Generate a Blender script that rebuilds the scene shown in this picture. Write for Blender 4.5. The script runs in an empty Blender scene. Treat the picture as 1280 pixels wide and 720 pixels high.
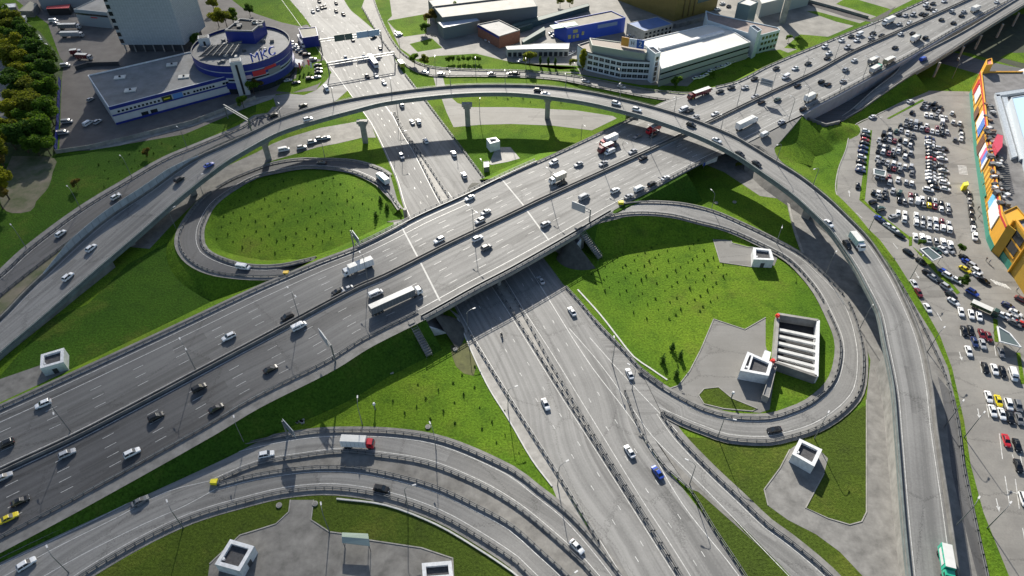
import bpy, bmesh, math, random
from mathutils import Vector, Matrix
from mathutils.geometry import tessellate_polygon
random.seed(7)
R_=math.radians
# ------------------------------------------------------------------ camera, light, exposure
H=160.0; FPX=853.0; PITCH=R_(43.5)
SUN_EL=R_(27); SUN_AZ=R_(6.5)      # sun ahead of the camera, a little to the left (west) of +Y
sc=bpy.context.scene
cam=bpy.data.cameras.new('camera'); camo=bpy.data.objects.new('camera',cam); sc.collection.objects.link(camo)
cam.sensor_width=36; cam.lens=FPX/1280*36; cam.clip_end=6000; cam.clip_start=1
camo.location=(0,0,H); camo.rotation_euler=(math.pi/2-PITCH,0,0); sc.camera=camo
w=bpy.data.worlds.new('World'); sc.world=w; w.use_nodes=True
nt=w.node_tree; bg=nt.nodes['Background']; sky=nt.nodes.new('ShaderNodeTexSky'); sky.sky_type='NISHITA'; sky.sun_disc=False
sky.sun_elevation=SUN_EL; sky.sun_rotation=-SUN_AZ; nt.links.new(sky.outputs[0],bg.inputs[0]); bg.inputs[1].default_value=0.072
sun=bpy.data.lights.new('sun','SUN'); sun.energy=5.0; sun.angle=R_(0.5); sun.color=(1,.94,.83)
suno=bpy.data.objects.new('sun',sun); sc.collection.objects.link(suno)
sd=Vector((-math.sin(SUN_AZ)*math.cos(SUN_EL),math.cos(SUN_AZ)*math.cos(SUN_EL),math.sin(SUN_EL)))
suno.rotation_euler=sd.to_track_quat('Z','Y').to_euler(); suno.location=sd*400
sc.view_settings.view_transform='Standard'; sc.view_settings.look='None'; sc.view_settings.gamma=1; sc.view_settings.exposure=0.85
# ------------------------------------------------------------------ a survey point from the drone's picture: pixel + known height -> place on the ground
_F=Vector((0,math.cos(PITCH),-math.sin(PITCH))); _U=Vector((0,math.sin(PITCH),math.cos(PITCH)))
def P(u,v,z=0.0):
    d=_F+Vector((1,0,0))*((u-640)/FPX)-_U*((v-360)/FPX); t=(z-H)/d.z; p=Vector((0,0,H))+d*t; p.z=z; return p
def PL(s,z=0.0): return [P(a[0],a[1],a[2] if len(a)>2 else z) for a in s]
def interp(x,tab):
    if x<=tab[0][0]: return tab[0][1]
    for (a,b),(c,d) in zip(tab,tab[1:]):
        if x<=c: return b+(d-b)*(x-a)/(c-a)
    return tab[-1][1]
# ------------------------------------------------------------------ materials
MATS={}
def mat(name,col,rough=.6,metal=0,noise=0,scale=1.0,col2=None,bump=0,spec=.5,stretch=None,coat=0,emit=0):
    if name in MATS: return MATS[name]
    m=bpy.data.materials.new(name); m.use_nodes=True; n=m.node_tree; b=n.nodes['Principled BSDF']
    b.inputs['Roughness'].default_value=rough; b.inputs['Metallic'].default_value=metal; b.inputs['Specular IOR Level'].default_value=spec
    b.inputs['Base Color'].default_value=(*col,1)
    if coat: b.inputs['Coat Weight'].default_value=coat; b.inputs['Coat Roughness'].default_value=.08
    if noise:
        geo=n.nodes.new('ShaderNodeNewGeometry'); tx=n.nodes.new('ShaderNodeTexNoise'); tx.inputs['Scale'].default_value=scale; tx.inputs['Detail'].default_value=6; tx.inputs['Roughness'].default_value=.65
        n.links.new(geo.outputs['Position'],tx.inputs['Vector'])
        r=n.nodes.new('ShaderNodeValToRGB'); c2=col2 or tuple(c*(1-noise) for c in col)
        r.color_ramp.elements[0].color=(*c2,1); r.color_ramp.elements[1].color=(*tuple(min(1,c*(1+noise*.5)) for c in col),1)
        r.color_ramp.elements[0].position=.32; r.color_ramp.elements[1].position=.68
        n.links.new(tx.outputs['Fac'],r.inputs['Fac']); n.links.new(r.outputs['Color'],b.inputs['Base Color'])
        if bump:
            bp=n.nodes.new('ShaderNodeBump'); bp.inputs['Strength'].default_value=bump; n.links.new(tx.outputs['Fac'],bp.inputs['Height']); n.links.new(bp.outputs['Normal'],b.inputs['Normal'])
    MATS[name]=m; return m
def nodes_of(m): return m.node_tree, m.node_tree.nodes['Principled BSDF']
def grass_mat(name,a,b_,c,patch=None,dots=.35):
    m=mat(name,a,rough=.9,spec=.04); n,b=nodes_of(m); L=n.links
    geo=n.nodes.new('ShaderNodeNewGeometry')
    def noise(s,d=5,r=.6):
        t=n.nodes.new('ShaderNodeTexNoise'); t.inputs['Scale'].default_value=s; t.inputs['Detail'].default_value=d; t.inputs['Roughness'].default_value=r; L.new(geo.outputs['Position'],t.inputs['Vector']); return t
    big=noise(.022,4,.6); mid=noise(.16,5,.65); fine=noise(1.5,5,.75)
    r1=n.nodes.new('ShaderNodeValToRGB'); r1.color_ramp.elements[0].color=(*a,1); r1.color_ramp.elements[1].color=(*b_,1); r1.color_ramp.elements[0].position=.38; r1.color_ramp.elements[1].position=.64
    L.new(big.outputs['Fac'],r1.inputs['Fac'])
    mx=n.nodes.new('ShaderNodeMix'); mx.data_type='RGBA'; mx.inputs[7].default_value=(*c,1); L.new(r1.outputs['Color'],mx.inputs[6])
    mr=n.nodes.new('ShaderNodeMapRange'); mr.inputs[1].default_value=.5; mr.inputs[2].default_value=.72; mr.inputs[4].default_value=.75; L.new(mid.outputs['Fac'],mr.inputs[0]); L.new(mr.outputs[0],mx.inputs[0])
    dry=noise(.045,5,.7); dr_=n.nodes.new('ShaderNodeMapRange'); dr_.inputs[1].default_value=.54; dr_.inputs[2].default_value=.74; dr_.inputs[4].default_value=.65; L.new(dry.outputs['Fac'],dr_.inputs[0])
    my=n.nodes.new('ShaderNodeMix'); my.data_type='RGBA'; my.inputs[7].default_value=(.135,.15,.03,1); L.new(mx.outputs[2],my.inputs[6]); L.new(dr_.outputs[0],my.inputs[0])
    m2=n.nodes.new('ShaderNodeMix'); m2.data_type='RGBA'; m2.blend_type='MULTIPLY'; m2.inputs[0].default_value=1; L.new(my.outputs[2],m2.inputs[6])
    r2=n.nodes.new('ShaderNodeValToRGB'); r2.color_ramp.elements[0].color=(dots,dots,dots,1); r2.color_ramp.elements[1].color=(1.25,1.25,1.2,1); r2.color_ramp.elements[0].position=.3; r2.color_ramp.elements[1].position=.62
    L.new(fine.outputs['Fac'],r2.inputs['Fac']); L.new(r2.outputs['Color'],m2.inputs[7]); L.new(m2.outputs[2],b.inputs['Base Color'])
    bp=n.nodes.new('ShaderNodeBump'); bp.inputs['Strength'].default_value=.55; bp.inputs['Distance'].default_value=.5; L.new(fine.outputs['Fac'],bp.inputs['Height']); L.new(bp.outputs['Normal'],b.inputs['Normal'])
    return m
def road_mat(name,a,b_,rough=.74,spec=.42,streak=.58,fade=None):
    m=mat(name,a,rough=rough,spec=spec); n,b=nodes_of(m); L=n.links
    uv=n.nodes.new('ShaderNodeUVMap'); mp=n.nodes.new('ShaderNodeMapping'); mp.inputs['Scale'].default_value=(.005,.62,1); L.new(uv.outputs[0],mp.inputs[0])
    st=n.nodes.new('ShaderNodeTexNoise'); st.inputs['Scale'].default_value=1; st.inputs['Detail'].default_value=5; st.inputs['Roughness'].default_value=.6; L.new(mp.outputs[0],st.inputs['Vector'])
    geo=n.nodes.new('ShaderNodeNewGeometry'); nz=n.nodes.new('ShaderNodeTexNoise'); nz.inputs['Scale'].default_value=.05; nz.inputs['Detail'].default_value=7; nz.inputs['Roughness'].default_value=.7; L.new(geo.outputs['Position'],nz.inputs['Vector'])
    f=n.nodes.new('ShaderNodeTexNoise'); f.inputs['Scale'].default_value=2.2; f.inputs['Detail'].default_value=3; L.new(geo.outputs['Position'],f.inputs['Vector'])
    a1=n.nodes.new('ShaderNodeMath'); a1.operation='MULTIPLY'; a1.inputs[1].default_value=streak; L.new(st.outputs['Fac'],a1.inputs[0])
    a2=n.nodes.new('ShaderNodeMath'); a2.operation='MULTIPLY_ADD'; a2.inputs[1].default_value=.85-streak; L.new(nz.outputs['Fac'],a2.inputs[0]); L.new(a1.outputs[0],a2.inputs[2])
    a3=n.nodes.new('ShaderNodeMath'); a3.operation='MULTIPLY_ADD'; a3.inputs[1].default_value=.15; L.new(f.outputs['Fac'],a3.inputs[0]); L.new(a2.outputs[0],a3.inputs[2])
    r=n.nodes.new('ShaderNodeValToRGB'); r.color_ramp.elements[0].color=(*a,1); r.color_ramp.elements[1].color=(*b_,1); r.color_ramp.elements[0].position=.40; r.color_ramp.elements[1].position=.60
    L.new(a3.outputs[0],r.inputs['Fac'])
    # sealed cracks and repair patches
    vo=n.nodes.new('ShaderNodeTexVoronoi'); vo.feature='DISTANCE_TO_EDGE'; vo.inputs['Scale'].default_value=1; mp2=n.nodes.new('ShaderNodeMapping'); mp2.inputs['Scale'].default_value=(.035,.09,1); L.new(uv.outputs[0],mp2.inputs[0])
    ds=n.nodes.new('ShaderNodeMix'); ds.data_type='RGBA'; ds.inputs[0].default_value=.12; L.new(mp2.outputs[0],ds.inputs[6]); L.new(f.outputs['Color'],ds.inputs[7]); L.new(ds.outputs[2],vo.inputs['Vector'])
    cr=n.nodes.new('ShaderNodeMapRange'); cr.inputs[1].default_value=.0; cr.inputs[2].default_value=.012; cr.inputs[3].default_value=.62; cr.inputs[4].default_value=1; L.new(vo.outputs['Distance'],cr.inputs[0])
    v2=n.nodes.new('ShaderNodeTexVoronoi'); v2.distance='CHEBYCHEV'; v2.inputs['Scale'].default_value=1; mp3=n.nodes.new('ShaderNodeMapping'); mp3.inputs['Scale'].default_value=(.03,.27,1); L.new(uv.outputs[0],mp3.inputs[0]); L.new(mp3.outputs[0],v2.inputs['Vector'])
    sp=n.nodes.new('ShaderNodeSeparateColor'); L.new(v2.outputs['Color'],sp.inputs[0]); pr_=n.nodes.new('ShaderNodeMapRange'); pr_.inputs[1].default_value=.9; pr_.inputs[2].default_value=.92; pr_.inputs[3].default_value=1; pr_.inputs[4].default_value=.78; L.new(sp.outputs[0],pr_.inputs[0])
    mm=n.nodes.new('ShaderNodeMath'); mm.operation='MULTIPLY'; L.new(cr.outputs[0],mm.inputs[0]); L.new(pr_.outputs[0],mm.inputs[1])
    mc_=n.nodes.new('ShaderNodeMix'); mc_.data_type='RGBA'; mc_.blend_type='MULTIPLY'; mc_.inputs[0].default_value=1
    src=r.outputs['Color']
    if fade:   # paler asphalt further along the road (distance along the road in metres)
        s0,s1,a2,b2=fade; r9=n.nodes.new('ShaderNodeValToRGB'); r9.color_ramp.elements[0].color=(*a2,1); r9.color_ramp.elements[1].color=(*b2,1); r9.color_ramp.elements[0].position=.40; r9.color_ramp.elements[1].position=.60; L.new(a3.outputs[0],r9.inputs['Fac'])
        sp9=n.nodes.new('ShaderNodeSeparateXYZ'); L.new(uv.outputs[0],sp9.inputs[0]); m9=n.nodes.new('ShaderNodeMapRange'); m9.inputs[1].default_value=s0; m9.inputs[2].default_value=s1; L.new(sp9.outputs[0],m9.inputs[0])
        x9=n.nodes.new('ShaderNodeMix'); x9.data_type='RGBA'; L.new(m9.outputs[0],x9.inputs[0]); L.new(src,x9.inputs[6]); L.new(r9.outputs['Color'],x9.inputs[7]); src=x9.outputs[2]
    L.new(src,mc_.inputs[6]); L.new(mm.outputs[0],mc_.inputs[7]); L.new(mc_.outputs[2],b.inputs['Base Color'])
    return m
GRASS=grass_mat('grass_green',(.076,.155,.014),(.140,.225,.020),(.045,.098,.012),dots=.42)
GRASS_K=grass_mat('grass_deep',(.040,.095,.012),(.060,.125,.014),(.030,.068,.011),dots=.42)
GRASS_D=grass_mat('grass_olive',(.055,.085,.015),(.072,.108,.015),(.042,.060,.015),dots=.5)
ASPH=road_mat('asphalt_grey',(.140,.139,.136),(.265,.262,.254))
ASPH_SHADE=road_mat('asphalt_trench_shade',(.046,.047,.050),(.088,.089,.094))
ASPH_M=road_mat('asphalt_middle',(.078,.078,.079),(.140,.140,.139))
ASPH_D=road_mat('asphalt_dark',(.07,.071,.075),(.115,.116,.12))
ASPH_L=road_mat('asphalt_warm',(.15,.145,.135),(.20,.195,.185),streak=.2)
LOT=road_mat('asphalt_car_park',(.17,.163,.152),(.25,.24,.22),streak=.1)
CONC=mat('concrete_pale',(.30,.29,.27),.7,noise=.35,scale=.35)
CONC_D=mat('concrete_weathered',(.20,.195,.185),.75,noise=.4,scale=.3)
CONC_B=mat('concrete_brown',(.185,.178,.165),.75,noise=.45,scale=.25)
PAINT=mat('paint_white_worn',(.62,.62,.60),.5,noise=.45,scale=1.3)
WHITE=mat('wall_white',(.70,.71,.72),.55,noise=.22,scale=.9)
RAIL=mat('galvanised_steel',(.20,.205,.21),.6,metal=.15,noise=.2,scale=.5,spec=.3)
RAIL_D=mat('steel_dark',(.09,.095,.10),.5,metal=.4)
FASCIA=mat('fascia_greygreen',(.17,.20,.20),.6,noise=.3,scale=.4)
DARK=mat('dark_void',(.02,.02,.022),.8)
DIRT=mat('bare_earth',(.165,.14,.105),.9,noise=.4,scale=.14,col2=(.055,.085,.022))
CURB=mat('kerb_white',(.50,.50,.48),.7,noise=.2,scale=.8)
GLASS=mat('window_dark',(.02,.025,.03),.12,spec=.8)
TYRE=mat('tyre_black',(.012,.012,.012),.8)
ORANGE=mat('facade_orange',(.72,.36,.03),.5,noise=.1,scale=.3)
ORANGE_D=mat('facade_ochre',(.42,.25,.02),.5,noise=.12,scale=.3)
GREENP=mat('facade_green',(.03,.22,.16),.5)
REDP=mat('panel_red',(.5,.03,.04),.5)
BLUE=mat('panel_blue',(.014,.028,.22),.4,noise=.1,scale=.3)
BLUE2=mat('panel_bright_blue',(.02,.07,.42),.45)
BLUE_R=mat('roof_blue',(.07,.15,.36),.45,noise=.2,scale=.3)
ROOFG=mat('roof_grey',(.20,.205,.21),.7,noise=.35,scale=.15)
ROOFW=mat('roof_white',(.62,.60,.55),.6,noise=.12,scale=.12)
BRICK=mat('brick_red',(.28,.12,.075),.85,noise=.3,scale=1.2)
GREENR=mat('roof_green',(.04,.20,.15),.5)
YEL=mat('yellow_plastic',(.75,.65,.02),.5)
YELO=mat('yellow_warm',(.75,.48,.02),.5)
LTBLUE=mat('roof_skylight_blue',(.50,.68,.80),.4)
# ------------------------------------------------------------------ object helpers
col=sc.collection
def tag(o,label=None,cat=None,group=None,kind=None):
    if label: o['label']=label
    if cat: o['category']=cat
    if group: o['group']=group
    if kind: o['kind']=kind
    return o
def empty(name,loc,rz=0):
    o=bpy.data.objects.new(name,None); col.objects.link(o); o.location=loc; o.rotation_euler=(0,0,rz); o.empty_display_size=.5; return o
class MB:
    def __init__(s): s.v=[]; s.f=[]; s.m=[]; s.uv={}
    def add(s,vs,fs,m=0):
        k=len(s.v); s.v+= [tuple(x) for x in vs]; s.f+=[tuple(i+k for i in f) for f in fs]; s.m+=[m]*len(fs)
    def box(s,c,d,rz=0,m=0,top=1.0):
        x,y,z=d[0]/2,d[1]/2,d[2]/2; co,si=math.cos(rz),math.sin(rz); vs=[]
        for sz in (-1,1):
            k=top if sz>0 else 1
            for sx,sy in ((-1,-1),(1,-1),(1,1),(-1,1)):
                a,b=sx*x*k,sy*y*k; vs.append((c[0]+a*co-b*si,c[1]+a*si+b*co,c[2]+sz*z))
        s.add(vs,[(3,2,1,0),(4,5,6,7),(0,1,5,4),(1,2,6,5),(2,3,7,6),(3,0,4,7)],m)
    def prism(s,poly,z0,z1,m=0,mtop=None,bottom=True):
        n=len(poly); a=sum(poly[i][0]*poly[(i+1)%n][1]-poly[(i+1)%n][0]*poly[i][1] for i in range(n))
        if a<0: poly=poly[::-1]
        vs=[(p[0],p[1],z0) for p in poly]+[(p[0],p[1],z1) for p in poly]
        s.add(vs,[(i,(i+1)%n,n+(i+1)%n,n+i) for i in range(n)],m)
        tr=tessellate_polygon([[Vector((p[0],p[1],0)) for p in poly]])
        k=len(s.v)-2*n
        for t in tr:
            t=tuple(t); A,B,C=[poly[i] for i in t]
            if (B[0]-A[0])*(C[1]-A[1])-(B[1]-A[1])*(C[0]-A[0])<0: t=t[::-1]
            s.f.append(tuple(k+n+i for i in t)); s.m.append(m if mtop is None else mtop)
            if bottom: s.f.append(tuple(k+i for i in t[::-1])); s.m.append(m)
    def tube(s,pts,r,n=6,m=0):
        pts=[Vector(p) for p in pts]; rs=r if isinstance(r,(list,tuple)) else [r]*len(pts); rings=[]
        for i,p in enumerate(pts):
            d=(pts[min(i+1,len(pts)-1)]-pts[max(i-1,0)]).normalized(); q=d.to_track_quat('Z','Y')
            rings.append([p+q@Vector((rs[i]*math.cos(2*math.pi*k/n),rs[i]*math.sin(2*math.pi*k/n),0)) for k in range(n)])
        vs=[v for r_ in rings for v in r_]; fs=[]
        for i in range(len(pts)-1):
            for k in range(n): fs.append((i*n+k,i*n+(k+1)%n,(i+1)*n+(k+1)%n,(i+1)*n+k))
        fs.append(tuple(range(n))[::-1]); fs.append(tuple((len(pts)-1)*n+k for k in range(n))); s.add(vs,fs,m)
    def quad(s,a,b,c,d,m=0): s.add([a,b,c,d],[(0,1,2,3)],m)
    def build(s,name,mats,parent=None,smooth=False,origin=None):
        me=bpy.data.meshes.new(name); vs=s.v
        if origin is not None: vs=[(a-origin[0],b-origin[1],c-origin[2]) for a,b,c in vs]
        me.from_pydata(vs,[],s.f); mats=mats if isinstance(mats,(list,tuple)) else [mats]
        for m in mats: me.materials.append(m)
        if len(mats)>1: me.polygons.foreach_set('material_index',s.m)
        if smooth: me.polygons.foreach_set('use_smooth',[True]*len(me.polygons))
        me.update(); o=bpy.data.objects.new(name,me); col.objects.link(o)
        if origin is not None: o.location=origin
        if parent:
            o.parent=parent
            if origin is not None: o.location=(0,0,0)
        return o
def dup(root,loc,rz,sc_=None):
    c=root.copy(); col.objects.link(c); c.location=loc; c.rotation_euler=(0,0,rz)
    if sc_: c.scale=(sc_,)*3
    for ch in root.children:
        d=ch.copy(); col.objects.link(d); d.parent=c
        for g in ch.children:
            e=g.copy(); col.objects.link(e); e.parent=d
    return c
def catmull(pts,step=3.0):
    out=[]; n=len(pts)
    for i in range(n-1):
        p0=pts[max(i-1,0)]; p1=pts[i]; p2=pts[i+1]; p3=pts[min(i+2,n-1)]
        l=(p2-p1).length; k=max(1,int(l/step))
        # centripetal-ish tangents limited by the chord
        t1=(p2-p0); t2=(p3-p1)
        t1=t1.normalized()*l if t1.length>1e-6 else p2-p1; t2=t2.normalized()*l if t2.length>1e-6 else p2-p1
        for j in range(k):
            t=j/k; a=2*t**3-3*t**2+1; b=t**3-2*t**2+t; c=-2*t**3+3*t**2; d=t**3-t**2
            out.append(p1*a+t1*b+p2*c+t2*d)
    out.append(pts[-1].copy()); return out
def pair(L,R):
    out=[]; j=0; n=len(R)
    for i,p in enumerate(L):
        best=(1e9,None,0)
        for k in range(max(0,j-2),min(n-1,j+60)):
            a,b=R[k],R[k+1]; ab=b-a; q=max(0,min(1,((p-a).xy.dot(ab.xy))/max(1e-9,ab.xy.length_squared))); c=a+ab*q; d=(c-p).xy.length
            if d<best[0]-1e-6: best=(d,c,k)
        j=max(j,best[2]); out.append(best[1])
    out[0]=R[0].copy(); out[-1]=R[-1].copy(); return out
def lerpline(L,Rr,f): return [a.lerp(b,f) for a,b in zip(L,Rr)]
def inset(L,Rr,d): return [a+(b-a).normalized()*d for a,b in zip(L,Rr)]
def normals2(pts):
    out=[]
    for i in range(len(pts)):
        t=(pts[min(i+1,len(pts)-1)]-pts[max(i-1,0)]); t.z=0; t=t.normalized() if t.length>1e-9 else Vector((1,0,0)); out.append(Vector((-t.y,t.x,0)))
    return out
def offset(pts,d): return [p+n*d for p,n in zip(pts,normals2(pts))]
def resample(pts,step):
    out=[pts[0].copy()]; acc=0
    for a,b in zip(pts,pts[1:]):
        l=(b-a).length
        while acc+l>=step and l>1e-6:
            t=(step-acc)/l; a=a.lerp(b,t); out.append(a.copy()); l=(b-a).length; acc=0
        acc+=l
    return out
def ribbon(name,L,Rr,m,lift=0.0,parent=None,depth=0,sidem=None):
    """road surface between two edge lines, with uv in metres along / across"""
    v=[];f=[];uv=[];s=0;mi=[]
    mats=[m]+([sidem] if sidem else [])
    for i,(a,b) in enumerate(zip(L,Rr)):
        if i: s+=((a+b)/2-(L[i-1]+Rr[i-1])/2).length
        v+=[(a.x,a.y,a.z+lift),(b.x,b.y,b.z+lift)]; uv.append((s,(a-b).length))
    for i in range(len(L)-1): f.append((2*i+1,2*i+3,2*i+2,2*i)); mi.append(0)
    n=len(v)
    if depth:
        for a,b in zip(L,Rr): v+=[(a.x,a.y,a.z+lift-depth),(b.x,b.y,b.z+lift-depth)]
        for i in range(len(L)-1):
            f+=[(n+2*i,n+2*i+2,n+2*i+3,n+2*i+1),(2*i,2*i+2,n+2*i+2,n+2*i),(2*i+3,2*i+1,n+2*i+1,n+2*i+3)]; mi+=[1,1,1]
    me=bpy.data.meshes.new(name); me.from_pydata(v,[],f); me.update()
    for x in mats: me.materials.append(x)
    me.polygons.foreach_set('material_index',mi)
    ul=me.uv_layers.new(name='UVMap')
    for p in me.polygons:
        for li,vi in zip(p.loop_indices,p.vertices):
            k=(vi%n)//2; ul.data[li].uv=(uv[k][0],0 if vi%2 else uv[k][1])
    o=bpy.data.objects.new(name,me); col.objects.link(o)
    if parent: o.parent=parent
    return o
def flat(name,pxs,m,z=0.03,smooth=False,kind='structure',z0=0):
    pts=PL(pxs,z0)
    if smooth: pts=catmull(pts+[pts[0]],3)[:-1]
    v=[(p.x,p.y,z+z0) for p in pts]; tr=tessellate_polygon([[Vector((a,b,0)) for a,b,c in v]]); fs=[]
    for t in tr:
        A,B,C=[v[i] for i in t]; fs.append(tuple(t) if (B[0]-A[0])*(C[1]-A[1])-(B[1]-A[1])*(C[0]-A[0])>0 else tuple(t)[::-1])
    me=bpy.data.meshes.new(name); me.from_pydata(v,[],fs); me.materials.append(m)
    ul=me.uv_layers.new(name='UVMap')
    for p in me.polygons:
        for li,vi in zip(p.loop_indices,p.vertices): ul.data[li].uv=(v[vi][0],v[vi][1])
    o=bpy.data.objects.new(name,me); col.objects.link(o); tag(o,kind=kind); return o
MARK=MB()
def line(pts,w=.18,lift=.05,dash=None,mb=None):
    mb=mb or MARK; pts=resample(pts,1.5) if dash else pts
    if dash:
        on,off=dash; k=0; per=on+off; s=0
        segs=[]; cur=[]
        for i,p in enumerate(pts):
            if (i*1.5)%per<on: cur.append(p)
            else:
                if len(cur)>1: segs.append(cur)
                cur=[]
        if len(cur)>1: segs.append(cur)
    else: segs=[pts]
    for sg in segs:
        n=normals2(sg)
        for i in range(len(sg)-1):
            a,b=sg[i],sg[i+1]; u=Vector((0,0,lift))
            mb.quad(a-n[i]*w/2+u,b-n[i+1]*w/2+u,b+n[i+1]*w/2+u,a+n[i]*w/2+u)
def wallstrip(mb,pts,w,z0,z1,m=0):
    """solid wall following a line; z relative to the line"""
    n=normals2(pts); A=[p-q*w/2 for p,q in zip(pts,n)]; B=[p+q*w/2 for p,q in zip(pts,n)]
    vs=[]
    for a,b in zip(A,B): vs+=[(a.x,a.y,a.z+z0),(b.x,b.y,b.z+z0),(b.x,b.y,b.z+z1),(a.x,a.y,a.z+z1)]
    fs=[]
    for i in range(len(pts)-1):
        k=4*i
        fs+=[(k+3,k+7,k+4,k),(k+1,k+5,k+6,k+2),(k+2,k+6,k+7,k+3),(k,k+4,k+5,k+1)]
    e=4*(len(pts)-1); fs+=[(0,1,2,3),(e+3,e+2,e+1,e)]; mb.add(vs,fs,m)
_post=None
def guardrail(pts,label,spacing=2.6,group='steel guardrails along the roads',posts=True,h=.75,double=True,dark=False):
    global _post
    pts=[p.copy() for p in pts]; o0=pts[0].copy(); root=empty('guardrail',o0); tag(root,label,'guardrail',group)
    loc=[p-o0 for p in pts]
    mb=MB(); wallstrip(mb,loc,.10,h-.30,h)
    if double: wallstrip(mb,offset(loc,.45),.10,h-.30,h)
    mb.build('rail',RAIL_D if dark else RAIL,root)
    if not posts: return root
    if _post is None:
        pm=MB(); pm.box((0,0,.42),(.12,.5,.9)); _post=pm.build('post',RAIL_D,root); first=True
    else: first=False
    rs=resample(loc,spacing)
    if len(rs)>98: rs=resample(loc,(spacing*len(rs)/96))
    ns=normals2(rs)
    for i,(p,n) in enumerate(zip(rs,ns)):
        if first: o=_post; first=False
        else: o=_post.copy(); col.objects.link(o); o.parent=root
        o.location=p+n*(.22 if double else 0); o.rotation_euler=(0,0,math.atan2(n.y,n.x)-math.pi/2)
    return root
def skirt(name,E,out,m,verge=1.2,slope=1.7,zmin=.25,skip=None):
    """grass or earth bank from a raised road edge E down to the ground; out=+1/-1 side"""
    ns=normals2(E); segs=[];cur=[]
    for i,p in enumerate(E):
        if p.z<zmin or (skip and skip(i,p)):
            if len(cur)>1: segs.append(cur)
            cur=[]
        else: cur.append(i)
    if len(cur)>1: segs.append(cur)
    mb=MB()
    for sg in segs:
        vs=[];
        for i in sg:
            p,n=E[i],ns[i]*out; z=p.z
            a=p; b=p+n*verge; rows=[(a.x,a.y,z-.03),(b.x,b.y,z-.08)]
            K=4
            for k in range(1,K+1):
                q=b+n*(slope*z*k/K); rows.append((q.x,q.y,(z-.08)*(1-k/K)-(.05 if k==K else 0)))
            vs+=rows
        fs=[]; w_=6
        for i in range(len(sg)-1):
            for k in range(w_-1):
                q=(i*w_+k,i*w_+k+1,(i+1)*w_+k+1,(i+1)*w_+k); fs.append(q if out<0 else q[::-1])
        mb.add(vs,fs)
    if not mb.v: return None
    o=mb.build(name,m); tag(o,kind='structure'); return o
# ================================================================== GROUND
g=MB(); g.add([(-3500,-600,0),(3500,-600,0),(3500,6000,0),(-3500,6000,0)],[(0,1,2,3)]); tag(g.build('ground',GRASS),kind='structure')
# duller and deeper grass areas
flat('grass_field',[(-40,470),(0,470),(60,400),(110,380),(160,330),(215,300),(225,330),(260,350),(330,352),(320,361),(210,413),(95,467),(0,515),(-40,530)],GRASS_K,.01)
flat('grass_field',[(-80,380),(0,342),(34,309),(101,259),(165,220),(207,196),(250,178),(320,140),(320,122),(230,158),(112,190),(60,196),(0,200),(-80,220)],GRASS_K,.01)
flat('grass_field',[(100,730),(225,660),(320,628),(400,618),(480,626),(560,655),(640,706),(655,735)],GRASS_D,.01)
flat('grass_field',[(846,545),(880,548),(960,555),(1030,535),(1085,505),(1086,640),(1080,665),(1050,690),(1090,730),(1040,730),(960,660),(900,600)],GRASS_D,.01)
flat('grass_field',[(858,600),(905,632),(960,690),(1000,740),(930,740),(880,650)],GRASS_D,.012)
# ================================================================== MAIN HIGHWAY
ZT=[(-400,.8),(-150,1.5),(0,2.8),(200,5.0),(350,6.2),(480,6.6),(700,6.9),(1000,7.4),(1200,8),(1500,9),(1900,10)]
def zMH(u,v): return interp(u-.53*(v-300),ZT)
def EL(pxs,zf=None,step=3.0): return catmull([P(a[0],a[1],(a[2] if len(a)>2 else (zf(a[0],a[1]) if zf else 0.0))) for a in pxs],step)
MN=EL([(-130,565),(-60,535),(0,509),(95,466),(210,413),(320,361),(362,343),(400,327),(440,312),(480,293),(524,270),(580,245),(640,216),(690,194),(735,173),(790,147),(830,127),(880,112),(920,102),(960,82),(1035,51),(1120,16),(1160,-2),(1260,-48)],zMH)
MS=EL([(-130,760),(-60,716),(0,685),(100,632),(265,540),(320,507),(415,459),(460,431),(529,396),(594,360),(640,336),(714,294),(776,258),(806,243),(870,209),(935,178),(985,152),(1002,144),(1016,135),(1047,119),(1101,90),(1139,70),(1201,34),(1266,0),(1360,-48)],zMH)
MM=EL([(-130,655),(-60,620),(0,590),(107.5,539.5),(320,427.5),(447,360),(480,346),(560,306),(640,268),(675,251),(800,194),(885,154),(960,118),(1020,90),(1062,67),(1120,41),(1210,0),(1310,-48)],zMH)
MNp=pair(MM,MN); MSp=pair(MM,MS)
kN=min(range(len(MM)),key=lambda k:(MM[k].xy-P(524,324,6.7).xy).length)
sJ=sum((MM[k+1]-MM[k]).length for k in range(kN))
for a_,b_,nm_,c1,c2 in ((MNp,MM,'asphalt_far_side',(.085,.085,.086),(.15,.15,.149)),(MM,MSp,'asphalt_near_side',(.050,.051,.054),(.096,.097,.101))):
    tag(ribbon('road_surface',a_,b_,road_mat(nm_,c1,c2,fade=(sJ-95,sJ+25,(.140,.139,.136),(.265,.262,.254))),.06),kind='structure')
def px_u(p):  # where along the highway (used only to know which stretch is bridge)
    return p.x
# bridge stretch by world x
XB0N,XB1N=P(511,272,6.6).x,P(618,225,6.7).x
XB0S,XB1S=P(535,395,6.6).x,P(712,296,6.8).x
skirt('embankment',MN,+1,GRASS,1.0,1.7,skip=lambda i,p: XB0N<p.x<XB1N or p.x>P(700,190,7).x)
skirt('embankment',MS,-1,GRASS_K,1.4,1.3,skip=lambda i,p: XB0S<p.x<XB1S+1 or p.x>P(860,214,7).x)  # rough bank grass, darkened further so its colour carries the slope's shade
# north-east stretch north side : low retaining bank
skirt('embankment',[p for p in MN if p.x>P(700,190,7).x],+1,GRASS,.8,1.1,skip=lambda i,p: P(815,130,7).x<p.x<P(884,112,7).x)
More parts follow.
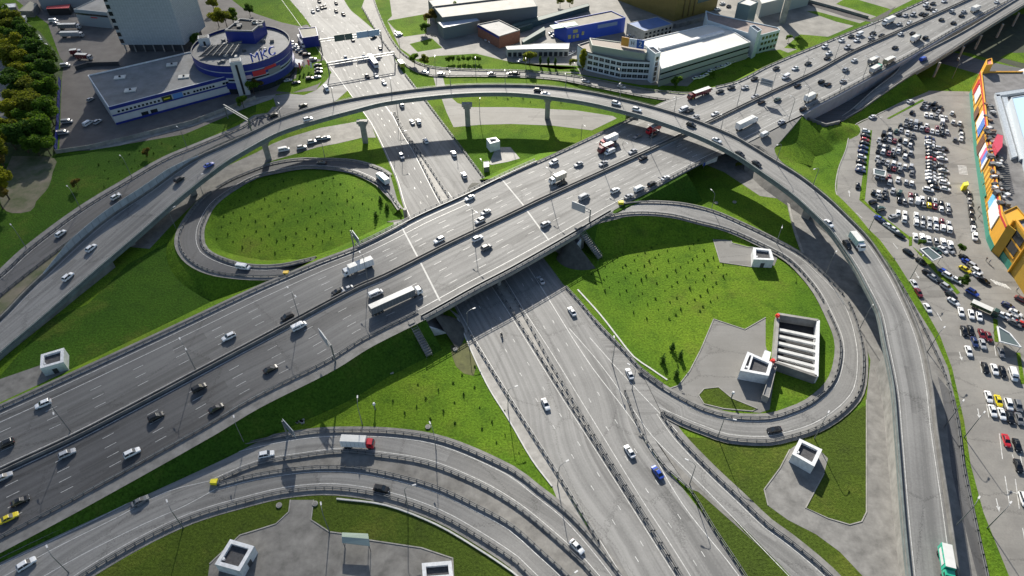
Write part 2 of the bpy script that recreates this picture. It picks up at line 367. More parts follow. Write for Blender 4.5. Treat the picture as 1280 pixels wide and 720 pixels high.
# bridge deck solid under the surface
def between(pts,x0,x1): return [p for p in pts if x0<=p.x<=x1]
br=empty('road_bridge',P(600,310,0)); tag(br,'wide concrete road bridge carrying the main highway over the lower highway','bridge')
o_=br.location
idx=[i for i,p in enumerate(MM) if P(500,320,6.6).x-6<p.x<P(670,262,6.8).x+14]
DL=[MNp[i]-o_ for i in idx]; DR=[MSp[i]-o_ for i in idx]
ribbon('deck',inset(DL,DR,-1.4),inset(DR,DL,-1.4),CONC,-.02,br,1.3,CONC)
def rail_along(pts,parent,h=1.15,step=2.5,m=RAIL):
    mb=MB(); wallstrip(mb,pts,.16,h-.14,h); wallstrip(mb,pts,.10,h*.5,h*.5+.12); wallstrip(mb,pts,.10,.12,.26)
    mb.build('handrail',m,parent)
    pb=MB(); pb.box((0,0,h/2),(.2,.2,h)); first=None
    for p in resample(pts,step)[:98]:
        if first is None: first=pb.build('baluster_post',m,parent); o=first
        else: o=first.copy(); col.objects.link(o); o.parent=parent
        o.location=p
rail_along(inset(DL,DR,-1.0),br); rail_along(inset(DR,DL,-1.0),br)
rb_=MB(); wallstrip(rb_,inset(DL,DR,.35),.3,.1,.85); wallstrip(rb_,inset(DR,DL,.35),.3,.1,.85); rb_.build('crash_rail',RAIL_D,br)
kb=MB(); wallstrip(kb,inset(DL,DR,-.3),.5,0,.35); wallstrip(kb,inset(DR,DL,-.3),.5,0,.35); kb.build('kerb',CONC,br)
def pier_row(pa,pb_,n,zt,parent,r=.75,nm='pier'):
    a=P(*pa); b=P(*pb_)
    for k in range(n):
        t=k/(n-1); p=a.lerp(b,t); mb=MB(); mb.tube([(p.x-o_.x,p.y-o_.y,-.1),(p.x-o_.x,p.y-o_.y,zt)],r,12); mb.build(nm,CONC,parent,smooth=False)
pier_row((566,264),(623.5,356),5,5.6,br)
pier_row((508,276),(561,360),4,5.6,br)
# abutments and paved bank ends under the bridge
def abut(a,b,sgn):
    A=a-o_; B=b-o_; d=(B-A); d.z=0; n=Vector((-d.y,d.x,0)).normalized()*sgn
    mb=MB(); w_=n*1.6
    zt=5.4
    mb.add([(A.x,A.y,-.1),(B.x,B.y,-.1),(B.x+w_.x,B.y+w_.y,-.1),(A.x+w_.x,A.y+w_.y,-.1),(A.x,A.y,zt),(B.x,B.y,zt),(B.x+w_.x,B.y+w_.y,zt),(A.x+w_.x,A.y+w_.y,zt)],[(0,1,5,4),(1,2,6,5),(2,3,7,6),(3,0,4,7),(4,5,6,7)])
    mb.build('abutment',CONC_D,br)
    # sloped paving in front
    f=-n*7.5; mb=MB(); mb.add([(A.x,A.y,4.6),(B.x,B.y,4.6),(B.x+f.x,B.y+f.y,.05),(A.x+f.x,A.y+f.y,.05)],[(0,1,2,3)] if sgn<0 else [(3,2,1,0)]); mb.build('slope_paving',CONC_D,br)
aW0,aW1=P(499,277,6.6),P(530,398,6.6); aE0,aE1=P(624,222,6.8),P(722,292,6.8)
abut(Vector((aW0.x,aW0.y,0)),Vector((aW1.x,aW1.y,0)),+1 if False else -1) if False else None
def abut2(a,b,toward):
    A=Vector((a.x,a.y,0))-Vector((o_.x,o_.y,0)); B=Vector((b.x,b.y,0))-Vector((o_.x,o_.y,0)); d=(B-A).normalized(); A=A-d*1.6; B=B+d*1.6; n=Vector((-d.y,d.x,0))
    if n.dot(toward)<0: n=-n
    mb=MB(); mb.prism([(A.x,A.y),(B.x,B.y),((B-n*2).x,(B-n*2).y),((A-n*2).x,(A-n*2).y)],-.1,5.5); mb.build('abutment',CONC,br)
    f=n*7.0; mb=MB(); q=[A+Vector((0,0,4.3)),B+Vector((0,0,4.3)),B+f+Vector((0,0,.05)),A+f+Vector((0,0,.05))]
    mb.add(q,[(0,1,2,3)]); 
    # white triangular cheek walls at both ends
    for e,s in ((A,-1),(B,1)):
        dd=d*s*.5; mb2=MB(); p0=e; p1=e+f
        mb2.add([p0+Vector((0,0,5.3)),p0,p1+Vector((0,0,.1)),p0+dd+Vector((0,0,5.3)),p0+dd,p1+dd+Vector((0,0,.1))],[(0,1,2),(5,4,3),(0,3,4,1),(1,4,5,2),(2,5,3,0)]); mb2.build('wing_wall',WHITE,br)
    mb.build('slope_paving',CONC_D,br)
abut2(aW0,aW1,Vector((1,0,0))); abut2(aE0,aE1,Vector((-1,0,0)))
# bank ends: quarter cones of grass closing the embankments beside the abutments
SLD=mat('slope_stone_shaded',(.075,.075,.065),.9,noise=.4,scale=.5)  # earthy paving tone with the shade beside the abutments mixed in
def cone(c,zt,d0,d1,rad,m=SLD,rt=7.0):
    a0=math.atan2(d0[1],d0[0]); a1=math.atan2(d1[1],d1[0])
    while a1-a0>math.pi: a1-=2*math.pi
    while a1-a0<-math.pi: a1+=2*math.pi
    mb=MB(); K=8; vs=[(c.x,c.y,zt)]
    for k in range(K+1):
        a=a0+(a1-a0)*k/K; rr=rad+(rt-rad)*(k/K); vs.append((c.x+math.cos(a)*.9,c.y+math.sin(a)*.9,zt-.9)); vs.append((c.x+math.cos(a)*rr,c.y+math.sin(a)*rr,-.05))
    fs=[]
    for k in range(K):
        i=1+2*k; fs+=[(0,i,i+2),(i,i+1,i+3,i+2)]
    if a1<a0: fs=[f[::-1] for f in fs]
    mb.add(vs,fs); tag(mb.build('embankment_end',m),kind='structure')
def cdirs(pts,x,side,to):
    i=min(range(len(pts)),key=lambda k:abs(pts[k].x-x)); n=normals2(pts)[i]*side; t=(pts[i+1]-pts[i-1]).normalized()*to; return pts[i],n,t
for pts,x,side,to in ((MN,XB0N,1,1),(MN,XB1N,1,-1),(MS,XB0S,-1,1),(MS,XB1S+1,-1,-1)):
    p,n,t=cdirs(pts,x,side,to); cone(p,p.z-.05,n,t,13.0)
# median barrier
mbar=MB(); oo=MM[0].copy(); loc=[p-oo for p in MM]
mr=empty('median_barrier',oo); tag(mr,'long grey concrete median barrier dividing the main highway','barrier')
wallstrip(mbar,offset(loc,.55),.28,0,.95); wallstrip(mbar,offset(loc,-.55),.28,0,.95); mbar.build('barrier_wall',CONC_D,mr)
m2=MB(); wallstrip(m2,loc,.8,0,.45); m2.build('infill',RAIL_D,mr)
# markings of the main highway
for f in (.12,.25): line(inset(lerpline(MNp,MM,f),MM,0)[:int(len(MM)*.30)],.2,.085)
line(lerpline(MNp,MM,.05),.2,.085)
for f in (.41,.56,.71): line(lerpline(MNp,MM,f),.15,.085,(4,8))
for f in (.22,.85): line(lerpline(MNp,MM,f)[int(len(MM)*.32):],.16,.085,(4,8))
line(lerpline(MNp,MM,.93),.2,.085); line(lerpline(MM,MSp,.07),.2,.085)
for f in (.24,.40,.55,.70): line(lerpline(MM,MSp,f),.15,.085,(4,8))
line(lerpline(MM,MSp,.85),.22,.085)
# steel expansion joints across the deck
jm=MB()
for a,b in (((500.6,281),(522,321)),((525.6,328),(550,376)),((627.5,225),(655,258)),((658,263),(686,301))):
    A=P(*a,6.7); B=P(*b,6.75); A.z=zMH(*a)+.09; B.z=zMH(*b)+.09; d=(B-A).normalized(); n=Vector((-d.y,d.x,0))*.28; jm.quad(A-n,B-n,B+n,A+n)
tag(jm.build('expansion_joint',CURB),kind='structure')
guardrail(inset([p for p in MN if p.x<P(478,297,6.5).x],MN[len([p for p in MN if p.x<P(478,297,6.5).x]):] or MN,0) if False else offset([p for p in MN if p.x<XB0N],-.9),'steel guardrail on the far shoulder of the main highway, left of the bridge')
guardrail(offset([p for p in MN if XB1N<p.x<P(800,142,7).x],-.9),'steel guardrail on the far edge of the main highway, right of the bridge')
guardrail(offset([p for p in MN if p.x>P(890,112,7).x],-.9),'steel guardrail on the far edge of the main highway in the upper right corner',5)
guardrail(offset([p for p in MS if p.x<XB0S],2.6),'steel guardrail on the near shoulder of the main highway, left of the bridge')
guardrail(offset([p for p in MS if P(790,252,7).x<p.x<P(885,203,7).x],.8),'short steel guardrail above the grass triangle between main highway and right loop ramp')
guardrail(offset([p for p in MS if p.x>P(1003,144,7).x],.6),'steel guardrail on top of the wall beside the sunken road',4)
# shoulder strip (pale concrete) on the near side
sh=[p for p in MS if p.x<XB0S]; ribbon_o=ribbon('shoulder',offset(sh,2.2),offset(sh,-1.5),CONC_D,.075); tag(ribbon_o,kind='structure')
sh=[p for p in MN if p.x<XB0N-3]; tag(ribbon('shoulder',offset(sh,1.2),offset(sh,-.6),CONC_D,.07),kind='structure')
# ================================================================== LOWER HIGHWAY (under the bridge)
LL=EL([(300,-70),(340,-25),(365,3),(386,29),(401,60),(412,87),(432,110),(460,150),(478,185),(495,225),(506,262),(545,340),(585,415),(606,450),(640,505),(662,540),(697,595),(747,677),(775,722),(830,810)])
LR=EL([(400,-60),(420,-20),(437,11),(452,24),(479,49),(502,88),(516,106),(531,126),(562,167),(606,226),(655,292),(685,330),(707,360),(730,392),(760,440),(785,488),(800,540),(832,587),(860,612),(890,660),(931,722),(985,810)])
LRp=pair(LL,LR)
tag(ribbon('road_surface',LL,LRp,ASPH,.05),kind='structure')
tag(flat('paved_verge',[(560,385),(572,398),(594,450),(612,487),(636,525),(665,575),(690,608),(703,640),(747,680),(697,595),(640,505),(585,415),(575,395)],CONC,.03),kind='structure')
ML=EL([(492,142),(504,166),(517.5,187.5),(550,250),(600,330),(640,391),(675,447),(705,495),(734,540),(790,628),(848,720),(905,810)])
MR=EL([(494,142),(507,166),(522.5,187.5),(561,246),(610,325),(650,385),(686,450),(714,497),(740,540),(795,627),(852,720),(909,810)])
MRp=pair(ML,MR)
tag(ribbon('median_strip',ML,MRp,CONC,.08),kind='structure')
guardrail(ML,'guardrail on the left side of the lower highway median',3.4); guardrail(offset(MR,-.3),'guardrail on the right side of the lower highway median',3.4)
guardrail(EL([(585,415),(606,450),(640,505),(662,540),(697,595),(747,677)]),'guardrail on the left edge of the lower highway below the bridge')
guardrail(EL([(569,176),(606,226)]),'guardrail on the right edge of the lower highway just beyond the bridge')
guardrail(EL([(506,94),(531,126),(562,167),(569,176)]),'guardrail on the right edge of the lower highway where it runs below the flyover')
guardrail(EL([(780,490),(800,540),(832,587),(860,612),(890,660),(931,722),(970,790)]),'guardrail between the lower highway and the collector road at the bottom')
LLx=LL; 
nLm=lambda a,b:[p for p in a if b[0]<p.y<b[1]]
LC=pair(ML,LL); RC=pair(ML,LR)
for f,ds in ((.23,(1.5,3)),(.47,(3,7.5)),(.72,(3,7.5))): line(lerpline(LC,ML,f),.17,.08,ds)
line(lerpline(LC,ML,.05),.17,.08); line(lerpline(LC,ML,.94),.17,.08); 
line(EL([(655,388),(690,442),(746,533),(800,621),(858,712),(910,800)]),.17,.08)
line(EL([(560,240),(610,315),(655,388)]),.17,.08)
line(EL([(600,268),(640,330),(679,407),(717,467),(746,515),(815,623),(870,706),(930,805)]),.17,.08,(3,7.5))
line(EL([(615,262),(655,330),(691,401),(717,444),(746,489),(776,536),(831,618),(872,682),(950,805)]),.17,.08,(3,7.5))
line(EL([(632,290),(677,360),(735,452),(795,532),(853,630),(922,718),(975,800)]),.2,.08)
line(EL([(711,410),(750,455),(790,510),(815,545),(850,580),(890,620),(957,690),(1010,745)]),.18,.08)
line(EL([(737,422),(780,470),(847,540)]),.18,.08)
for f in (.2,.4,.6,.8):
    up=[(p,q) for p,q in zip(LL,LRp) if p.y>P(0,160).y]; line([p.lerp(q,f) for p,q in up],.17,.08,(3,8))
wc=MB(); wallstrip(wc,EL([(572,398),(594,450),(612,487),(636,525),(665,575),(690,608)]),.35,0,.22); tag(wc.build('kerb',CURB),kind='structure')
wc=MB(); wallstrip(wc,EL([(722,362),(750,393),(775,425),(792,446),(812,460),(834,475)]),.5,0,.15); tag(wc.build('drain_channel',CURB),kind='structure')
# ================================================================== RIGHT LOOP RAMP
ZR=[(776,6.7),(800,6.4),(830,5.6),(865,3.9),(895,2.0),(930,.9),(960,.4),(1090,.2),(2000,.1)]
def zR(u,v): return interp(u,ZR) if v<340 else .15
RO=EL([(776,256),(800,253),(850,255),(890,264),(930,281),(967,299),(1004,320),(1030,343),(1054,368),(1067,391),(1077,425),(1080,455),(1075,490),(1057,513),(1032,531),(1010,541),(985,548),(960,553),(910,550),(880,540),(850,528),(827,516)],zR)
RI=EL([(732,284),(765,272),(800,268),(840,271),(872,279),(910,289),(960,312),(984,326),(1004,346),(1020,367),(1032,390),(1046,425),(1045,455),(1035,480),(1010,502),(985,513),(960,520),(915,519),(880,510),(855,498),(827,482),(800,462)],zR)
RIp=pair(RO,RI)
tag(ribbon('ramp_surface',RO,RIp,ASPH,.10),kind='structure')
skirt('embankment',RO,+1,GRASS,1,1.7,.6); skirt('embankment',RI,-1,GRASS,1,1.6,.6)
tag(ribbon('shoulder',offset(RI,1.3),offset(RI,-.9),CONC_D,.12),kind='structure'); tag(ribbon('shoulder',offset(RO,1.2),offset(RO,-1.0),CONC_D,.12),kind='structure')
guardrail(offset(RI[:len(RI)//2],.5),'guardrail along the inner edge of the right loop ramp, upper half'); guardrail(offset(RI[len(RI)//2:],.5),'guardrail along the inner edge of the right loop ramp, lower half')
guardrail(offset(RO[:len(RO)//2],-.5),'guardrail along the outer edge of the right loop ramp, upper half'); guardrail(offset(RO[len(RO)//2:],-.5),'guardrail along the outer edge of the right loop ramp, lower half')
line(inset(RO,RIp,1.9),.16,.125); line(inset(RIp,RO,1.9),.16,.125)
# taper lane beside the lower highway
tag(flat('taper_lane',[(700,352),(711,362),(735,388),(760,415),(785,440),(805,464),(830,483),(852,497),(850,530),(827,517),(847,545),(880,590),(892,622),(865,612),(832,587),(800,540),(785,500),(765,450),(725,395)],ASPH,.045),kind='structure')
guardrail(EL([(707,360),(725,380),(750,410),(775,435),(800,462),(827,482)]),'guardrail along the grass between the lower highway and the right loop field')
# collector road bottom right
CRr=EL([(827,517),(847,545),(890,590),(922,620),(960,656),(985,674),(1035,716),(1090,775)]); CRl=EL([(795,520),(815,546),(850,585),(890,625),(925,655),(957,688),(990,722),(1040,780)])
CRp=pair(CRr,CRl); tag(ribbon('ramp_surface',CRp,CRr,ASPH,.065),kind='structure')
line(inset(CRr,CRp,1.4),.16,.09); guardrail(offset(CRr,-.4),'guardrail on the right edge of the collector road at the bottom')
tag(ribbon('paved_verge',CRr,offset(CRr,2.3),CONC_D,.05),kind='structure') if False else tag(ribbon('paved_verge',CRr,offset(CRr,2.0),CONC_D,.05),kind='structure')
tag(flat('gore_paving',[(800,520),(860,610),(865,608),(957,690),(930,665),(890,618),(850,583),(815,545)],CONC_B,.055),kind='structure')
# ================================================================== LEFT LOOP RAMP
ZL=[(0,5.2),(300,5.0),(346,5.6)]
def zL(u,v):
    if v>325: return interp(u,[(236,3.2),(262,4.0),(300,5.0),(346,5.7)])
    return interp(v,[(190,.1),(225,.5),(260,1.4),(300,2.3),(327,3.1)])
WO=EL([(488,219),(476,211),(442,201),(400,199),(372,199),(341,204),(320,211),(285,226),(255,246),(237,267),(223,292),(223,310),(236,328),(262,341),(300,347),(330,348),(356,347)],zL)
WI=EL([(500,262),(480,236),(445,217),(412,211),(380,210),(349,215),(320,222),(285,242),(267,257),(259,270),(252,290),(257,312),(287,327),(320,333),(351,332),(375,327),(395,322)],zL)
WIp=pair(WO,WI)
tag(ribbon('ramp_surface',WO,WIp,ASPH_D,.09),kind='structure')
skirt('embankment',WO,-1 if False else +1,GRASS,.8,1.6,.5) if False else None
nsW=normals2(WO)
side=1 if (WO[10]+nsW[10]-WIp[10]).length>(WO[10]-WIp[10]).length else -1
skirt('embankment',WO,side,GRASS,.8,1.6,.5); skirt('embankment',WI,-side,GRASS,.8,1.6,.5)
guardrail(offset(WO[:len(WO)//2],-side*.5),'guardrail on the outer edge of the left loop ramp, upper part'); guardrail(offset(WO[len(WO)//2:],-side*.5),'guardrail on the outer edge of the left loop ramp, lower part')
guardrail(offset(WI,side*.5),'guardrail on the inner edge of the left loop ramp around the round green field')
tag(ribbon('shoulder',offset(WI,-side*1.0),offset(WI,side*1.3),CONC_D,.11),kind='structure'); tag(ribbon('shoulder',offset(WO,side*1.0),offset(WO,-side*1.0),CONC_D,.11),kind='structure')
line(inset(WIp,WO,1.9),.16,.115)
# ================================================================== SOUTH-WEST RAMPS
SO=EL([(-60,728),(0,697),(150,625),(250,572),(320,551),(382,540),(425,537),(495,539),(557,550),(640,586),(672,610),(710,640),(747,680),(790,735),(830,790)])
SI=EL([(40,775),(107,722),(225,657),(320,627),(370,617),(420,615),(482,625),(545,647),(595,675),(640,705),(655,720),(700,765),(730,800)])
SIp=pair(SO,SI); tag(ribbon('ramp_surface',SO,SIp,ASPH,.045),kind='structure')
UI=EL([(270,603),(320,582),(382,571),(427,566),(470,570),(532,580),(595,605),(640,631),(677,660),(727,705),(740,720),(790,775)])
LT=EL([(272,606),(320,594),(382,585),(427,584),(470,589),(540,607),(595,632),(640,657),(672,685),(710,720),(760,775)])
UIp=UI; LTp=pair(UI,LT); tag(ribbon('median_strip',UIp,LTp,CONC_B,.07),kind='structure')
guardrail(UI,'guardrail on the upper side of the strip between the two bottom left ramps',2.2); guardrail(offset(LT,-.3),'guardrail on the lower side of the strip between the two bottom left ramps',2.2)
guardrail(offset(SO,-.7),'guardrail on the outer edge of the bottom left ramps beside the embankment',2.4)
guardrail(offset(SI,.7),'guardrail on the inner edge of the bottom left ramps, nearest the kiosks',2.2)
tag(ribbon('shoulder',offset(SO,1.0),offset(SO,-1.4),CONC_D,.06),kind='structure'); tag(ribbon('shoulder',offset(SI,1.5),offset(SI,-1.0),CONC_D,.06),kind='structure')
line(offset(SO,-2.2),.16,.075); line(offset(UI,1.4),.17,.075); line(offset(LT,-1.4),.16,.075); line(offset(SI,2.3),.17,.075)
line(EL([(-20,735),(60,690),(150,645),(208,615),(268,600)]),.17,.075); line(EL([(30,735),(100,695),(180,655),(232,632),(272,610)]),.17,.075)
wc=MB(); wallstrip(wc,EL([(421,624),(482,632),(545,656),(595,685),(640,715),(660,732)]),.4,0,.4); tag(wc.build('kerb_wall',CURB),kind='structure')
# ================================================================== NORTH-EAST FRONTAGE ROAD
FN=EL([(462,-20),(475,20),(497,60),(520,78),(545,85),(600,88),(650,89),(700,93),(740,99),(800,111),(840,116),(862,117),(890,112)],lambda u,v:interp(u,[(700,.1),(800,3),(880,7)]))
FS=EL([(452,10),(470,40),(490,68),(512,86),(535,95),(600,96),(650,97),(700,101),(740,109),(800,121),(840,127),(858,128),(880,122)],lambda u,v:interp(u,[(700,.1),(800,3),(880,7)]))
FSp=pair(FN,FS); tag(ribbon('road_surface',FN,FSp,ASPH_L,.07),kind='structure'); skirt('embankment',FN,1,GRASS,.8,1.5,.5); skirt('embankment',FS,-1,GRASS,.8,1.5,.5)
guardrail(offset(FN,-.4),'guardrail on the far side of the narrow frontage road behind the flyover',4); guardrail(offset(FS,.4),'guardrail on the near side of the narrow frontage road behind the flyover',4)
# ================================================================== OUTER LEFT ROAD
OL=EL([(-80,405),(0,342),(34,311),(101,261),(165,222),(207,198),(250,180),(304,157),(320,146),(337,143),(346,134)]); OR=EL([(-60,425),(15,360),(70,317),(120,279),(155,254),(212,215),(265,187),(290,176),(320,164),(350,149),(385,137)])
ORp=pair(OL,OR); tag(ribbon('road_surface',OL,ORp,ASPH_D,.05),kind='structure'); line(inset(OL,ORp,2.4),.17,.07); line(inset(ORp,OL,1.3),.17,.07)
guardrail(offset(OL,-1.6),'guardrail on the upper side of the outer left road',3); guardrail(offset(OR,.3),'guardrail between the outer left road and the sloped concrete wall',3)
tag(ribbon('shoulder',offset(OL,2.0),offset(OL,-1.5),CONC_D,.06),kind='structure')
tag(flat('road_surface',[(318,165),(320,146),(337,143),(345,133),(341,120),(360,117),(380,119),(395,113),(408,101),(415,90),(425,92),(440,108),(436,112),(420,126),(400,133),(350,150)],ASPH,.04),kind='structure')
tag(flat('bare_ground',[(-10,365),(20,352),(70,312),(78,318),(50,345),(20,392),(-10,412)],DIRT,.02),kind='structure')
# ================================================================== ELEVATED FLYOVER
FZ=[(-120,1.2),(0,2.0),(100,4.0),(150,5.6),(240,9.0),(320,11.5),(450,12.8),(585,13.2),(780,13.2),(900,13.2),(1000,12.3),(1060,11),(1100,9.8)]
def zF(u,v):
    if v>380 and u>900: return interp(v,[(380,9.8),(430,9.0),(480,8.2),(540,7.4),(640,6.2),(720,5.2),(820,4.2)])
    return interp(u,FZ)
FF=EL([(-70,460),(0,402),(40,361),(127,281),(190,238),(240,203),(287,181),(320,165.5),(352,150),(400,135),(445,125),(480,119.5),(530,113),(580,109),(640,108.5),(690,111),(740,118),(800,131.5),(850,146),(900,165),(925,177),(960,198.5),(998,222),(1031,248),(1050,266),(1082,299),(1104,331),(1120,359),(1147,422),(1160,480),(1167,540),(1182,640),(1193,720),(1203,800)],zF)
FE=EL([(-40,478),(0,438),(57,388),(95,354),(152,303),(225,241),(277,203),(320,179),(357,162),(405,147.5),(445,137),(480,128.5),(542,120.5),(592,117),(640,116.8),(685,121),(740,129.5),(800,144.5),(837,156.5),(875,171),(920,193),(960,220),(979,233),(998,247),(1017,264),(1040,286),(1054,304),(1072,331),(1085,357),(1100,391),(1107,425),(1119,485),(1124,540),(1132,640),(1140,720),(1150,800)],lambda u,v: zF(u*.97+22,v))
FEp=pair(FF,FE)
for a,b in zip(FF,FEp): b.z=a.z
fo=empty('flyover',(FF[len(FF)//2].x,FF[len(FF)//2].y,0)); tag(fo,'long curved concrete flyover sweeping over both highways from left edge to bottom right','flyover')
fo0=Vector((fo.location.x,fo.location.y,0))
A=[p-fo0 for p in FF]; B=[p-fo0 for p in FEp]
ribbon('carriageway',A,B,ASPH,.05,fo)
ribbon('deck',inset(A,B,-.9),inset(B,A,-.9),CONC_D,-.05,fo,1.1,FASCIA)
ib=[i for i,p in enumerate(FF) if p.z>5.0 and not(p.x>P(1080,420,8).x and p.y<P(1120,430,8).y)]
iA=[A[i] for i in ib]; iB=[B[i] for i in ib]
ribbon('girder',inset(iA,iB,1.8),inset(iB,iA,1.8),FASCIA,-1.1,fo,.9,FASCIA)
pm=MB(); wallstrip(pm,inset(A,B,-.55),.45,0,.95); pm.build('far_parapet',CONC_D,fo)
pm=MB(); wallstrip(pm,inset(B,A,-.55),.35,0,.75); pm.build('near_parapet',FASCIA,fo)
pm=MB(); wallstrip(pm,inset(A,B,-.55),.08,1.35,1.45); wallstrip(pm,inset(B,A,-.55),.08,1.0,1.08); pm.build('handrail',RAIL_D,fo)
line(inset(A,B,.7),.16,.09,mb=(lm:=MB())); line(inset(B,A,.7),.16,.09,mb=lm); lm.build('edge_line',PAINT,fo)
# retaining walls where it comes down to the ground (left end and bottom right)
def retain(sel,edge,nm,m):
    pts=[edge[i] for i in sel]
    if len(pts)<2: return
    mb=MB(); 
    for a,b in zip(pts,pts[1:]): mb.quad((a.x,a.y,-.1),(b.x,b.y,-.1),(b.x,b.y,b.z-.9),(a.x,a.y,a.z-.9))
    mb.build(nm,m,fo)
inA=inset(A,B,-.5); inB=inset(B,A,-.5)
sl=[i for i,p in enumerate(FF) if p.x<P(85,330,3.5).x]; sr=[i for i,p in enumerate(FF) if p.x>0 and p.y<P(1120,440,8.8).y]
retain(sl,inB,'retaining_wall',CONC_D); retain(sl,inA,'retaining_wall',CONC_D)
retain(sr,inB,'retaining_wall',CONC); retain(sr,inA,'retaining_wall',CONC)
# piers
def pier(u,v,zt,w1=2.2,head=4.6,rz=0):
    p=P(u,v)-fo0; r=Vector((p.x,p.y,0)); mb=MB(); mb.box((0,0,zt/2-.1),(w1,1.7,zt),rz)
    mb.box((0,0,zt-.9),(head,2.0,1.4),rz); mb.box((0,0,zt-2.0),(w1*1.5,1.9,1.2),rz)
    ps=mb.build('pier',CONC,fo); ps.location=r; return ps
pier(457,178,11.0); pier(585,157,11.4); pier(684,148,11.4,rz=-.1); pier(784,156,11.3,rz=-.3); pier(336,199,9.8,rz=.5); pier(243,243,7.2,rz=.6); pier(165,306,4.4,rz=.7)
pier(897,190,11,rz=-.6); pier(1007,272,10.0,3.0,rz=-.75); pier(1078,357,8.4,2.6,rz=-1.0)
# sloped concrete bank on the far side of its left end
bank=MB(); si=[i for i,p in enumerate(FF) if P(52,350,2.8).x<p.x<P(262,190,9).x]
si2=si; vs=[];fs=[]
for k,i in enumerate(si2):
    p=FF[i]+ (FF[i]-FEp[i]).normalized()*.9; t=k/(len(si2)-1); n=(FF[i]-FEp[i]).normalized(); n.z=0
    wd=(p.z-.9)*1.45*min(1,t*6+.15)*min(1,(1-t)*4+.1); zb=max(.03,(p.z-.9)-wd/1.45)
    q=p+n*wd; vs+=[(p.x,p.y,p.z-.75),(q.x,q.y,zb)]
for k in range(len(si2)-1): fs.append((2*k+1,2*k+3,2*k+2,2*k))
bank.add(vs,fs); 
nb=empty('noise_barrier',FF[si[0]]); tag(nb,'pale blue-grey noise barrier standing on the far edge of the flyover at the left','noise barrier'); n0=nb.location.copy()
bp_=[FF[i]+(FF[i]-FEp[i]).normalized()*.1-n0 for i in si]; mb=MB(); K=len(bp_); vs=[]
for k,p in enumerate(bp_):
    t=k/(K-1); hh=min(2.7,.4+t*12,.4+(1-t)*12); nn=(FF[si[k]]-FEp[si[k]]).normalized()*.12; nn.z=0
    vs+=[(p.x,p.y,p.z+.9),(p.x,p.y,p.z+.9+hh),(p.x+nn.x,p.y+nn.y,p.z+.9+hh),(p.x+nn.x,p.y+nn.y,p.z+.9)]
fs=[]
for k in range(K-1):
    a=4*k; fs+=[(a,a+4,a+5,a+1),(a+1,a+5,a+6,a+2),(a+2,a+6,a+7,a+3)]
mb.add(vs,[f[::-1] for f in fs]); mb.build('panels',mat('barrier_panel',(.36,.40,.43),.35,noise=.2,scale=.4),nb)
for k in range(1,K-1):
    p=bp_[k]; t=k/(K-1); hh=min(2.7,.4+t*12,.4+(1-t)*12); mb=MB(); mb.box((0,0,hh/2),(.16,.28,hh)); o=mb.build('post',mat('barrier_post',(.27,.30,.32),.5),nb); o.location=(p.x,p.y,p.z+.9)

# paved strip below the flyover, upper left
flat('paved_yard',[(150,307),(165,309),(187,311),(215,281),(250,247),(285,224),(320,209),(340,201),(397,184),(424,179),(453,172),(470,172),(462,150),(452,151),(400,160),(360,172),(340,180),(320,191),(285,207),(250,227),(205,262),(160,295)],CONC_B,.03)
flat('paved_yard',[(95,356),(107,361),(150,310),(150,300)],CONC_D,.035)
flat('paved_yard',[(541,94),(553,94),(556,106),(562,120),(572,129),(590,134),(640,134),(720,138),(766,145),(771,148),(740,163),(690,157),(640,155),(600,156),(567,159),(558,140),(552,123),(545,108)],ASPH_L,.03)
flat('paved_yard',[(606,204),(612,203),(620,184),(638,184),(650,198),(636,202),(615,206)],CONC,.03)
# centre right yards
flat('paved_yard',[(887,284),(900,328),(942,334),(968,332),(972,322),(955,308),(930,295)],ASPH_L,.03)
flat('grass_island',[(912,297),(927,295),(945,303),(955,310),(935,309),(915,304)],GRASS,.06,True)
flat('paved_yard',[(892,399),(931,412),(957,397),(957,432),(968,470),(962,512),(950,516),(900,512),(866,502),(836,486),(848,482),(862,464),(876,437)],ASPH_L,.03)
flat('grass_island',[(873,494),(880,486),(898,484),(915,498),(947,511),(940,514),(905,511),(880,505)],GRASS_D,.06,True)
# ground under and right of the flyover
flat('paved_ground',[(880,205),(897,194),(905,190),(960,221),(1000,245),(1060,300),(1095,345),(1112,372),(1130,420),(1142,480),(1150,560),(1168,720),(1180,800),(1120,800),(1080,722),(1050,690),(1020,668),(985,650),(960,632),(955,612),(975,585),(987,562),(1000,553),(1020,558),(1035,573),(1030,592),(1007,635),(1035,648),(1062,656),(1077,652),(1083,640),(1083,500),(1088,450),(1075,410),(1060,378),(1030,343),(1003,318),(985,250),(950,245),(905,215)],CONC_D,.03)
cw=MB(); wallstrip(cw,EL([(984,251),(992,285),(1003,318)]),.8,0,.6); wo=cw.build('low_wall',CONC); tag(wo,'low pale concrete wall between grass and paved ground left of the flyover','wall')
# ramp leaving the main highway and running beneath the flyover
U1=EL([(930,180,7.2),(950,183,6.8),(962,195,6.2),(975,215,5.2),(1000,240,4),(1050,290,2),(1090,350,1),(1120,420,.3),(1150,520,.1)]); U2=EL([(1003,145,7.3),(975,160,6.8),(968,180,6.4),(972,197,6),(1000,222,5),(1055,270,3),(1105,330,1.2),(1135,400,.3),(1160,520,.1)])
U2p=pair(U1,U2); tag(ribbon('ramp_surface',U2p,U1,ASPH_L,.08,None,1.0,CONC_D),kind='structure'); skirt('embankment',U1,-1,CONC_B,.5,1.4,.5); skirt('embankment',U2,1,GRASS,.8,2.6,.5)
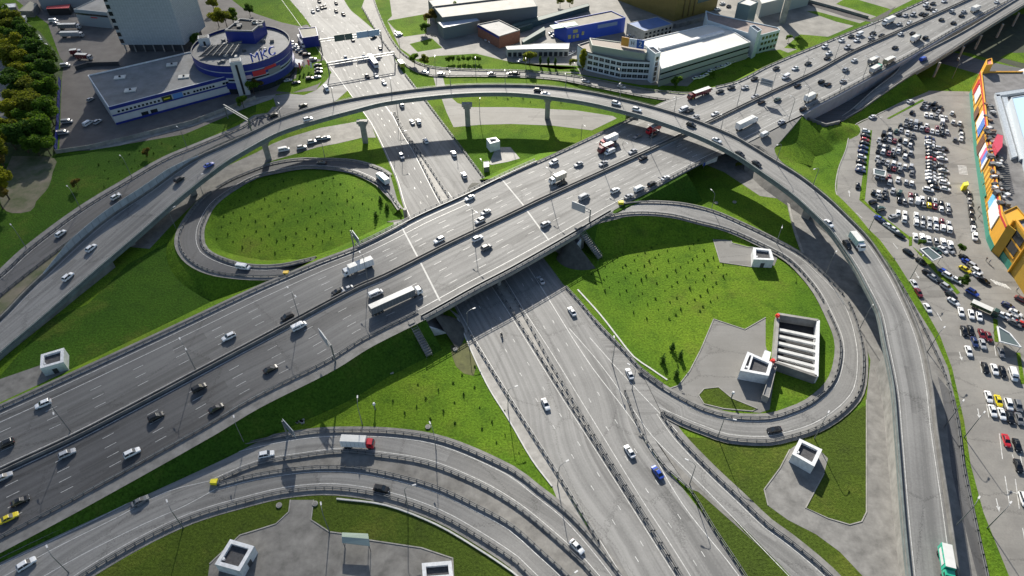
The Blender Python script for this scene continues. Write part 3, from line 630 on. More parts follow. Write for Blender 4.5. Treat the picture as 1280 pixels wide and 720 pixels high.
# strip right of the flyover, then sunken service road, grass strip
flat('paved_ground',[(1062,262),(1078,282),(1090,300),(1111,328),(1130,360),(1167,420),(1185,460),(1200,526),(1207,580),(1217,630),(1236,722),(1250,790),(1190,790),(1170,640),(1150,520),(1130,420),(1100,350),(1060,300),(1040,270)],CONC_D,.034)
DR1=EL([(1172,470),(1182,520),(1190,590),(1204,650),(1222,722),(1240,790)]); DR2=EL([(1196,500),(1206,550),(1214,600),(1226,650),(1246,722),(1262,790)])
DR2p=pair(DR1,DR2); tag(ribbon('road_surface',DR1,DR2p,ASPH_D,.05),kind='structure')
flat('grass_strip',[(1078,282),(1090,300),(1111,328),(1130,360),(1167,420),(1185,460),(1200,526),(1207,580),(1217,630),(1236,722),(1252,790),(1275,790),(1260,722),(1229,640),(1213,580),(1205,526),(1190,460),(1175,420),(1141,360),(1121,328),(1100,300),(1080,281)],GRASS,.06)
guardrail(EL([(1078,287),(1104,325),(1128,362),(1155,415),(1178,465),(1195,530),(1203,590),(1214,640),(1232,722)]),'long guardrail between the flyover and the car park grass strip',3.2)
# ================================================================== CAR PARK
flat('car_park',[(1078,280),(1062,262),(1046,245),(1047,215),(1057,188),(1067,158),(1096,143.5),(1143,120),(1160,113.5),(1213,114.5),(1420,118),(1500,400),(1500,800),(1280,800),(1262,722),(1229,640),(1213,580),(1205,526),(1190,460),(1175,420),(1141,360),(1121,328),(1100,300)],LOT,.04)
kb=MB(); wallstrip(kb,EL([(1078,280),(1062,262),(1046,245),(1047,215),(1057,188),(1067,158),(1096,143.5),(1143,120)]),.4,0,.2); tag(kb.build('kerb',CONC),kind='structure')
for pxs in ([(1086,163),(1090,163),(1081,250),(1074,250)],[(1074,250),(1079,249),(1092,262),(1137,296),(1136,300),(1090,264)],[(1136,296),(1140,296),(1140,307),(1136,308)],[(1108.5,148),(1111,149),(1155,126),(1153,124)],[(1140,308),(1168,330),(1172,340),(1176,338),(1200,366),(1196,368),(1168,340)],[(1241,398),(1247,400),(1248,428),(1243,427)],[(1270,441),(1275,441),(1281,480),(1276,480)]):
    flat('grass_strip',pxs,GRASS,.10)
# arrows, bay lines
pl=MB()
def strip(a,b,w=.2,z=.07):
    A=P(*a); B=P(*b); d=(B-A).normalized(); n=Vector((-d.y,d.x,0))*w/2; u=Vector((0,0,z)); pl.quad(A-n+u,B-n+u,B+n+u,A+n+u)
for a,b in (((1256,595),(1262,632)),((1269,599),(1274,636)),((1259,613),(1271,617)),((1249,542),(1253,574)),((1278,660),(1284,690)),((1171,391),(1177,401)),((1070,266),(1078,273)),((1116,304),(1122,311)),((1236,457),(1226,453)),((1225,452),(1227,466)),((1233,505),(1236,522)),((1265,568),(1268,577)),((1275,568),(1279,590)),((1200,410),(1201,420)),((1243,432),(1245,445))): strip(a,b)
def arrow(u,v,du,dv):
    A=P(u,v); B=P(u+du,v+dv); d=(B-A).normalized(); n=Vector((-d.y,d.x,0)); z=Vector((0,0,.075)); L_=(B-A).length
    pl.quad(A-n*.12+z,A+d*L_*.65-n*.12+z,A+d*L_*.65+n*.12+z,A+n*.12+z); pl.add([A+d*L_*.6-n*.5+z,B+z,A+d*L_*.6+n*.5+z],[(0,1,2)])
arrow(1199,440,3.5,11); arrow(1222,511,2.5,13); arrow(1245,623,4,17); arrow(1144,340,5,9); arrow(1062,246,-1,-8); arrow(1104,146,-5,1)
for k in range(7): strip((1197+.3*k,207+k*1.7),(1208+.3*k,208+k*1.7),.5)
for k in range(6): strip((1238+k*3.5,349+k*1.2),(1246+k*3.5,356+k*1.2),.5)
tag(pl.build('painted_marking',PAINT),kind='structure')
# ================================================================== SUNKEN ROAD AND SIDE VIADUCT, UPPER RIGHT
tag(flat('road_surface',[(1000,144),(1032,157),(1048,153),(1078,138),(1125,106),(1160,84),(1230,44),(1215,38),(1150,72),(1110,92),(1060,118),(1020,136)],ASPH_SHADE,.05,z0=1.6),kind='structure')  # road tone darkened to carry the shadow of the highway wall
rw=MB(); mw=[p for p in MS if p.x>P(1000,145,7).x]
vs=[];fs=[]
for k,p in enumerate(mw):
    n=normals2(mw)[k]*-1; q=p+n*.9; vs+=[(p.x+n.x*.7,p.y+n.y*.7,p.z+.05),(q.x,q.y,0.0),(p.x,p.y,p.z+.05)]
for k in range(len(mw)-1): fs+=[(3*k,3*k+1,3*k+4,3*k+3),(3*k+2,3*k,3*k+3,3*k+5)]
rw.add(vs,[f[::-1] for f in fs]); wo=rw.build('retaining_wall',mat('wall_bluegrey',(.30,.30,.32),.6,noise=.2,scale=.3)); tag(wo,'tall sloping grey retaining wall under the main highway beside the sunken road','wall')
for f in wo.data.polygons: pass
# portal mound of grass with dark parapet
pa,pb,pc=P(1002,146,4.2),P(1032,157,3.6),P(1049,153,2.4)
pts=[pa,pb,pc]
top=[Vector((p.x,p.y,p.z)) for p in pts]
q=[P(998,166,2.6),P(1028,178,2.0),P(1054,160,1.2)]
mb=MB()
def segd(p,a,b):
    ab=(b-a).xy; t=max(0,min(1,(p-a.xy).dot(ab)/ab.length_squared)); c_=a.lerp(b,t); return (p-c_.xy).length,c_.z,ab.x*(p.y-a.y)-ab.y*(p.x-a.x)
c0=(pa+pc)/2; G=34; st=1.6; vs=[];ok=[]
for iy in range(G):
    for ix in range(G):
        p=Vector((c0.x+(ix-G/2)*st,c0.y+(iy-G*.8)*st)); d1=segd(p,pa,pb); d2=segd(p,pb,pc); d=min(d1,d2,key=lambda t:t[0]); t=max(0,1-d[0]/(17 if p.x<pb.x else 11)); hh=d[1]*t*t*(3-2*t)*1.0-.06
        ok.append(d[2]<=.5); vs.append((p.x,p.y,hh if d[2]<=.5 else -.3))
fs=[(iy*G+ix,iy*G+ix+1,(iy+1)*G+ix+1,(iy+1)*G+ix) for iy in range(G-1) for ix in range(G-1) if ok[iy*G+ix] and ok[iy*G+ix+1] and ok[(iy+1)*G+ix] and ok[(iy+1)*G+ix+1]]
mb.add(vs,fs)
tag(mb.build('grass_mound',GRASS,smooth=True),kind='structure')
mb=MB(); wallstrip(mb,[p.copy() for p in pts],.7,-5,.9); po=mb.build('tunnel_portal',CONC_D); tag(po,'dark concrete portal parapet where the sunken road enters its tunnel','tunnel portal')
ZS=[(1040,.3),(1066,1.5),(1100,4),(1131,6),(1170,8),(1225,9),(1300,9.5),(1400,10)]
SL=EL([(1047,151),(1066,137),(1092,114),(1120,92),(1131,78),(1157,65),(1207,39),(1271,0),(1350,-48)],lambda u,v:interp(u,ZS)); SR=EL([(1050,153),(1075,138),(1100,120),(1144,90),(1170,75),(1225,40),(1280,6),(1390,-60)],lambda u,v:interp(u-10,ZS))
SRp=pair(SL,SR)
for a,b in zip(SL,SRp): b.z=a.z
sv=empty('side_viaduct',(P(1170,70,0).x,P(1170,70,0).y,0)); tag(sv,'narrow side viaduct rising right beside the main highway in the upper right corner','viaduct'); s0=Vector((sv.location.x,sv.location.y,0))
SA=[p-s0 for p in SL]; SB=[p-s0 for p in SRp]
ribbon('carriageway',SA,SB,ASPH,.05,sv); ribbon('deck',inset(SA,SB,-.5),inset(SB,SA,-.5),CONC_D,-.03,sv,1.3,FASCIA)
mb=MB(); wallstrip(mb,inset(SA,SB,-.2),.3,0,.8); wallstrip(mb,inset(SB,SA,-.2),.3,0,.8); mb.build('parapet',CONC,sv)
skirt('embankment',[p for p in SRp if p.x<P(1150,90,7).x],-1,GRASS,.8,1.6,.5)
for (u,v) in ((1176,76),(1206,56),(1228,42),(1255,28),(1275,14)):
    p=P(u,v,8.5); 
    for k in (0,1):
        mb=MB(); q=p+Vector((-5*k,6*k,0)); mb.tube([(q.x-s0.x,q.y-s0.y,-.2),(q.x-s0.x,q.y-s0.y,7.6)],.6,8); mb.build('pier',CONC,sv)
guardrail(offset(SR,.2),'thin railing on the near edge of the side viaduct in the upper right corner',6,posts=False)
# road passing under the viaduct, dark slope and far bits
flat('road_surface',[(1120,80),(1150,75),(1180,80),(1290,112),(1420,140),(1420,118),(1290,88),(1230,76),(1180,62),(1150,58)],ASPH_D,.03)
flat('river_bank',[(1180,62),(1210,66),(1300,92),(1420,120),(1420,0),(1260,20),(1230,40)],mat('slope_grass_shaded',(.035,.045,.02),.9,noise=.5,scale=.2),.02)  # dark tone holds the shade on the grass below the viaduct
flat('grass_field',[(1250,72),(1300,84),(1330,80),(1300,66),(1262,66)],GRASS,.04)
tag(MARK.build('lane_marking',PAINT),kind='structure')
# ================================================================== BUILDINGS
def W2(pts,h): return [P(a,b,h) for a,b in pts]
def centroid(ps): return Vector((sum(p.x for p in ps)/len(ps),sum(p.y for p in ps)/len(ps),0))
_pane={}
def windows(root,a,b,z0,z1,n,w=1.4,m=None,frame=None,nm='window',skip=(),proud=.06,side=-1):
    """n windows on the wall from a to b (root space); every window an object of its own"""
    m=m or GLASS; d=b-a; d.z=0; L_=d.length; d.normalize(); nn=Vector((d.y,-d.x,0))*(-side)
    key=(round(w,2),round(z1-z0,2),m.name,nm)
    if key not in _pane:
        mb=MB(); mb.box((0,0,0),(w,.12,z1-z0)); mats=[m]
        if frame: mb.box((0,.0,-(z1-z0)/2-.08),(w+.3,.22,.14),0,1); mats.append(frame); mb.box((0,.02,0),(.09,.16,z1-z0),0,1); mb.box((0,.02,.1),(w,.16,.08),0,1)
        o=mb.build(nm,mats,root); _pane[key]=o; fresh=True
    else: fresh=False
    for i in range(n):
        if i in skip: continue
        if fresh: o=_pane[key]; fresh=False
        else: o=_pane[key].copy(); col.objects.link(o); o.parent=root
        p=a+d*(L_*(i+.5)/n)+nn*proud; o.location=(p.x,p.y,(z0+z1)/2); o.rotation_euler=(0,0,math.atan2(d.y,d.x))
def bld(name,label,cat,roof,h,wm,rm,parapet=.5,pt=.35,pm=None,hp=None,nroof='roof',z0=-.1,group=None):
    pts=W2(roof,h) if not isinstance(roof[0],Vector) else roof; c=centroid(pts); root=empty(name,c); tag(root,label,cat,group); q=[(p.x-c.x,p.y-c.y) for p in pts]
    mb=MB(); n=len(q); ar=sum(q[i][0]*q[(i+1)%n][1]-q[(i+1)%n][0]*q[i][1] for i in range(n)); q=q if ar>0 else q[::-1]
    vs=[(x,y,z0) for x,y in q]+[(x,y,h) for x,y in q]; mb.add(vs,[(i,(i+1)%n,n+(i+1)%n,n+i) for i in range(n)]); mb.build('wall',wm,root)
    mb=MB(); mb.prism([(x*.998,y*.998) for x,y in q],h-.4,h-.05); ro=mb.build(nroof,rm,root)
    if parapet:
        mb=MB(); loop=[Vector((x,y,h)) for x,y in q]
        k=len(loop)
        vs=[]; cx=Vector((0,0,0))
        inn=[]
        for i in range(k):
            p0,p1,p2=loop[i-1],loop[i],loop[(i+1)%k]; e1=(p1-p0).normalized(); e2=(p2-p1).normalized(); n1=Vector((-e1.y,e1.x,0)); n2=Vector((-e2.y,e2.x,0)); bi=(n1+n2); bi=bi/max(.3,bi.dot(n1)) ; inn.append(p1+bi*pt)
        for p,r in zip(loop,inn): vs+=[(p.x*1.001,p.y*1.001,h-.1),(p.x*1.001,p.y*1.001,h+parapet),(r.x,r.y,h+parapet),(r.x,r.y,h-.1)]
        fs=[]
        for i in range(k):
            a=4*i; b=4*((i+1)%k); fs+=[(a,b,b+1,a+1),(a+1,b+1,b+2,a+2),(a+2,b+2,b+3,a+3)]
        mb.add(vs,fs); mb.build('parapet',pm or wm,ro)
    root['_n']=len(q); 
    del root['_n']
    return root,[Vector((x,y,0)) for x,y in q],c
def band(root,a,b,z0,z1,m,nm,proud=.08,side=-1,th=.12):
    d=b-a; d.z=0; L_=d.length; d.normalize(); nn=Vector((d.y,-d.x,0))*(-side); c=(a+b)/2+nn*proud
    mb=MB(); mb.box((c.x,c.y,(z0+z1)/2),(L_,th,z1-z0),math.atan2(d.y,d.x)); return mb.build(nm,m,root)
# small white tunnel kiosks: white box, broad white parapet round a dark sunken roof
def kiosk(roof,h,label,name='tunnel_kiosk',vent=True,door=None,group='white tunnel ventilation kiosks'):
    root,q,c=bld(name,label,'kiosk',roof,h,WHITE,mat('roof_tar',(.07,.07,.075),.9,noise=.4,scale=1.5),.7,.9,WHITE,group=group)
    if vent:
        p=q[0]*.55+q[-1]*.1; mb=MB(); mb.tube([(p.x,p.y,h-.1),(p.x,p.y,h+.7)],.35,10); mb.build('roof_vent',WHITE,root)
    a,b=q[2],q[3]; windows(root,a,b,.5,1.7,2,1.1,RAIL_D,nm='air_grille',side=-1)
    if door is not None:
        a,b=q[door],q[(door+1)%len(q)]; windows(root,a,b,0,2.0,1,1.3,RAIL_D,nm='door',side=-1)
    return root,q,c
kiosk([(52.4,445),(81.3,436.5),(80.6,454.3),(51.3,462.6)],2.9,'white ventilation kiosk on the grass at the left edge, beside the main highway',door=0)
kiosk([(998.7,550),(1026.9,563.7),(1016.9,585),(989.4,569.4)],2.9,'white ventilation kiosk standing alone below the right loop ramp',door=1)
kiosk([(288.7,675.6),(318.7,684.4),(300.6,715.6),(269.4,706.9)],2.9,'white ventilation kiosk on the concrete yard at the bottom, left of the shelter',door=1)
kiosk([(527.5,705.6),(564.4,702.5),(567,724),(529,727)],2.9,'white ventilation kiosk cut by the bottom edge of the picture',vent=False)
kiosk([(941,311),(963,313.5),(967,327),(941.5,326)],2.9,'white ventilation kiosk on the small yard inside the upper part of the right loop',door=0)
r6,q6,c6=kiosk([(933.8,441.3),(965,455),(960.3,471.6),(924.4,465)],3.3,'large white two-part kiosk building beside the open tunnel shaft',door=3)
mb=MB(); a=P(940,446,3.3)-c6; b=P(934,466,3.3)-c6; mb.box((a.x*.5+b.x*.5,a.y*.5+b.y*.5,3.65),(.5,(a-b).length*.95,.75),math.atan2((a-b).y,(a-b).x)-math.pi/2); mb.build('roof_divider',WHITE,r6)
kiosk([(608,175),(620,173),(625,178),(612.8,181.4)],3.6,'small pale-roofed hut on a concrete pad beyond the bridge','utility_hut',False,group='small huts and tanks on the verges')
# grey tank box
root,q,c=bld('utility_cabinet','grey metal cabinet on the concrete verge right of the lower highway, near the hut','cabinet',[(604.5,202),(611,201.5),(611.5,208.5),(604.7,209.5)],2.4,mat('cabinet_grey',(.18,.19,.2),.5),mat('cabinet_top',(.3,.31,.32),.5),.1,.1)
root,q,c=bld('kiosk_annex','low white machine block attached behind the large kiosk','plant box',[(956,437),(964,440),(961,452),(952,449)],2.2,WHITE,WHITE,0)
# corridor right of the big kiosk
root,q,c=bld('service_gallery','long low grey gallery running down from the large kiosk beside the tunnel shaft','gallery',[(966,455),(971,458),(961,498),(953,494)],2.4,CONC,ROOFG,.3,.2)
# open tunnel shaft with cross beams
sh_=W2([(973,392),(1023,400),(1021,470),(968.5,452)],3.2); cs=centroid(sh_); ts=empty('tunnel_shaft',cs); tag(ts,'open rectangular tunnel shaft with white walls and five cross beams inside the right loop','tunnel shaft')
q=[Vector((p.x-cs.x,p.y-cs.y,0)) for p in sh_]
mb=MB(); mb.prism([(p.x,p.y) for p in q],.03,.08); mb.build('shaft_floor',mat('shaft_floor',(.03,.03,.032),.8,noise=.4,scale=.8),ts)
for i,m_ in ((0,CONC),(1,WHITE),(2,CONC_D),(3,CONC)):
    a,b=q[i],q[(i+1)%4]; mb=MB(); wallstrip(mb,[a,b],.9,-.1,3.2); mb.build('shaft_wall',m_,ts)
for t in (.30,.44,.58,.72,.86,.97):
    a=q[0].lerp(q[3],t); b=q[1].lerp(q[2],t*.93+.02); mb=MB(); wallstrip(mb,[a,b],1.1,1.9,2.6); mb.build('cross_beam',mat('beam_white',(.6,.6,.58),.6,noise=.2,scale=.6),ts)
for (u,v) in ((972.5,393.5),(966.5,450)):
    p=P(u,v,4.4)-cs; mb=MB(); mb.tube([(p.x,p.y,3.1),(p.x,p.y,3.8)],.3,8); mb.tube([(p.x,p.y,3.8),(p.x,p.y,4.6)],[.75,.5],10); mb.build('red_beacon',mat('beacon_red',(.8,.03,.02),.5),ts)
# open-sided shelter with a green and grey roof
sp=W2([(427.5,665.5),(460,667),(462.5,682),(427.5,678)],3.4); cs=centroid(sp); st_=empty('carport_shelter',cs); tag(st_,'open shelter with a two-tone green and grey roof on the bottom concrete yard','shelter')
q=[Vector((p.x-cs.x,p.y-cs.y,0)) for p in sp]
mids=[(q[0]+q[3])/2,(q[1]+q[2])/2]
for a,b,cc,d,z0,z1,m_,nm in ((q[0],q[1],mids[1],mids[0],3.4,3.75,mat('roof_darkgreen',(.04,.12,.09),.5),'far_roof'),(mids[0],mids[1],q[2],q[3],3.75,3.2,mat('roof_palegreen',(.24,.30,.29),.5),'near_roof')):
    mb=MB(); up=[Vector((a.x,a.y,z0)),Vector((b.x,b.y,z0)),Vector((cc.x,cc.y,z1)),Vector((d.x,d.y,z1))]; dn=[p-Vector((0,0,.15)) for p in up]; mb.add([*dn,*up],[(4,5,6,7),(3,2,1,0),(0,1,5,4),(1,2,6,5),(2,3,7,6),(3,0,4,7)]); mb.f=[f[::-1] for f in mb.f]; mb.build(nm,m_,st_)
for p in q:
    mb=MB(); k=p*.92; mb.tube([(k.x,k.y,0),(k.x,k.y,3.2)],.09,6); mb.build('post',RAIL_D,st_)
# ---- yard surfaces for the top of the picture
flat('paved_yard',[(363,625),(361,640),(345,655),(320,663),(300,669),(262,705),(255,760),(600,760),(567,722),(566,698),(527,685),(460,675),(427,667),(412,665),(389,650),(392,625)],CONC_B,.03)
flat('paved_yard',[(-60,-60),(60,30),(78,80),(74,190),(112,188),(230,168),(320,130),(345,118),(395,113),(410,88),(402,60),(386,32),(370,25),(340,0),(300,-60)],mat('yard_dark',(.13,.12,.115),.85,noise=.3,scale=.15),.02)
flat('paved_yard',[(479,-60),(490,20),(484,26),(500,60),(520,74),(600,77),(650,86),(720,92),(800,106),(870,108),(960,76),(1035,46),(1120,10),(1160,-10),(1260,-60)],mat('yard_light',(.23,.22,.20),.8,noise=.35,scale=.12),.02)
flat('grass_field',[(290,0),(270,-60),(420,-60),(366,3),(386,30),(375,33),(352,28),(322,18),(303,10)],GRASS,.035)
for pg in ([(484,26),(535,17),(533,42),(505,46),(492,35)],[(512,55),(540,48),(553,60),(522,65)],[(520,74),(545,70),(595,67),(640,78),(720,84),(725,90),(650,89),(600,88),(545,85),(528,80)],[(450,11),(470,5),(487,18),(470,22),(455,21)],[(455,-10),(470,-10),(478,4),(465,8)],[(372,84),(405,75),(416,88),(398,105),(365,116),(345,114),(352,103),(370,98)],[(374,50),(380,45),(400,62),(402,75),(390,72)],[(858,109),(885,84),(930,68),(975,62),(985,66),(945,84),(905,100),(875,112)],[(980,60),(1000,43),(1035,46),(1040,48),(1005,62)],[(1008,14),(1020,14),(1078,30),(1070,33),(1045,27)],[(1045,5),(1100,22),(1115,12),(1060,-4)],[(640,79),(735,83),(720,86),(700,87)]): flat('grass_field',pg,GRASS,.045)
flat('paved_yard',[(112,188),(116,182),(160,171),(240,152),(320,122),(345,118),(340,124),(240,158),(150,182)],CONC,.05)
# ---- tower
tw,q,c=bld('office_tower','tall grey panelled office tower cut by the top edge, upper left','tower',[P(152,56,4.2),P(231,56,4.2),P(257,33,4.2),P(181,31,4.2)],50,mat('tower_panels',(.36,.40,.42),.45,noise=.12,scale=.2),ROOFG,0,z0=4.2)
pn,_b=nodes_of(MATS['tower_panels']); bt=pn.nodes.new('ShaderNodeTexBrick'); bt.inputs['Scale'].default_value=.33; bt.inputs['Color1'].default_value=(.36,.40,.42,1); bt.inputs['Color2'].default_value=(.41,.45,.47,1); bt.inputs['Mortar'].default_value=(.15,.17,.18,1); bt.inputs['Mortar Size'].default_value=.012; bt.offset=0
ge=pn.nodes.new('ShaderNodeNewGeometry'); sx=pn.nodes.new('ShaderNodeSeparateXYZ'); cx_=pn.nodes.new('ShaderNodeCombineXYZ'); ad=pn.nodes.new('ShaderNodeMath'); ad.operation='ADD'
pn.links.new(ge.outputs['Position'],sx.inputs[0]); pn.links.new(sx.outputs[0],ad.inputs[0]); pn.links.new(sx.outputs[1],ad.inputs[1]); pn.links.new(ad.outputs[0],cx_.inputs[0]); pn.links.new(sx.outputs[2],cx_.inputs[1]); pn.links.new(cx_.outputs[0],bt.inputs['Vector']); pn.links.new(bt.outputs['Color'],_b.inputs['Base Color'])
S_=sorted(q,key=lambda p:p.y)[:2]; S_.sort(key=lambda p:p.x)
for k in range(12): windows(tw,S_[0],S_[0].lerp(S_[1],.06),5.2+k*3.6,7.3+k*3.6,1,2.0,GLASS,side=-1)
mb=MB(); mb.prism([((p*.86).x,(p*.86).y) for p in q],-.1,4.3); mb.build('ground_floor',mat('ground_floor_dark',(.06,.065,.07),.5),tw)
for k in range(7):
    p=S_[0].lerp(S_[1],(k+.2)/6.6); mb=MB(); mb.tube([(p.x,p.y+.6,-.1),(p.x,p.y+.6,4.3)],.35,8); mb.build('column',CONC,tw)
# ---- low wing left of the tower and a canopy hall behind
rt,q,c=bld('warehouse','pale grey workshop hall with a dark window strip, left of the tower','building',[(92,12),(127,-4),(150,0),(133,16)],9,mat('hall_bluegrey',(.30,.34,.36),.6),ROOFG,.3)
S2=sorted(q,key=lambda p:p.y)[:2]; S2.sort(key=lambda p:p.x); band(rt,S2[0],S2[1],6.4,7.4,GLASS,'window_strip')
band(rt,S2[0].lerp(S2[1],.45),S2[0].lerp(S2[1],.65),5.2,5.8,REDP,'sign')
bld('canopy','long red and white flat canopy beyond the yard, top left','canopy',[(58,8),(88,5),(86,10),(58,11)],4,DARK,REDP,0); bld('shed','low grey shed roof at the top left corner','shed',[(-6,5),(20,4),(20,9),(-6,11)],4,CONC_D,WHITE,.1)
bld('shed','beige flat shed roof beside the trees, top left','shed',[(22,14),(38,0),(47,5),(40,14)],3.5,CONC_D,mat('roof_beige',(.32,.30,.24),.8),.1)
bld('office_block','far office block with rows of windows, top left','building',[(45,-12),(118,-16),(112,-10),(46,-4)],8,mat('office_pale',(.3,.32,.34),.6),ROOFG,.3)
# ---- blue and white low hall
hw,q,c=bld('sales_hall','long low hall with blue and white facade and grey roof, upper left','building',[(110,95),(136,135),(297,93),(290,64),(236,66),(150,86)],8.5,mat('facade_white_hall',(.50,.52,.54),.6,noise=.1,scale=.3),ROOFG,.5,.4,WHITE)
A_=P(136,135,8.5)-c; B_=P(297,93,8.5)-c; A_.z=B_.z=0
sd_=-1
band(hw,A_,B_,7.4,8.9,BLUE,'blue_band',.1); band(hw,A_,B_,4.2,4.9,BLUE,'blue_band',.1); band(hw,A_,B_,0,1.0,BLUE,'blue_band',.1)
windows(hw,A_.lerp(B_,.04),A_.lerp(B_,.37),5.4,6.3,11,1.0); windows(hw,A_.lerp(B_,.54),A_.lerp(B_,.60),5.4,6.3,2,1.0); windows(hw,A_.lerp(B_,.62),A_.lerp(B_,.80),5.4,6.3,7,1.0); windows(hw,A_.lerp(B_,.86),A_.lerp(B_,.96),5.4,6.4,4,1.2)
band(hw,A_.lerp(B_,.38),A_.lerp(B_,.455),4.9,7.2,mat('sign_darkgreen',(.03,.05,.02),.5),'sign_board',.16); band(hw,A_.lerp(B_,.395),A_.lerp(B_,.44),5.8,6.3,YEL,'sign_stripe',.26); band(hw,A_.lerp(B_,.465),A_.lerp(B_,.54),4.9,7.2,mat('sign_skyblue',(.10,.25,.55),.5),'sign_board',.16)
windows(hw,A_.lerp(B_,.19),A_.lerp(B_,.33),0,2.6,2,3.0,GLASS,nm='door')
for (u,v) in ((163,113),(150,97),(215,81),(230,96)):
    p=P(u,v,8.6)-c; mb=MB(); mb.box((p.x,p.y,8.75),(5.0,3.4,.5),.25); s=mb.build('skylight',mat('skylight_pale',(.55,.55,.52),.5),hw); mb=MB(); mb.box((p.x,p.y,9.2),(.8,.8,.6),.25); mb.build('roof_vent',DARK,hw)
# ---- round showroom
RC=P(302,58,13.5); RR=(P(362,57,13.5)-P(241,62,13.5)).length/2
rs_=empty('round_showroom',(RC.x,RC.y,0)); tag(rs_,'round blue and white showroom with banded facade and roof letters, upper left','building')
def ring(r,z0,z1,m,nm,cap=False,a0=0,a1=2*math.pi,n=64):
    mb=MB(); vs=[]
    full=abs(a1-a0-2*math.pi)<1e-6; K=n if full else n+1
    for k in range(K):
        a=a0+(a1-a0)*k/n; vs+=[(r*math.cos(a),r*math.sin(a),z0),(r*math.cos(a),r*math.sin(a),z1)]
    fs=[]
    for k in range(n):
        i=2*k; j=2*((k+1)%K); fs.append((i,j,j+1,i+1))
    mb.add(vs,fs)
    if cap: mb.add([(r*math.cos(2*math.pi*k/n),r*math.sin(2*math.pi*k/n),z1) for k in range(n)],[tuple(range(n))])
    return mb.build(nm,m,rs_)
ring(RR,-.1,2.8,GLASS,'ground_floor_glazing'); SLV=mat('facade_silver',(.40,.45,.52),.4); ring(RR+.35,2.8,5.6,BLUE,'blue_band',True); ring(RR-.5,5.6,6.4,SLV,'white_band'); ring(RR-.6,6.4,7.5,GLASS,'window_band'); ring(RR,7.5,8.4,SLV,'white_band'); ring(RR+.2,8.4,10.7,BLUE,'blue_band',True); ring(RR,10.7,11.3,SLV,'white_band'); ring(RR+.3,11.3,14.4,BLUE,'parapet_band'); ring(RR-.1,12.9,13.4,ROOFG,'roof',True)
mb=MB(); vs=[];
cir=[Vector((RR*math.cos(2*math.pi*k/64),RR*math.sin(2*math.pi*k/64),0)) for k in range(65)]; wallstrip(mb,cir,.45,14.3,14.55); mb.build('parapet_coping',ROOFG,rs_)
for k in range(26):
    a=random.uniform(0,6.28); r9=random.uniform(4,RR-4); mb=MB(); mb.box((0,0,.5),(random.uniform(.8,2.4),random.uniform(.7,1.8),random.uniform(.6,1.5)),a); o9=mb.build('roof_unit',random.choice([RAIL,RAIL_D,CONC_D,ROOFW]),rs_); o9.location=(r9*math.cos(a),r9*math.sin(a),13.5)
for a0,a1,z0,z1,m_ in ((-1.12,-.86,8.0,10.6,REDP),(-1.5,-1.15,7.4,9.2,mat('banner_pink',(.55,.38,.45),.5)),(-.8,-.5,7.0,9.5,mat('banner_grey',(.2,.22,.25),.4)),(-.86,-.6,9.8,11.2,REDP)): ring(RR+.45,z0,z1,m_,'banner',False,a0,a1,10)
# rooftop plant box in blue
pr=W2([(281,39),(316,40),(331,27),(300,24)],19.5); rb,q,c=bld('rooftop_block','blue rooftop plant block with grey rim standing on the round showroom','building',pr,19.5,BLUE,DARK,.6,.8,ROOFG,z0=13.4)
for k in range(9):
    mb=MB(); x=random.uniform(-9,9); y=random.uniform(-4,4); mb.box((x,y,19.9),(random.uniform(1,2.5),random.uniform(1,2),1.2),.3); mb.build('roof_unit',random.choice([RAIL,ROOFW,RAIL_D]),rb)
# slanted lift pylons with a lattice between
for (u,v,zt,lab) in ((294,75,17,'white pylon tower with a dark slot at the near side of the round showroom'),(254,46,17,'white pylon head on the left of the round showroom')):
    p=P(u,v,zt); r=empty('pylon',(p.x,p.y,0)); tag(r,lab,'pylon','white pylons of the round showroom'); mb=MB(); mb.box((0,0,zt/2),(5.2,4.2,zt),.3); mb.build('shaft',mat('facade_white_hall',(.5,.52,.54),.6),r); mb=MB(); mb.box((.6,-2.13,zt/2-.5),(1.0,.12,zt-2),.3); mb.build('slot',DARK,r); mb=MB(); mb.box((0,0,zt+.02),(4.2,3.2,.3),.3); mb.build('top_recess',RAIL_D,r)
lt_=empty('roof_lattice',P(275,64,15)); tag(lt_,'dark and silver steel lattice canopy over the left part of the round roof','lattice')
for k in range(9):
    mb=MB(); mb.tube([(-9+k*.4,-5+k*1.25,-.6+.1*k),(9,-1+k*1.1,.4+.15*k)],.28,5); mb.build('beam',RAIL if k%2 else RAIL_D,lt_)
for k in range(6):
    mb=MB(); mb.tube([(-8+k*3,-5,0),(-5+k*2.6,5,1.2)],.25,5); mb.build('cross_bar',RAIL_D,lt_)
# roof letters
def text(body,size,depth,m,parent,loc,rot,name='sign_letters'):
    cu=bpy.data.curves.new(name,'FONT'); cu.body=body; cu.size=size; cu.extrude=depth; cu.align_x='CENTER'; cu.align_y='CENTER'
    to=bpy.data.objects.new('tmp',cu); col.objects.link(to); dg=bpy.context.evaluated_depsgraph_get(); me=bpy.data.meshes.new_from_object(to.evaluated_get(dg)); bpy.data.objects.remove(to)
    me.materials.clear(); me.materials.append(m); o=bpy.data.objects.new(name,me); col.objects.link(o); o.parent=parent; o.location=loc; o.rotation_euler=rot; return o
for i,chx in enumerate('MKC'):
    a=-.98+i*.2; text(chx,6.0,.35,BLUE2,rs_,((RR-.9)*math.cos(a),(RR-.9)*math.sin(a),16.4),(math.pi/2,0,a+math.pi/2),'roof_letter')
# small office with a blue wall right of the showroom
bld('gatehouse','small beige-roofed office with a blue wall beside the lower highway, top left','building',[(373,36),(395,34),(398,45),(378,48)],5.5,BLUE,mat('roof_beige',(.32,.30,.24),.8),.3)
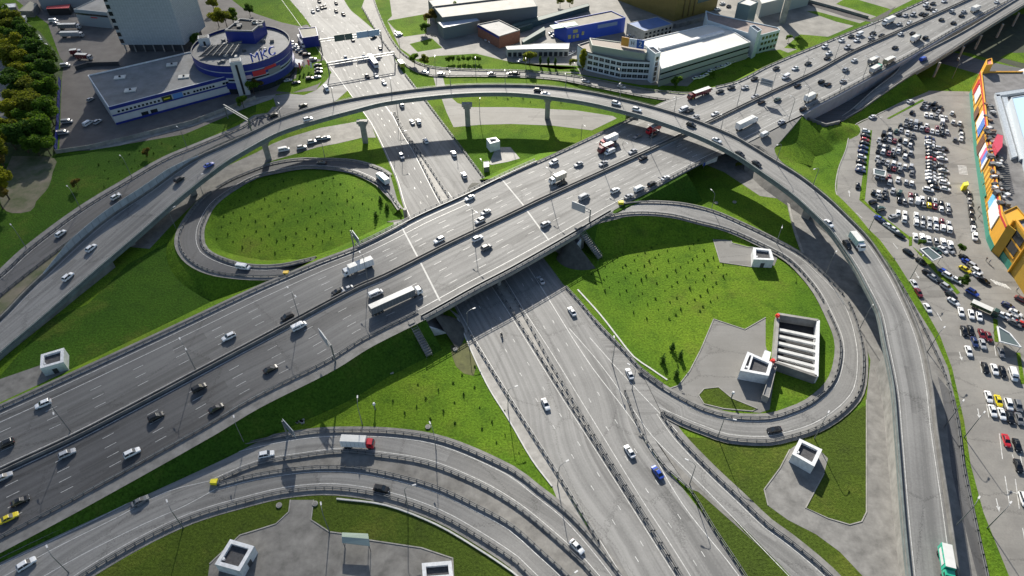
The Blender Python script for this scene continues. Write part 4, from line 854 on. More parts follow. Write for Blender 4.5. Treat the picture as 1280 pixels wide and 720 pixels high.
# ---- warehouses at the top centre
gw,q,c=bld('warehouse','long grey warehouse with ribbed double roof, top centre','building',[(535,0),(660,-16),(672,8),(553,22)],9,mat('wall_dullgreen',(.12,.14,.14),.7),mat('roof_ribbed',(.25,.24,.22),.7,noise=.3,scale=.2),.2)
mb=MB(); A_=P(540,8,9.6)-c; B_=P(668,-7,9.6)-c; mb.tube([(A_.x,A_.y,9.3),(B_.x,B_.y,9.3)],.4,6); mb.build('ridge',CONC_D,gw)
sd1,q,c=bld('shed','grey shed with a pale blue-white roof, in front of the long warehouse','shed',[(547,28),(594,20),(600,26),(554,35)],6.5,mat('wall_greygreen',(.15,.18,.18),.7),mat('roof_palelilac',(.5,.52,.58),.5),.15)
sh2,q,c=bld('brick_shop','red brick building with grey flat roof and blue fascia, top centre','building',[(597,31),(624,25.5),(650,38),(624,46)],6.5,BRICK,ROOFG,.4,.3,CONC)
A_=P(597,31,6.5)-c; B_=P(624,46,6.5)-c; A_.z=B_.z=0; band(sh2,A_,B_,5.4,6.6,BLUE,'fascia')
s3,q,c=bld('shop_row','long low white-roofed shop row beside the frontage road, top centre','building',[(632,58),(680,54),(712,54),(711,61),(680,61),(634,62)],4.2,mat('wall_cream',(.4,.4,.38),.7),WHITE,.1)
windows(s3,P(634,62,4.2)-c-Vector((0,0,4.2)),P(711,61,4.2)-c-Vector((0,0,4.2)),.3,2.6,12,1.8)
for pg,l in (([(640,34),(664,28),(666,30),(641,37)],'long dark green container wall of the walled yard, far side'),([(652,50),(680,33),(682,37),(654,53)],'long green container wall of the walled yard, near side'),([(640,30),(735,4),(737,7),(641,35)],'long dark fence wall running diagonally past the blue building')):
    r_2,_,_=bld('yard_wall',l,'wall',pg,3,mat('wall_dullgreen2',(.05,.09,.08),.7),mat('wall_dullgreen3',(.07,.11,.10),.7),0)
# ---- blue building
bb,q,c=bld('blue_building','long bright blue building with beige roof and yellowish posters, top centre','building',[(693,28),(709,36),(782,22.5),(764,14)],8,mat('facade_bright_blue',(.01,.05,.34),.45,noise=.1,scale=.3),mat('roof_beige2',(.26,.24,.20),.8,noise=.25,scale=.2),.4)
A_=P(709,36,8)-c; B_=P(782,22.5,8)-c; A_.z=B_.z=0
for t0,t1,z0,z1 in ((.02,.07,2.2,4.4),(.10,.18,5.0,6.8),(.10,.14,2.0,4.0),(.16,.20,2.0,4.0),(.25,.29,3,5)): band(bb,A_.lerp(B_,t0),A_.lerp(B_,t1),z0,z1,mat('poster_khaki',(.25,.26,.12),.6),'poster',.14)
band(bb,A_.lerp(B_,.52),A_.lerp(B_,.86),5.0,7.0,mat('poster_dim',(.12,.18,.3),.6),'sign_board',.14)
mb=MB(); mb.box(((P(705,32,8)-c).x,(P(705,32,8)-c).y,8.1),(15,5,.3),.35); mb.build('green_roof_patch',GREENR,bb)
# ---- blue roofed shop
br2,q,c=bld('blue_roofed_shop','small white shop with a sloping blue roof, top centre right','building',[(784,29),(806,39),(841,30),(822,21)],6,mat('wall_cream2',(.36,.36,.33),.7,noise=.3,scale=.5),BLUE_R,.1)
A_=P(806,39,6)-c; B_=P(841,30,6)-c; A_.z=B_.z=0; windows(br2,A_,B_,1,2.6,7,1.4); windows(br2,A_,B_,3.6,4.8,7,1.4)
# ---- golden tower block
gt,q,c=bld('golden_building','big ochre building with dark curtain glazing, cut by the top edge','building',[P(772,0,0),P(842,27,0),P(895,12,0),P(840,-20,0)],34,mat('facade_gold',(.20,.15,.035),.5,noise=.15,scale=.3),ROOFG,0)
A_=P(842,27,0)-c; B_=P(895,12,0)-c
for t in (.18,.3,.42): band(gt,A_.lerp(B_,t),A_.lerp(B_,t+.025),1,33,mat('rib_dark',(.10,.07,.02),.5),'rib',.2)
for k in range(4): band(gt,A_.lerp(B_,.5),A_.lerp(B_,.95),7+k*5,10.5+k*5,mat('glazing_teal',(.03,.09,.09),.15),'glazing',.15)
bld('wall_ring','curved grey forecourt wall at the foot of the ochre building','wall',[(842,30),(846,30),(898,16),(895,14)],2.5,CONC_D,CONC_D,0)
# ---- white office with billboards
ow,q,c=bld('white_office','white three-storey office with dark windows and roof billboards, right of top centre','building',[(722,57),(735,66),(778,76),(820,78),(816,66),(785,58),(737,52)],9.5,mat('facade_white',(.72,.76,.80),.55,noise=.08,scale=.3),mat('roof_tan',(.30,.26,.22),.8),.5,.4,mat('trim_dark',(.10,.11,.12),.6))
A_=P(735,66,9.5)-c; B_=P(778,76,9.5)-c; C_=P(820,78,9.5)-c
for z in (1.0,3.9,6.8):
    for a_,b_,n_ in ((A_,B_,6),(B_,C_,6)):
        a1=a_.copy(); b1=b_.copy(); a1.z=b1.z=0; windows(ow,a1,b1,z,z+1.6,n_,2.4,GLASS,WHITE)
up,q,c2=bld('rooftop_storey','set back pale green upper storey on the white office','building',[(737,48),(740,57),(806,68),(812,62),(790,55)],13,mat('facade_sage',(.32,.36,.30),.6),mat('roof_tan',(.30,.26,.22),.8),.3,z0=9.4)
bbq=[(776,54,785.5,56,(.55,.27,.04)),(785.5,56,795,57.5,(.62,.66,.75)),(795,57.5,804.5,59,(.03,.10,.38))]
bm=empty('roof_billboards',P(790,57,13)); tag(bm,'row of three square billboards, orange, white and blue, on the white office roof','billboard'); b0=bm.location.copy()
for i,(x0,y0,x1,y1,cc) in enumerate(bbq):
    a=P(x0,y0+3,13.2)-b0; b=P(x1,y1+3,13.2)-b0; d=(b-a); mb=MB(); ang=math.atan2(d.y,d.x); m_=(a+b)/2; mb.box((m_.x,m_.y,2.6),(d.length*.97,.35,4.4),ang); mb.build('board',mat('board_%d'%i,cc,.5),bm)
    nn=Vector((d.y,-d.x,0)).normalized()*.3
    if i==2: text('2',3.6,.05,WHITE,bm,(m_.x+nn.x,m_.y+nn.y,2.6),(math.pi/2,0,ang),'emblem')
    if i==1: text('H',2.6,.05,RAIL_D,bm,(m_.x+nn.x,m_.y+nn.y,2.6),(math.pi/2,0,ang),'emblem')
st2,q,c=bld('stair_tower','white stair tower with dark vertical window between office and white hall','tower',[(809,60),(817,59),(826,66),(819,68)],15,mat('facade_white',(.72,.76,.80),.55),GLASS,.4)
A_=P(819,68,15)-c; B_=P(826,66,15)-c; A_.z=B_.z=0
for k in range(5): windows(st2,A_,B_,1+k*2.6,3+k*2.6,1,1.6)
hl,q,c=bld('white_hall','large hall with white ribbed roof and dark window strips, right of top centre','building',[(797,52),(885,31.5),(909,35),(938,53),(826,87),(823,66)],9,mat('facade_hall_grey',(.34,.36,.36),.6),mat('roof_offwhite',(.60,.58,.53),.6,noise=.1,scale=.1),.35,.3,WHITE)
A_=P(826,87,9)-c; B_=P(938,53,9)-c; A_.z=B_.z=0
band(hl,A_,B_,6.2,7.0,GLASS,'window_strip'); band(hl,A_,B_,3.3,3.8,DARK,'window_strip')
mb=MB(); a=P(824,61,9.5)-c; b=P(904,40,9.5)-c; wallstrip(mb,[Vector((a.x,a.y,9)),Vector((b.x,b.y,9))],2.0,0,1.1); mb.build('roof_ridge_light',WHITE,hl)
wo2,q,c=bld('white_office','pale blue office with brown roof at the far end of the white hall','building',[(882,14),(893,18),(972,35),(975,38),(953,44),(940,44),(884,26)],10,mat('facade_paleblue',(.46,.54,.60),.55),mat('roof_brown',(.24,.19,.17),.8,noise=.3,scale=.3),.4)
A_=P(953,44,10)-c; B_=P(975,38,10)-c; A_.z=B_.z=0
for z in (1.2,4.4,7.4): windows(wo2,A_,B_,z,z+1.5,5,1.6)
A_=P(884,26,10)-c; B_=P(940,44,10)-c; A_.z=B_.z=0; windows(wo2,A_,B_,6.5,8,9,1.8)
band(wo2,A_.lerp(B_,.04),A_.lerp(B_,.12),5.5,8.5,mat('logo_blue',(.08,.18,.35),.5),'logo_panel',.14)
bld('stair_tower','pale stair tower with an oval dark roof at the corner of the far white office','tower',[(937,33),(943,32),(952,38),(947,41)],14,mat('facade_paleblue',(.46,.54,.60),.55),GLASS,.4)
gl,q,c=bld('glass_pavilion','square glass pavilion with a round white emblem, top right of centre','building',[(922,4),(934,-2),(948,3),(938,8)],12,mat('glass_grey',(.14,.19,.20),.2),ROOFW,.3)
p=P(930,8,9)-c; mb=MB(); mb.tube([(p.x,p.y-.3,9),(p.x,p.y-.8,9)],1.8,20); mb.build('emblem_disc',mat('emblem_pale',(.45,.5,.5),.4),gl)
bld('warehouse','white-roofed hall behind the glass pavilion, top right of centre','building',[(946,-6),(1010,-20),(1014,-10),(952,5)],8,mat('facade_hall_grey',(.34,.36,.36),.6),ROOFW,.2)
bld('gantry_pylon','slim pale concrete pylon of a metro bridge beside the railway, top right','pylon',[(983,-10),(991,-10),(991,-6),(983,-6)],16,CONC,CONC,0)
rv=flat('railway',[(990,0),(1000,-4),(1090,24),(1120,8),(1100,30),(1060,22)],mat('ballast',(.07,.065,.065),.9,noise=.4,scale=.8),.05)
mb=MB(); wallstrip(mb,EL([(990,-3),(1040,10),(1085,23)]),.5,0,1.4); tag(mb.build('railway_wall',CONC),'pale low wall along the railway cutting, top right','wall')
# ================================================================== SHOPPING MALL
MP=[P(1212,117),P(1218,190),P(1226,248),P(1233,300),P(1239,314),P(1256,300),P(1300,330),P(1500,330),P(1420,108),P(1260,117)]
hM=11
ml_,q,c=bld('shopping_mall','orange shopping mall with green base and cluttered grey roof at the right edge','building',MP,hM,ORANGE,mat('roof_mall',(.17,.165,.165),.8,noise=.4,scale=.25),.6,.5,ORANGE)
Lq=[p-c for p in MP]
for i,(a,b) in enumerate(((Lq[0],Lq[1]),(Lq[1],Lq[2]),(Lq[2],Lq[3]),(Lq[3],Lq[4]))):
    band(ml_,a,b,0,2.6,GREENP,'green_base',.12,side=-1); band(ml_,a,b,10.6,11.4,REDP,'red_cornice',.15,side=-1)
def msign(u0,v0,u1,v1,z0,z1,m,nm='sign_board'):
    a=P(u0,v0,0)-c; b=P(u1,v1,0)-c; return band(ml_,a,b,z0,z1,m,nm,.3,side=-1,th=.3)
WS=mat('sign_white',(.75,.76,.78),.4); PK=mat('sign_pink',(.7,.1,.25),.4); SB=mat('sign_blue',(.07,.2,.6),.4); SK=mat('sign_cyan',(.15,.5,.8),.4)
msign(1213,131,1214,142,5,10,WS); msign(1212.5,123,1213,129,4,10,REDP)
msign(1215.5,165,1216.7,174,4.5,10.5,WS); msign(1216.7,174,1217.7,183,4.5,10.5,SB)
msign(1219.3,203,1220.3,209,4,9.5,WS); msign(1220.3,209,1221,213,4.5,9.5,PK); msign(1221,213,1221.8,219,4.5,9.5,SB); msign(1221.8,219,1222.3,223,4,10,WS)
msign(1228.5,266,1229.8,275,5,10.3,SK); msign(1229.8,275,1232.8,298,4.2,10.3,WS)
msign(1214.5,150,1215,159,3,7,mat('recess_brown',(.12,.05,.03),.6),'entrance_recess'); msign(1218.2,190,1219.2,201,2.5,9,mat('recess_brown',(.12,.05,.03),.6),'entrance_recess')
for t in range(2): msign(1223+2*t,226+16*t,1225+2*t,240+16*t,3.2,4.4,GREENP,'teal_strip')
for i in range(3):
    a_,b_=Lq[i],Lq[i+1]
    for t in [k/9 for k in range(9)]: band(ml_,a_.lerp(b_,t),a_.lerp(b_,t+.012),2.6,10.6,ORANGE_D,'pilaster',.22,side=-1)
# roof objects
fr=[(1244,118),(1280,116),(1420,116),(1420,300),(1283,212)]
sk,q,c3=bld('roof_skylight','large pale blue raised skylight with white rim on the mall roof','skylight',[(1264,122),(1400,100),(1400,300),(1289,212)],15,mat('skylight_wall',(.42,.47,.52),.5),LTBLUE,.15,z0=10.9)
for k,(a,b,cc,d) in enumerate((((1244,118),(1250,118),(1272,195),(1265,197)),((1253,121),(1259,121),(1282,198),(1275,199)),((1244,116),(1284,110),(1285,114),(1246,120)))):
    bld('roof_duct',['long white air duct on the mall roof, outer one','long white air duct on the mall roof, inner one beside the skylight','white cross duct at the far end of the mall roof'][k],'air duct',[a,b,cc,d],12.2,mat('duct_pale',(.42,.46,.50),.4,noise=.3,scale=1.5),mat('duct_pale',(.42,.46,.50),.4),0,z0=10.9)
bld('roof_pyramid','red pointed cone roof on the mall roof','roof cone',[P(1238,186,11),P(1243,174,11),P(1250,176,11),P(1249,190,11),P(1243,197,11)],13.5,mat('cone_red',(.55,.05,.09),.5),mat('cone_red',(.55,.05,.09),.5),0,z0=10.9)
for k in range(46):
    pass
clut=empty('roof_plant',P(1240,160,11)); tag(clut,'cluttered rows of grey pipes and machine units on the mall roof behind the orange facade','roof plant'); rn=random.Random(3); cl0=clut.location.copy()
for k in range(70):
    t=rn.random(); u=1231+t*22+rn.uniform(-6,8); v=130+t*130+rn.uniform(-4,4)
    p=P(u,v,11)-cl0; mb=MB(); mb.box((0,0,.5),(rn.uniform(.8,2.6),rn.uniform(.6,2.0),rn.uniform(.5,1.6)),rn.uniform(-.2,.4)); o=mb.build('roof_unit',rn.choice([RAIL,RAIL_D,WHITE,CONC_D,mat('unit_brown',(.2,.12,.08),.7)]),clut); o.location=p
for k in range(16):
    a=P(1246+k*.5,198+k*2.6,12)-cl0; b=P(1258+k*.5,199+k*2.4,12)-cl0; mb=MB(); mb.tube([a,b],.16,5); mb.build('roof_truss',RAIL_D,clut)
# entrance block
eb=W2([(1246,258),(1264,262),(1254,295),(1243,315)],11.5)
bld('entrance_wing','ochre entrance wing with green base beside the main mall doors','building',[P(1233,298,0),P(1239,314,0),P(1248,322,0),P(1262,305,0),P(1250,290,0)],11.8,ORANGE_D,ORANGE,.4)
fr_,q,c4=bld('entrance_block','tall orange entrance block with two dark window bays and teal base, right edge','building',[P(1244,313,0),P(1262,340,0),P(1300,400,0),P(1400,380,0),P(1330,290,0)],13.5,ORANGE_D,mat('roof_mall2',(.2,.2,.2),.8),.7,.8,ORANGE)
A_=P(1244,313,0)-c4; B_=P(1262,340,0)-c4
band(fr_,A_,B_,0,2.8,GREENP,'green_base',.15); 
for z0,z1 in ((5.0,8.4),(9.2,12.4)): band(fr_,A_.lerp(B_,.22),A_.lerp(B_,.80),z0,z1,GLASS,'window_bay',.2)
band(fr_,A_,B_,8.5,9.1,ORANGE,'ledge',.3); band(fr_,A_.lerp(B_,.18),A_.lerp(B_,.85),4.4,4.9,ORANGE,'ledge',.3)
for t in (0.0,.97): band(fr_,A_.lerp(B_,t),A_.lerp(B_,t+.05),0 if t else 3,14,ORANGE,'corner_pilaster',.3,th=.8)
bld('roof_turret','orange and pink turret cluster at the far end of the mall','turret',[P(1214,112,0),P(1221,110,0),P(1222,118,0),P(1214,119,0)],15,ORANGE,mat('turret_pink',(.55,.2,.2),.5),.5)
# inflatable dome far right, stalls
dm=empty('white_dome',P(1275,118)); tag(dm,'pale grey dome behind the mall roof, top right corner','dome'); mb=MB()
for r in range(6):
    a=r/6*math.pi/2; 
rings=[]; vs=[]
for i in range(7):
    a=i/6*math.pi/2; vs+=[(9*math.cos(a)*math.cos(t*math.pi/10),9*math.cos(a)*math.sin(t*math.pi/10),13*math.sin(a)) for t in range(20)]
mb.add(vs,[(i*20+t,i*20+(t+1)%20,(i+1)*20+(t+1)%20,(i+1)*20+t) for i in range(6) for t in range(20)]); mb.build('shell',mat('dome_grey',(.3,.32,.36),.5),dm,smooth=True)
# car park frames
def openframe(px,h,label,name='trolley_shelter'):
    ps=W2(px,h); c=centroid(ps); r=empty(name,c); tag(r,label,'shelter','glass roofed trolley shelters in the car park'); q=[Vector((p.x-c.x,p.y-c.y,h)) for p in ps]
    mb=MB(); wallstrip(mb,q+[q[0]],.45,-.15,.2); mb.build('roof_frame',WHITE,r)
    mb=MB(); mb.prism([(p.x,p.y) for p in q],h-.1,h-.04); mb.build('glass_roof',mat('glass_greygreen',(.10,.13,.13),.25),r)
    for p in q: mb=MB(); mb.tube([(p.x,p.y,0),(p.x,p.y,h-.1)],.07,6); mb.build('post',RAIL_D,r)
openframe([(1150.5,311.5),(1160,309),(1176.5,321.5),(1166,326)],3.0,'white framed glass trolley shelter in the narrow green strip of the car park')
openframe([(1092.5,211),(1107,214),(1106,220.5),(1092.5,217.5)],2.6,'glass trolley shelter at the left end of an upper car park row')
openframe([(1247,408),(1262,417),(1276,434),(1250,427)],3.0,'larger white framed trolley shelter at the right edge of the car park')
# yellow kiosk by the mall
r,q,c=bld('ticket_kiosk','bright yellow kiosk box on the car park lane near the mall','kiosk',[(1204,228),(1210,226.5),(1211,231),(1205,232)],2.6,YEL,mat('kiosk_top',(.8,.85,.1),.5),0)

flat("undergrowth",[(-80,20),(20,18),(50,40),(80,78),(76,110),(72,190),(60,200),(0,205),(-80,215),(-80,170),(16,162),(20,110),(18,78),(-80,60)],mat('undergrowth_dark',(.05,.09,.016),.9,noise=.5,scale=.5),.03)
flat('dirt_track',[(-80,64),(16,78),(18,110),(14,160),(-80,168)],CONC_B,.035)
flat('bare_ground',[(15,195),(68,198),(66,215),(60,235),(45,252),(38,264),(8,264),(0,235)],DIRT,.036,True)

kb=MB()
for pg in ([(887,284),(900,328),(942,334)],[(892,399),(931,412),(957,397)],[(836,486),(848,482),(862,464),(876,437),(892,399)],[(873,494),(880,486),(898,484),(915,498),(947,511),(940,514),(905,511),(880,505),(873,494)],[(363,625),(361,640),(345,655),(320,663),(300,669),(262,705)],[(392,625),(389,650),(412,665),(427,667),(460,675),(527,685),(566,698),(567,722)],[(1030,592),(1007,635),(1035,648),(1062,656),(1077,652),(1083,640),(1083,500)],[(987,562),(975,585),(955,612),(960,632)],[(912,297),(927,295),(945,303),(955,310),(935,309),(915,304),(912,297)]): wallstrip(kb,[p for p in PL(pg)],.28,0,.16)
tag(kb.build('kerb',CONC),kind='structure')
flat('bare_ground',[(563,432),(585,428),(596,455),(592,470),(570,458)],mat('worn_grass',(.095,.10,.03),.9,noise=.4,scale=.4),.02,True)

flat('paved_yard',[(-30,505),(0,474),(52,456),(95,463),(60,482),(0,511),(-30,528)],CONC_B,.03)
# ================================================================== VEHICLES
COL={'white':(.78,.79,.80),'silver':(.42,.43,.45),'grey':(.16,.165,.175),'black':(.006,.0065,.008),'dark blue':(.015,.03,.11),'blue':(.02,.07,.42),'red':(.50,.015,.025),'dark red':(.16,.012,.018),'yellow':(.72,.58,.01),'dark green':(.02,.06,.045),'brown':(.12,.07,.04),'green':(.03,.42,.26),'tan':(.34,.28,.18),'maroon':(.16,.012,.018)}
def paint(c): return mat('car_paint_'+c.replace(' ','_'),COL[c],.3,spec=.5,coat=.7 if c not in('black','grey') else .3)
def loft(stations,ring):
    """stations: list of dicts -> ring(st) gives a list of points; caps at both ends"""
    mb=MB(); R=[ring(s) for s in stations]; n=len(R[0]); vs=[p for r in R for p in r]; fs=[]
    for i in range(len(R)-1):
        for k in range(n): fs.append((i*n+k,i*n+(k+1)%n,(i+1)*n+(k+1)%n,(i+1)*n+k))
    fs.append(tuple(range(n))[::-1]); fs.append(tuple((len(R)-1)*n+k for k in range(n))); mb.add(vs,fs); return mb
def shell(st):   # x, half width, z bottom, z top
    x,w_,zb,zt=st; h=zt-zb
    return [(x,-w_*.90,zb),(x,w_*.90,zb),(x,w_,zb+h*.25),(x,w_,zb+h*.62),(x,w_*.86,zt),(x,-w_*.86,zt),(x,-w_,zb+h*.62),(x,-w_,zb+h*.25)]
def cabring(st):
    x,wb,wt,zb,zt=st; return [(x,-wb,zb),(x,wb,zb),(x,wt,zt),(x,-wt,zt)]
_tm={}
def car_meshes(kind):
    if kind in _tm: return _tm[kind]
    parts=[]   # (name, mesh builder, material key)
    def cabin(x0,x1,x2,x3,zb,zt,wb,wt):
        g=MB(); g.add([(x0,-wb,zb),(x3,-wb,zb),(x3,wb,zb),(x0,wb,zb),(x1,-wt,zt),(x2,-wt,zt),(x2,wt,zt),(x1,wt,zt)],[(0,1,5,4),(1,2,6,5),(2,3,7,6),(3,0,4,7),(4,5,6,7)])
        r=MB(); 
        r.add([(x1-.04,-wt-.02,zt-.03),(x2+.04,-wt-.02,zt-.03),(x2+.04,wt+.02,zt-.03),(x1-.04,wt+.02,zt-.03),(x1+.1,-wt+.1,zt+.05),(x2-.1,-wt+.1,zt+.05),(x2-.1,wt-.1,zt+.05),(x1+.1,wt-.1,zt+.05)],[(3,2,1,0),(4,5,6,7),(0,1,5,4),(1,2,6,5),(2,3,7,6),(3,0,4,7)])
        for xa,xb in ((x0,x1),(x3,x2),((x1+x2)/2,(x1+x2)/2)):
            for s in (-1,1): r.tube([(xa,s*(wb+.01),zb),(xb,s*(wt+.01),zt)],.055,4)
        return g,r
    if kind=='sedan':
        b=loft([(-2.3,.70,.34,.72),(-2.2,.86,.24,.92),(-1.5,.90,.20,.98),(-.6,.90,.20,.95),(.9,.90,.20,.94),(1.7,.88,.20,.86),(2.15,.82,.24,.74),(2.32,.66,.34,.58)],shell)
        g,r=cabin(-1.75,-1.05,.25,1.05,.92,1.40,.80,.60); L=2.3
    elif kind=='hatchback':
        b=loft([(-1.98,.72,.34,.84),(-1.92,.85,.24,.98),(-1.2,.87,.20,1.0),(.7,.87,.20,.98),(1.45,.85,.20,.88),(1.85,.79,.24,.76),(2.0,.64,.34,.6)],shell)
        g,r=cabin(-1.88,-1.45,.15,.95,.95,1.48,.79,.62); L=1.98
    elif kind=='suv':
        b=loft([(-2.28,.78,.40,.95),(-2.2,.92,.32,1.12),(-1.3,.94,.30,1.14),(.9,.94,.30,1.12),(1.7,.92,.30,1.04),(2.15,.86,.34,.92),(2.3,.72,.42,.74)],shell)
        g,r=cabin(-2.15,-1.75,.35,1.10,1.09,1.72,.86,.70); L=2.28
    elif kind=='van':
        b=loft([(-2.6,.90,.35,1.9),(-2.55,.96,.3,2.0),(0.9,.96,.3,2.05),(1.5,.95,.3,1.75),(1.9,.94,.3,1.25),(2.45,.90,.32,1.05),(2.6,.8,.4,.8)],shell)
        g=MB(); g.add([(1.53,-.78,1.72),(1.53,.78,1.72),(1.92,.82,1.26),(1.92,-.82,1.26)],[(0,3,2,1)]); 
        for s in (-1,1): g.box((.9,s*.955,1.45),(1.0,.04,.45)); g.box((-1.2,s*.955,1.45),(2.4,.04,.42))
        r=MB(); r.box((-.8,0,2.06),(2.9,1.5,.04)); L=2.6
    for nm,mbx,mk in (('body',b,'p'),('windows',g,'g'),('roof',r,'p')): parts.append((nm,mbx,mk))
    _tm[kind]=(parts,L); return _tm[kind]
_wheel=None
def wheel_mesh(r=.33,w_=.22):
    mb=MB(); mb.tube([(0,-w_/2,0),(0,w_/2,0)],r,12,0); return mb
def mkwheel(root,r=.33,w_=.22,rim=None):
    o=wheel_mesh(r,w_).build('wheel',TYRE,root); mb=MB(); mb.tube([(0,-w_/2-.015,0),(0,w_/2+.015,0)],r*.58,8); mb.build('rim',rim or RAIL,o); return o
def cpchild(o,root):
    c=o.copy(); col.objects.link(c); c.parent=root
    for g in o.children: e=g.copy(); col.objects.link(e); e.parent=c
    return c
_car={}
def make_car(kind,colr,detail=True):
    key=(kind,colr,detail)
    if key in _car: return _car[key]
    parts,L=car_meshes(kind); name={'sedan':'sedan','hatchback':'hatchback','suv':'suv','van':'van'}[kind]
    root=empty(name,(0,0,-500))
    for nm,mbx,mk in parts: mbx.build(nm,paint(colr) if mk=='p' else GLASS,root)
    if detail:
        wm=None
        for sx in (-.62,.62):
            for sy in (-.80,.80):
                if wm is None: wm=mkwheel(root); o=wm
                else: o=cpchild(wm,root)
                o.location=(sx*L,sy*(1.05 if kind in('suv','van') else 1),.33)
        zz=.62 if kind!='suv' else .82
        hl_=None
        for sy in (-.6,.6):
            if hl_ is None: m=MB(); m.box((0,0,0),(.16,.3,.14)); hl_=m.build('headlight',mat('lamp_glass',(.6,.62,.65),.15),root); o=hl_
            else: o=hl_.copy(); col.objects.link(o); o.parent=root
            o.location=(L-.10,sy,zz)
        tl=None
        for sy in (-.66,.66):
            if tl is None: m=MB(); m.box((0,0,0),(.1,.28,.14)); tl=m.build('tail_light',mat('lamp_red',(.35,.01,.01),.25),root); o=tl
            else: o=tl.copy(); col.objects.link(o); o.parent=root
            o.location=(-L+.04,sy,zz+.1)
    else:
        m=MB(); m.box((0,0,.17),(L*1.55,1.62,.32)); m.build('underbody',TYRE,root)
    _car[key]=root; root['_used']=False; return root
def put_car(kind,colr,loc,rz,label,group,detail=True,tiltz=0):
    src=make_car(kind,colr,detail)
    if not src['_used']: o=src; src['_used']=True; o.location=loc; o.rotation_euler=(0,0,rz)
    else: o=dup(src,loc,rz)
    o.scale=(.92,.92,.92)
    tag(o,label,{'sedan':'car','hatchback':'car','suv':'suv','van':'van'}[kind],group); return o
# big vehicles, each built for itself
def wheels(root,xs,w_,r=.5):
    base=None
    for x in xs:
        for s in (-1,1):
            if base is None: base=mkwheel(root,r,.35,RAIL_D); o=base
            else: o=cpchild(base,root)
            o.location=(x,s*w_,r)
def truck(loc,rz,label,L=9.5,cab='white',box='white',boxm=None,h=3.7,tractor=False,name='box_truck',side=None,group='trucks on the roads',w_=1.22):
    root=empty(name,loc,rz); tag(root,label,'truck',group)
    cl=2.1; x1=L/2; x0=-L/2
    mb=loft([(x1-cl,1.18,.55,2.75),(x1-cl+.3,1.2,.5,2.9),(x1-.5,1.2,.5,2.75),(x1-.05,1.16,.5,1.9),(x1,1.05,.6,1.2)],shell); cb=mb.build('cab',paint(cab),root)
    g=MB(); g.box((x1-.32,0,2.2),(.5,1.9,.75)); 
    for s in (-1,1): g.box((x1-1.0,s*1.19,2.1),(.8,.06,.6))
    g.build('windscreen',GLASS,cb)
    mb=MB(); mb.box(((x0+x1-cl-.4)/2+.1,0,.85),(L-cl-.6,.9,.35)); mb.build('chassis',RAIL_D,root)
    bx1=x1-cl-(.9 if tractor else .15); bm=boxm or paint(box)
    mb=MB(); mb.box(((x0+bx1)/2,0,(1.05+h)/2),(bx1-x0,2*w_,h-1.05)); bo=mb.build('cargo_box' if not tractor else 'trailer',bm,root)
    mb=MB(); mb.box(((x0+bx1)/2,0,h+.03),(bx1-x0-.1,2*w_-.1,.06)); mb.build('box_roof',mat('truck_roof_white',(.62,.62,.60),.5,noise=.1,scale=.5),bo)
    mb=MB()
    for k in range(int((bx1-x0)/1.2)):
        for s in (-1,1): mb.box((x0+.6+k*1.2,s*(w_+.02),(1.1+h)/2),(.06,.05,h-1.2))
    mb.build('side_ribs',mat('rib_grey',(.35,.35,.36),.5),bo)
    if side:
        for s in (-1,1): mb=MB(); mb.box(((x0+bx1)/2,s*(w_+.05),2.3),((bx1-x0)*.7,.04,1.2)); mb.build('side_panel',side,root)
    root.scale=(.93,.93,.93)
    wheels(root,[x1-1.2,x0+1.3]+([x0+2.5,x0+3.8,x1-3.2] if tractor else ([x0+2.4] if L>9 else [])),1.05)
    return root
def bus(loc,rz,label,c1=(.6,.62,.66),c2=(.03,.10,.4)):
    root=empty('bus',loc,rz); tag(root,label,'bus'); m=mat('bus_white',c1,.35,coat=.5)
    loft([(-6,1.15,.4,2.95),(-5.9,1.25,.35,3.1),(5.7,1.25,.35,3.1),(5.95,1.2,.4,2.5),(6,1.1,.5,1.4)],shell).build('body',m,root)
    mb=MB()
    for s in (-1,1): mb.box((0,s*1.24,2.0),(11,.06,.8))
    mb.box((5.88,0,2.1),(.2,2.1,1.1)); mb.build('windows',GLASS,root)
    mb=MB()
    for s in (-1,1): mb.box((0,s*1.25,.9),(11.2,.05,.6))
    mb.build('stripe',mat('bus_blue',c2,.4),root); mb=MB(); mb.box((0,0,3.15),(3,1.4,.25)); mb.build('roof_unit',RAIL,root); wheels(root,[3.6,-3.4],1.15,.48); return root
# roads vehicles can be on: centre lines and directions of travel
def dirat(path,p):
    i=min(range(len(path)),key=lambda k:(path[k].xy-p.xy).length_squared); a=path[max(i-1,0)]; b=path[min(i+1,len(path)-1)]; d=b-a; return path[i].z,math.atan2(d.y,d.x),i
rd=lambda a,b,f=.5: lerpline(a,b,f)
ROADS={'far':(rd(MNp,MM),-1,'the far side of the main highway'),'near':(rd(MM,MSp),1,'the near side of the main highway'),
'fly':(rd(FF,FEp),1,'the flyover'),'outer':(rd(OL,ORp),1,'the outer left road'),'lw':(rd(WO,WIp),1,'the left loop ramp'),'re':(rd(RO,RIp),1,'the right loop ramp'),
'sw':(rd(SO,SIp),1,'the bottom left ramps'),'lhl':(rd(LL,LC and ML[:0] or LRp,.25),1,'the left half of the lower highway'),'lhr':(rd(LL,LRp,.72),-1,'the right half of the lower highway'),
'front':(rd(FN,FSp),1,'the frontage road behind the flyover'),'side':(rd(SL,SRp),1,'the side viaduct at upper right'),'exit':(rd(U2,U2p),1,'the slip lane beside the flyover')}
ORD='first second third fourth fifth sixth seventh eighth ninth tenth eleventh twelfth thirteenth fourteenth fifteenth sixteenth seventeenth eighteenth nineteenth twentieth'.split()
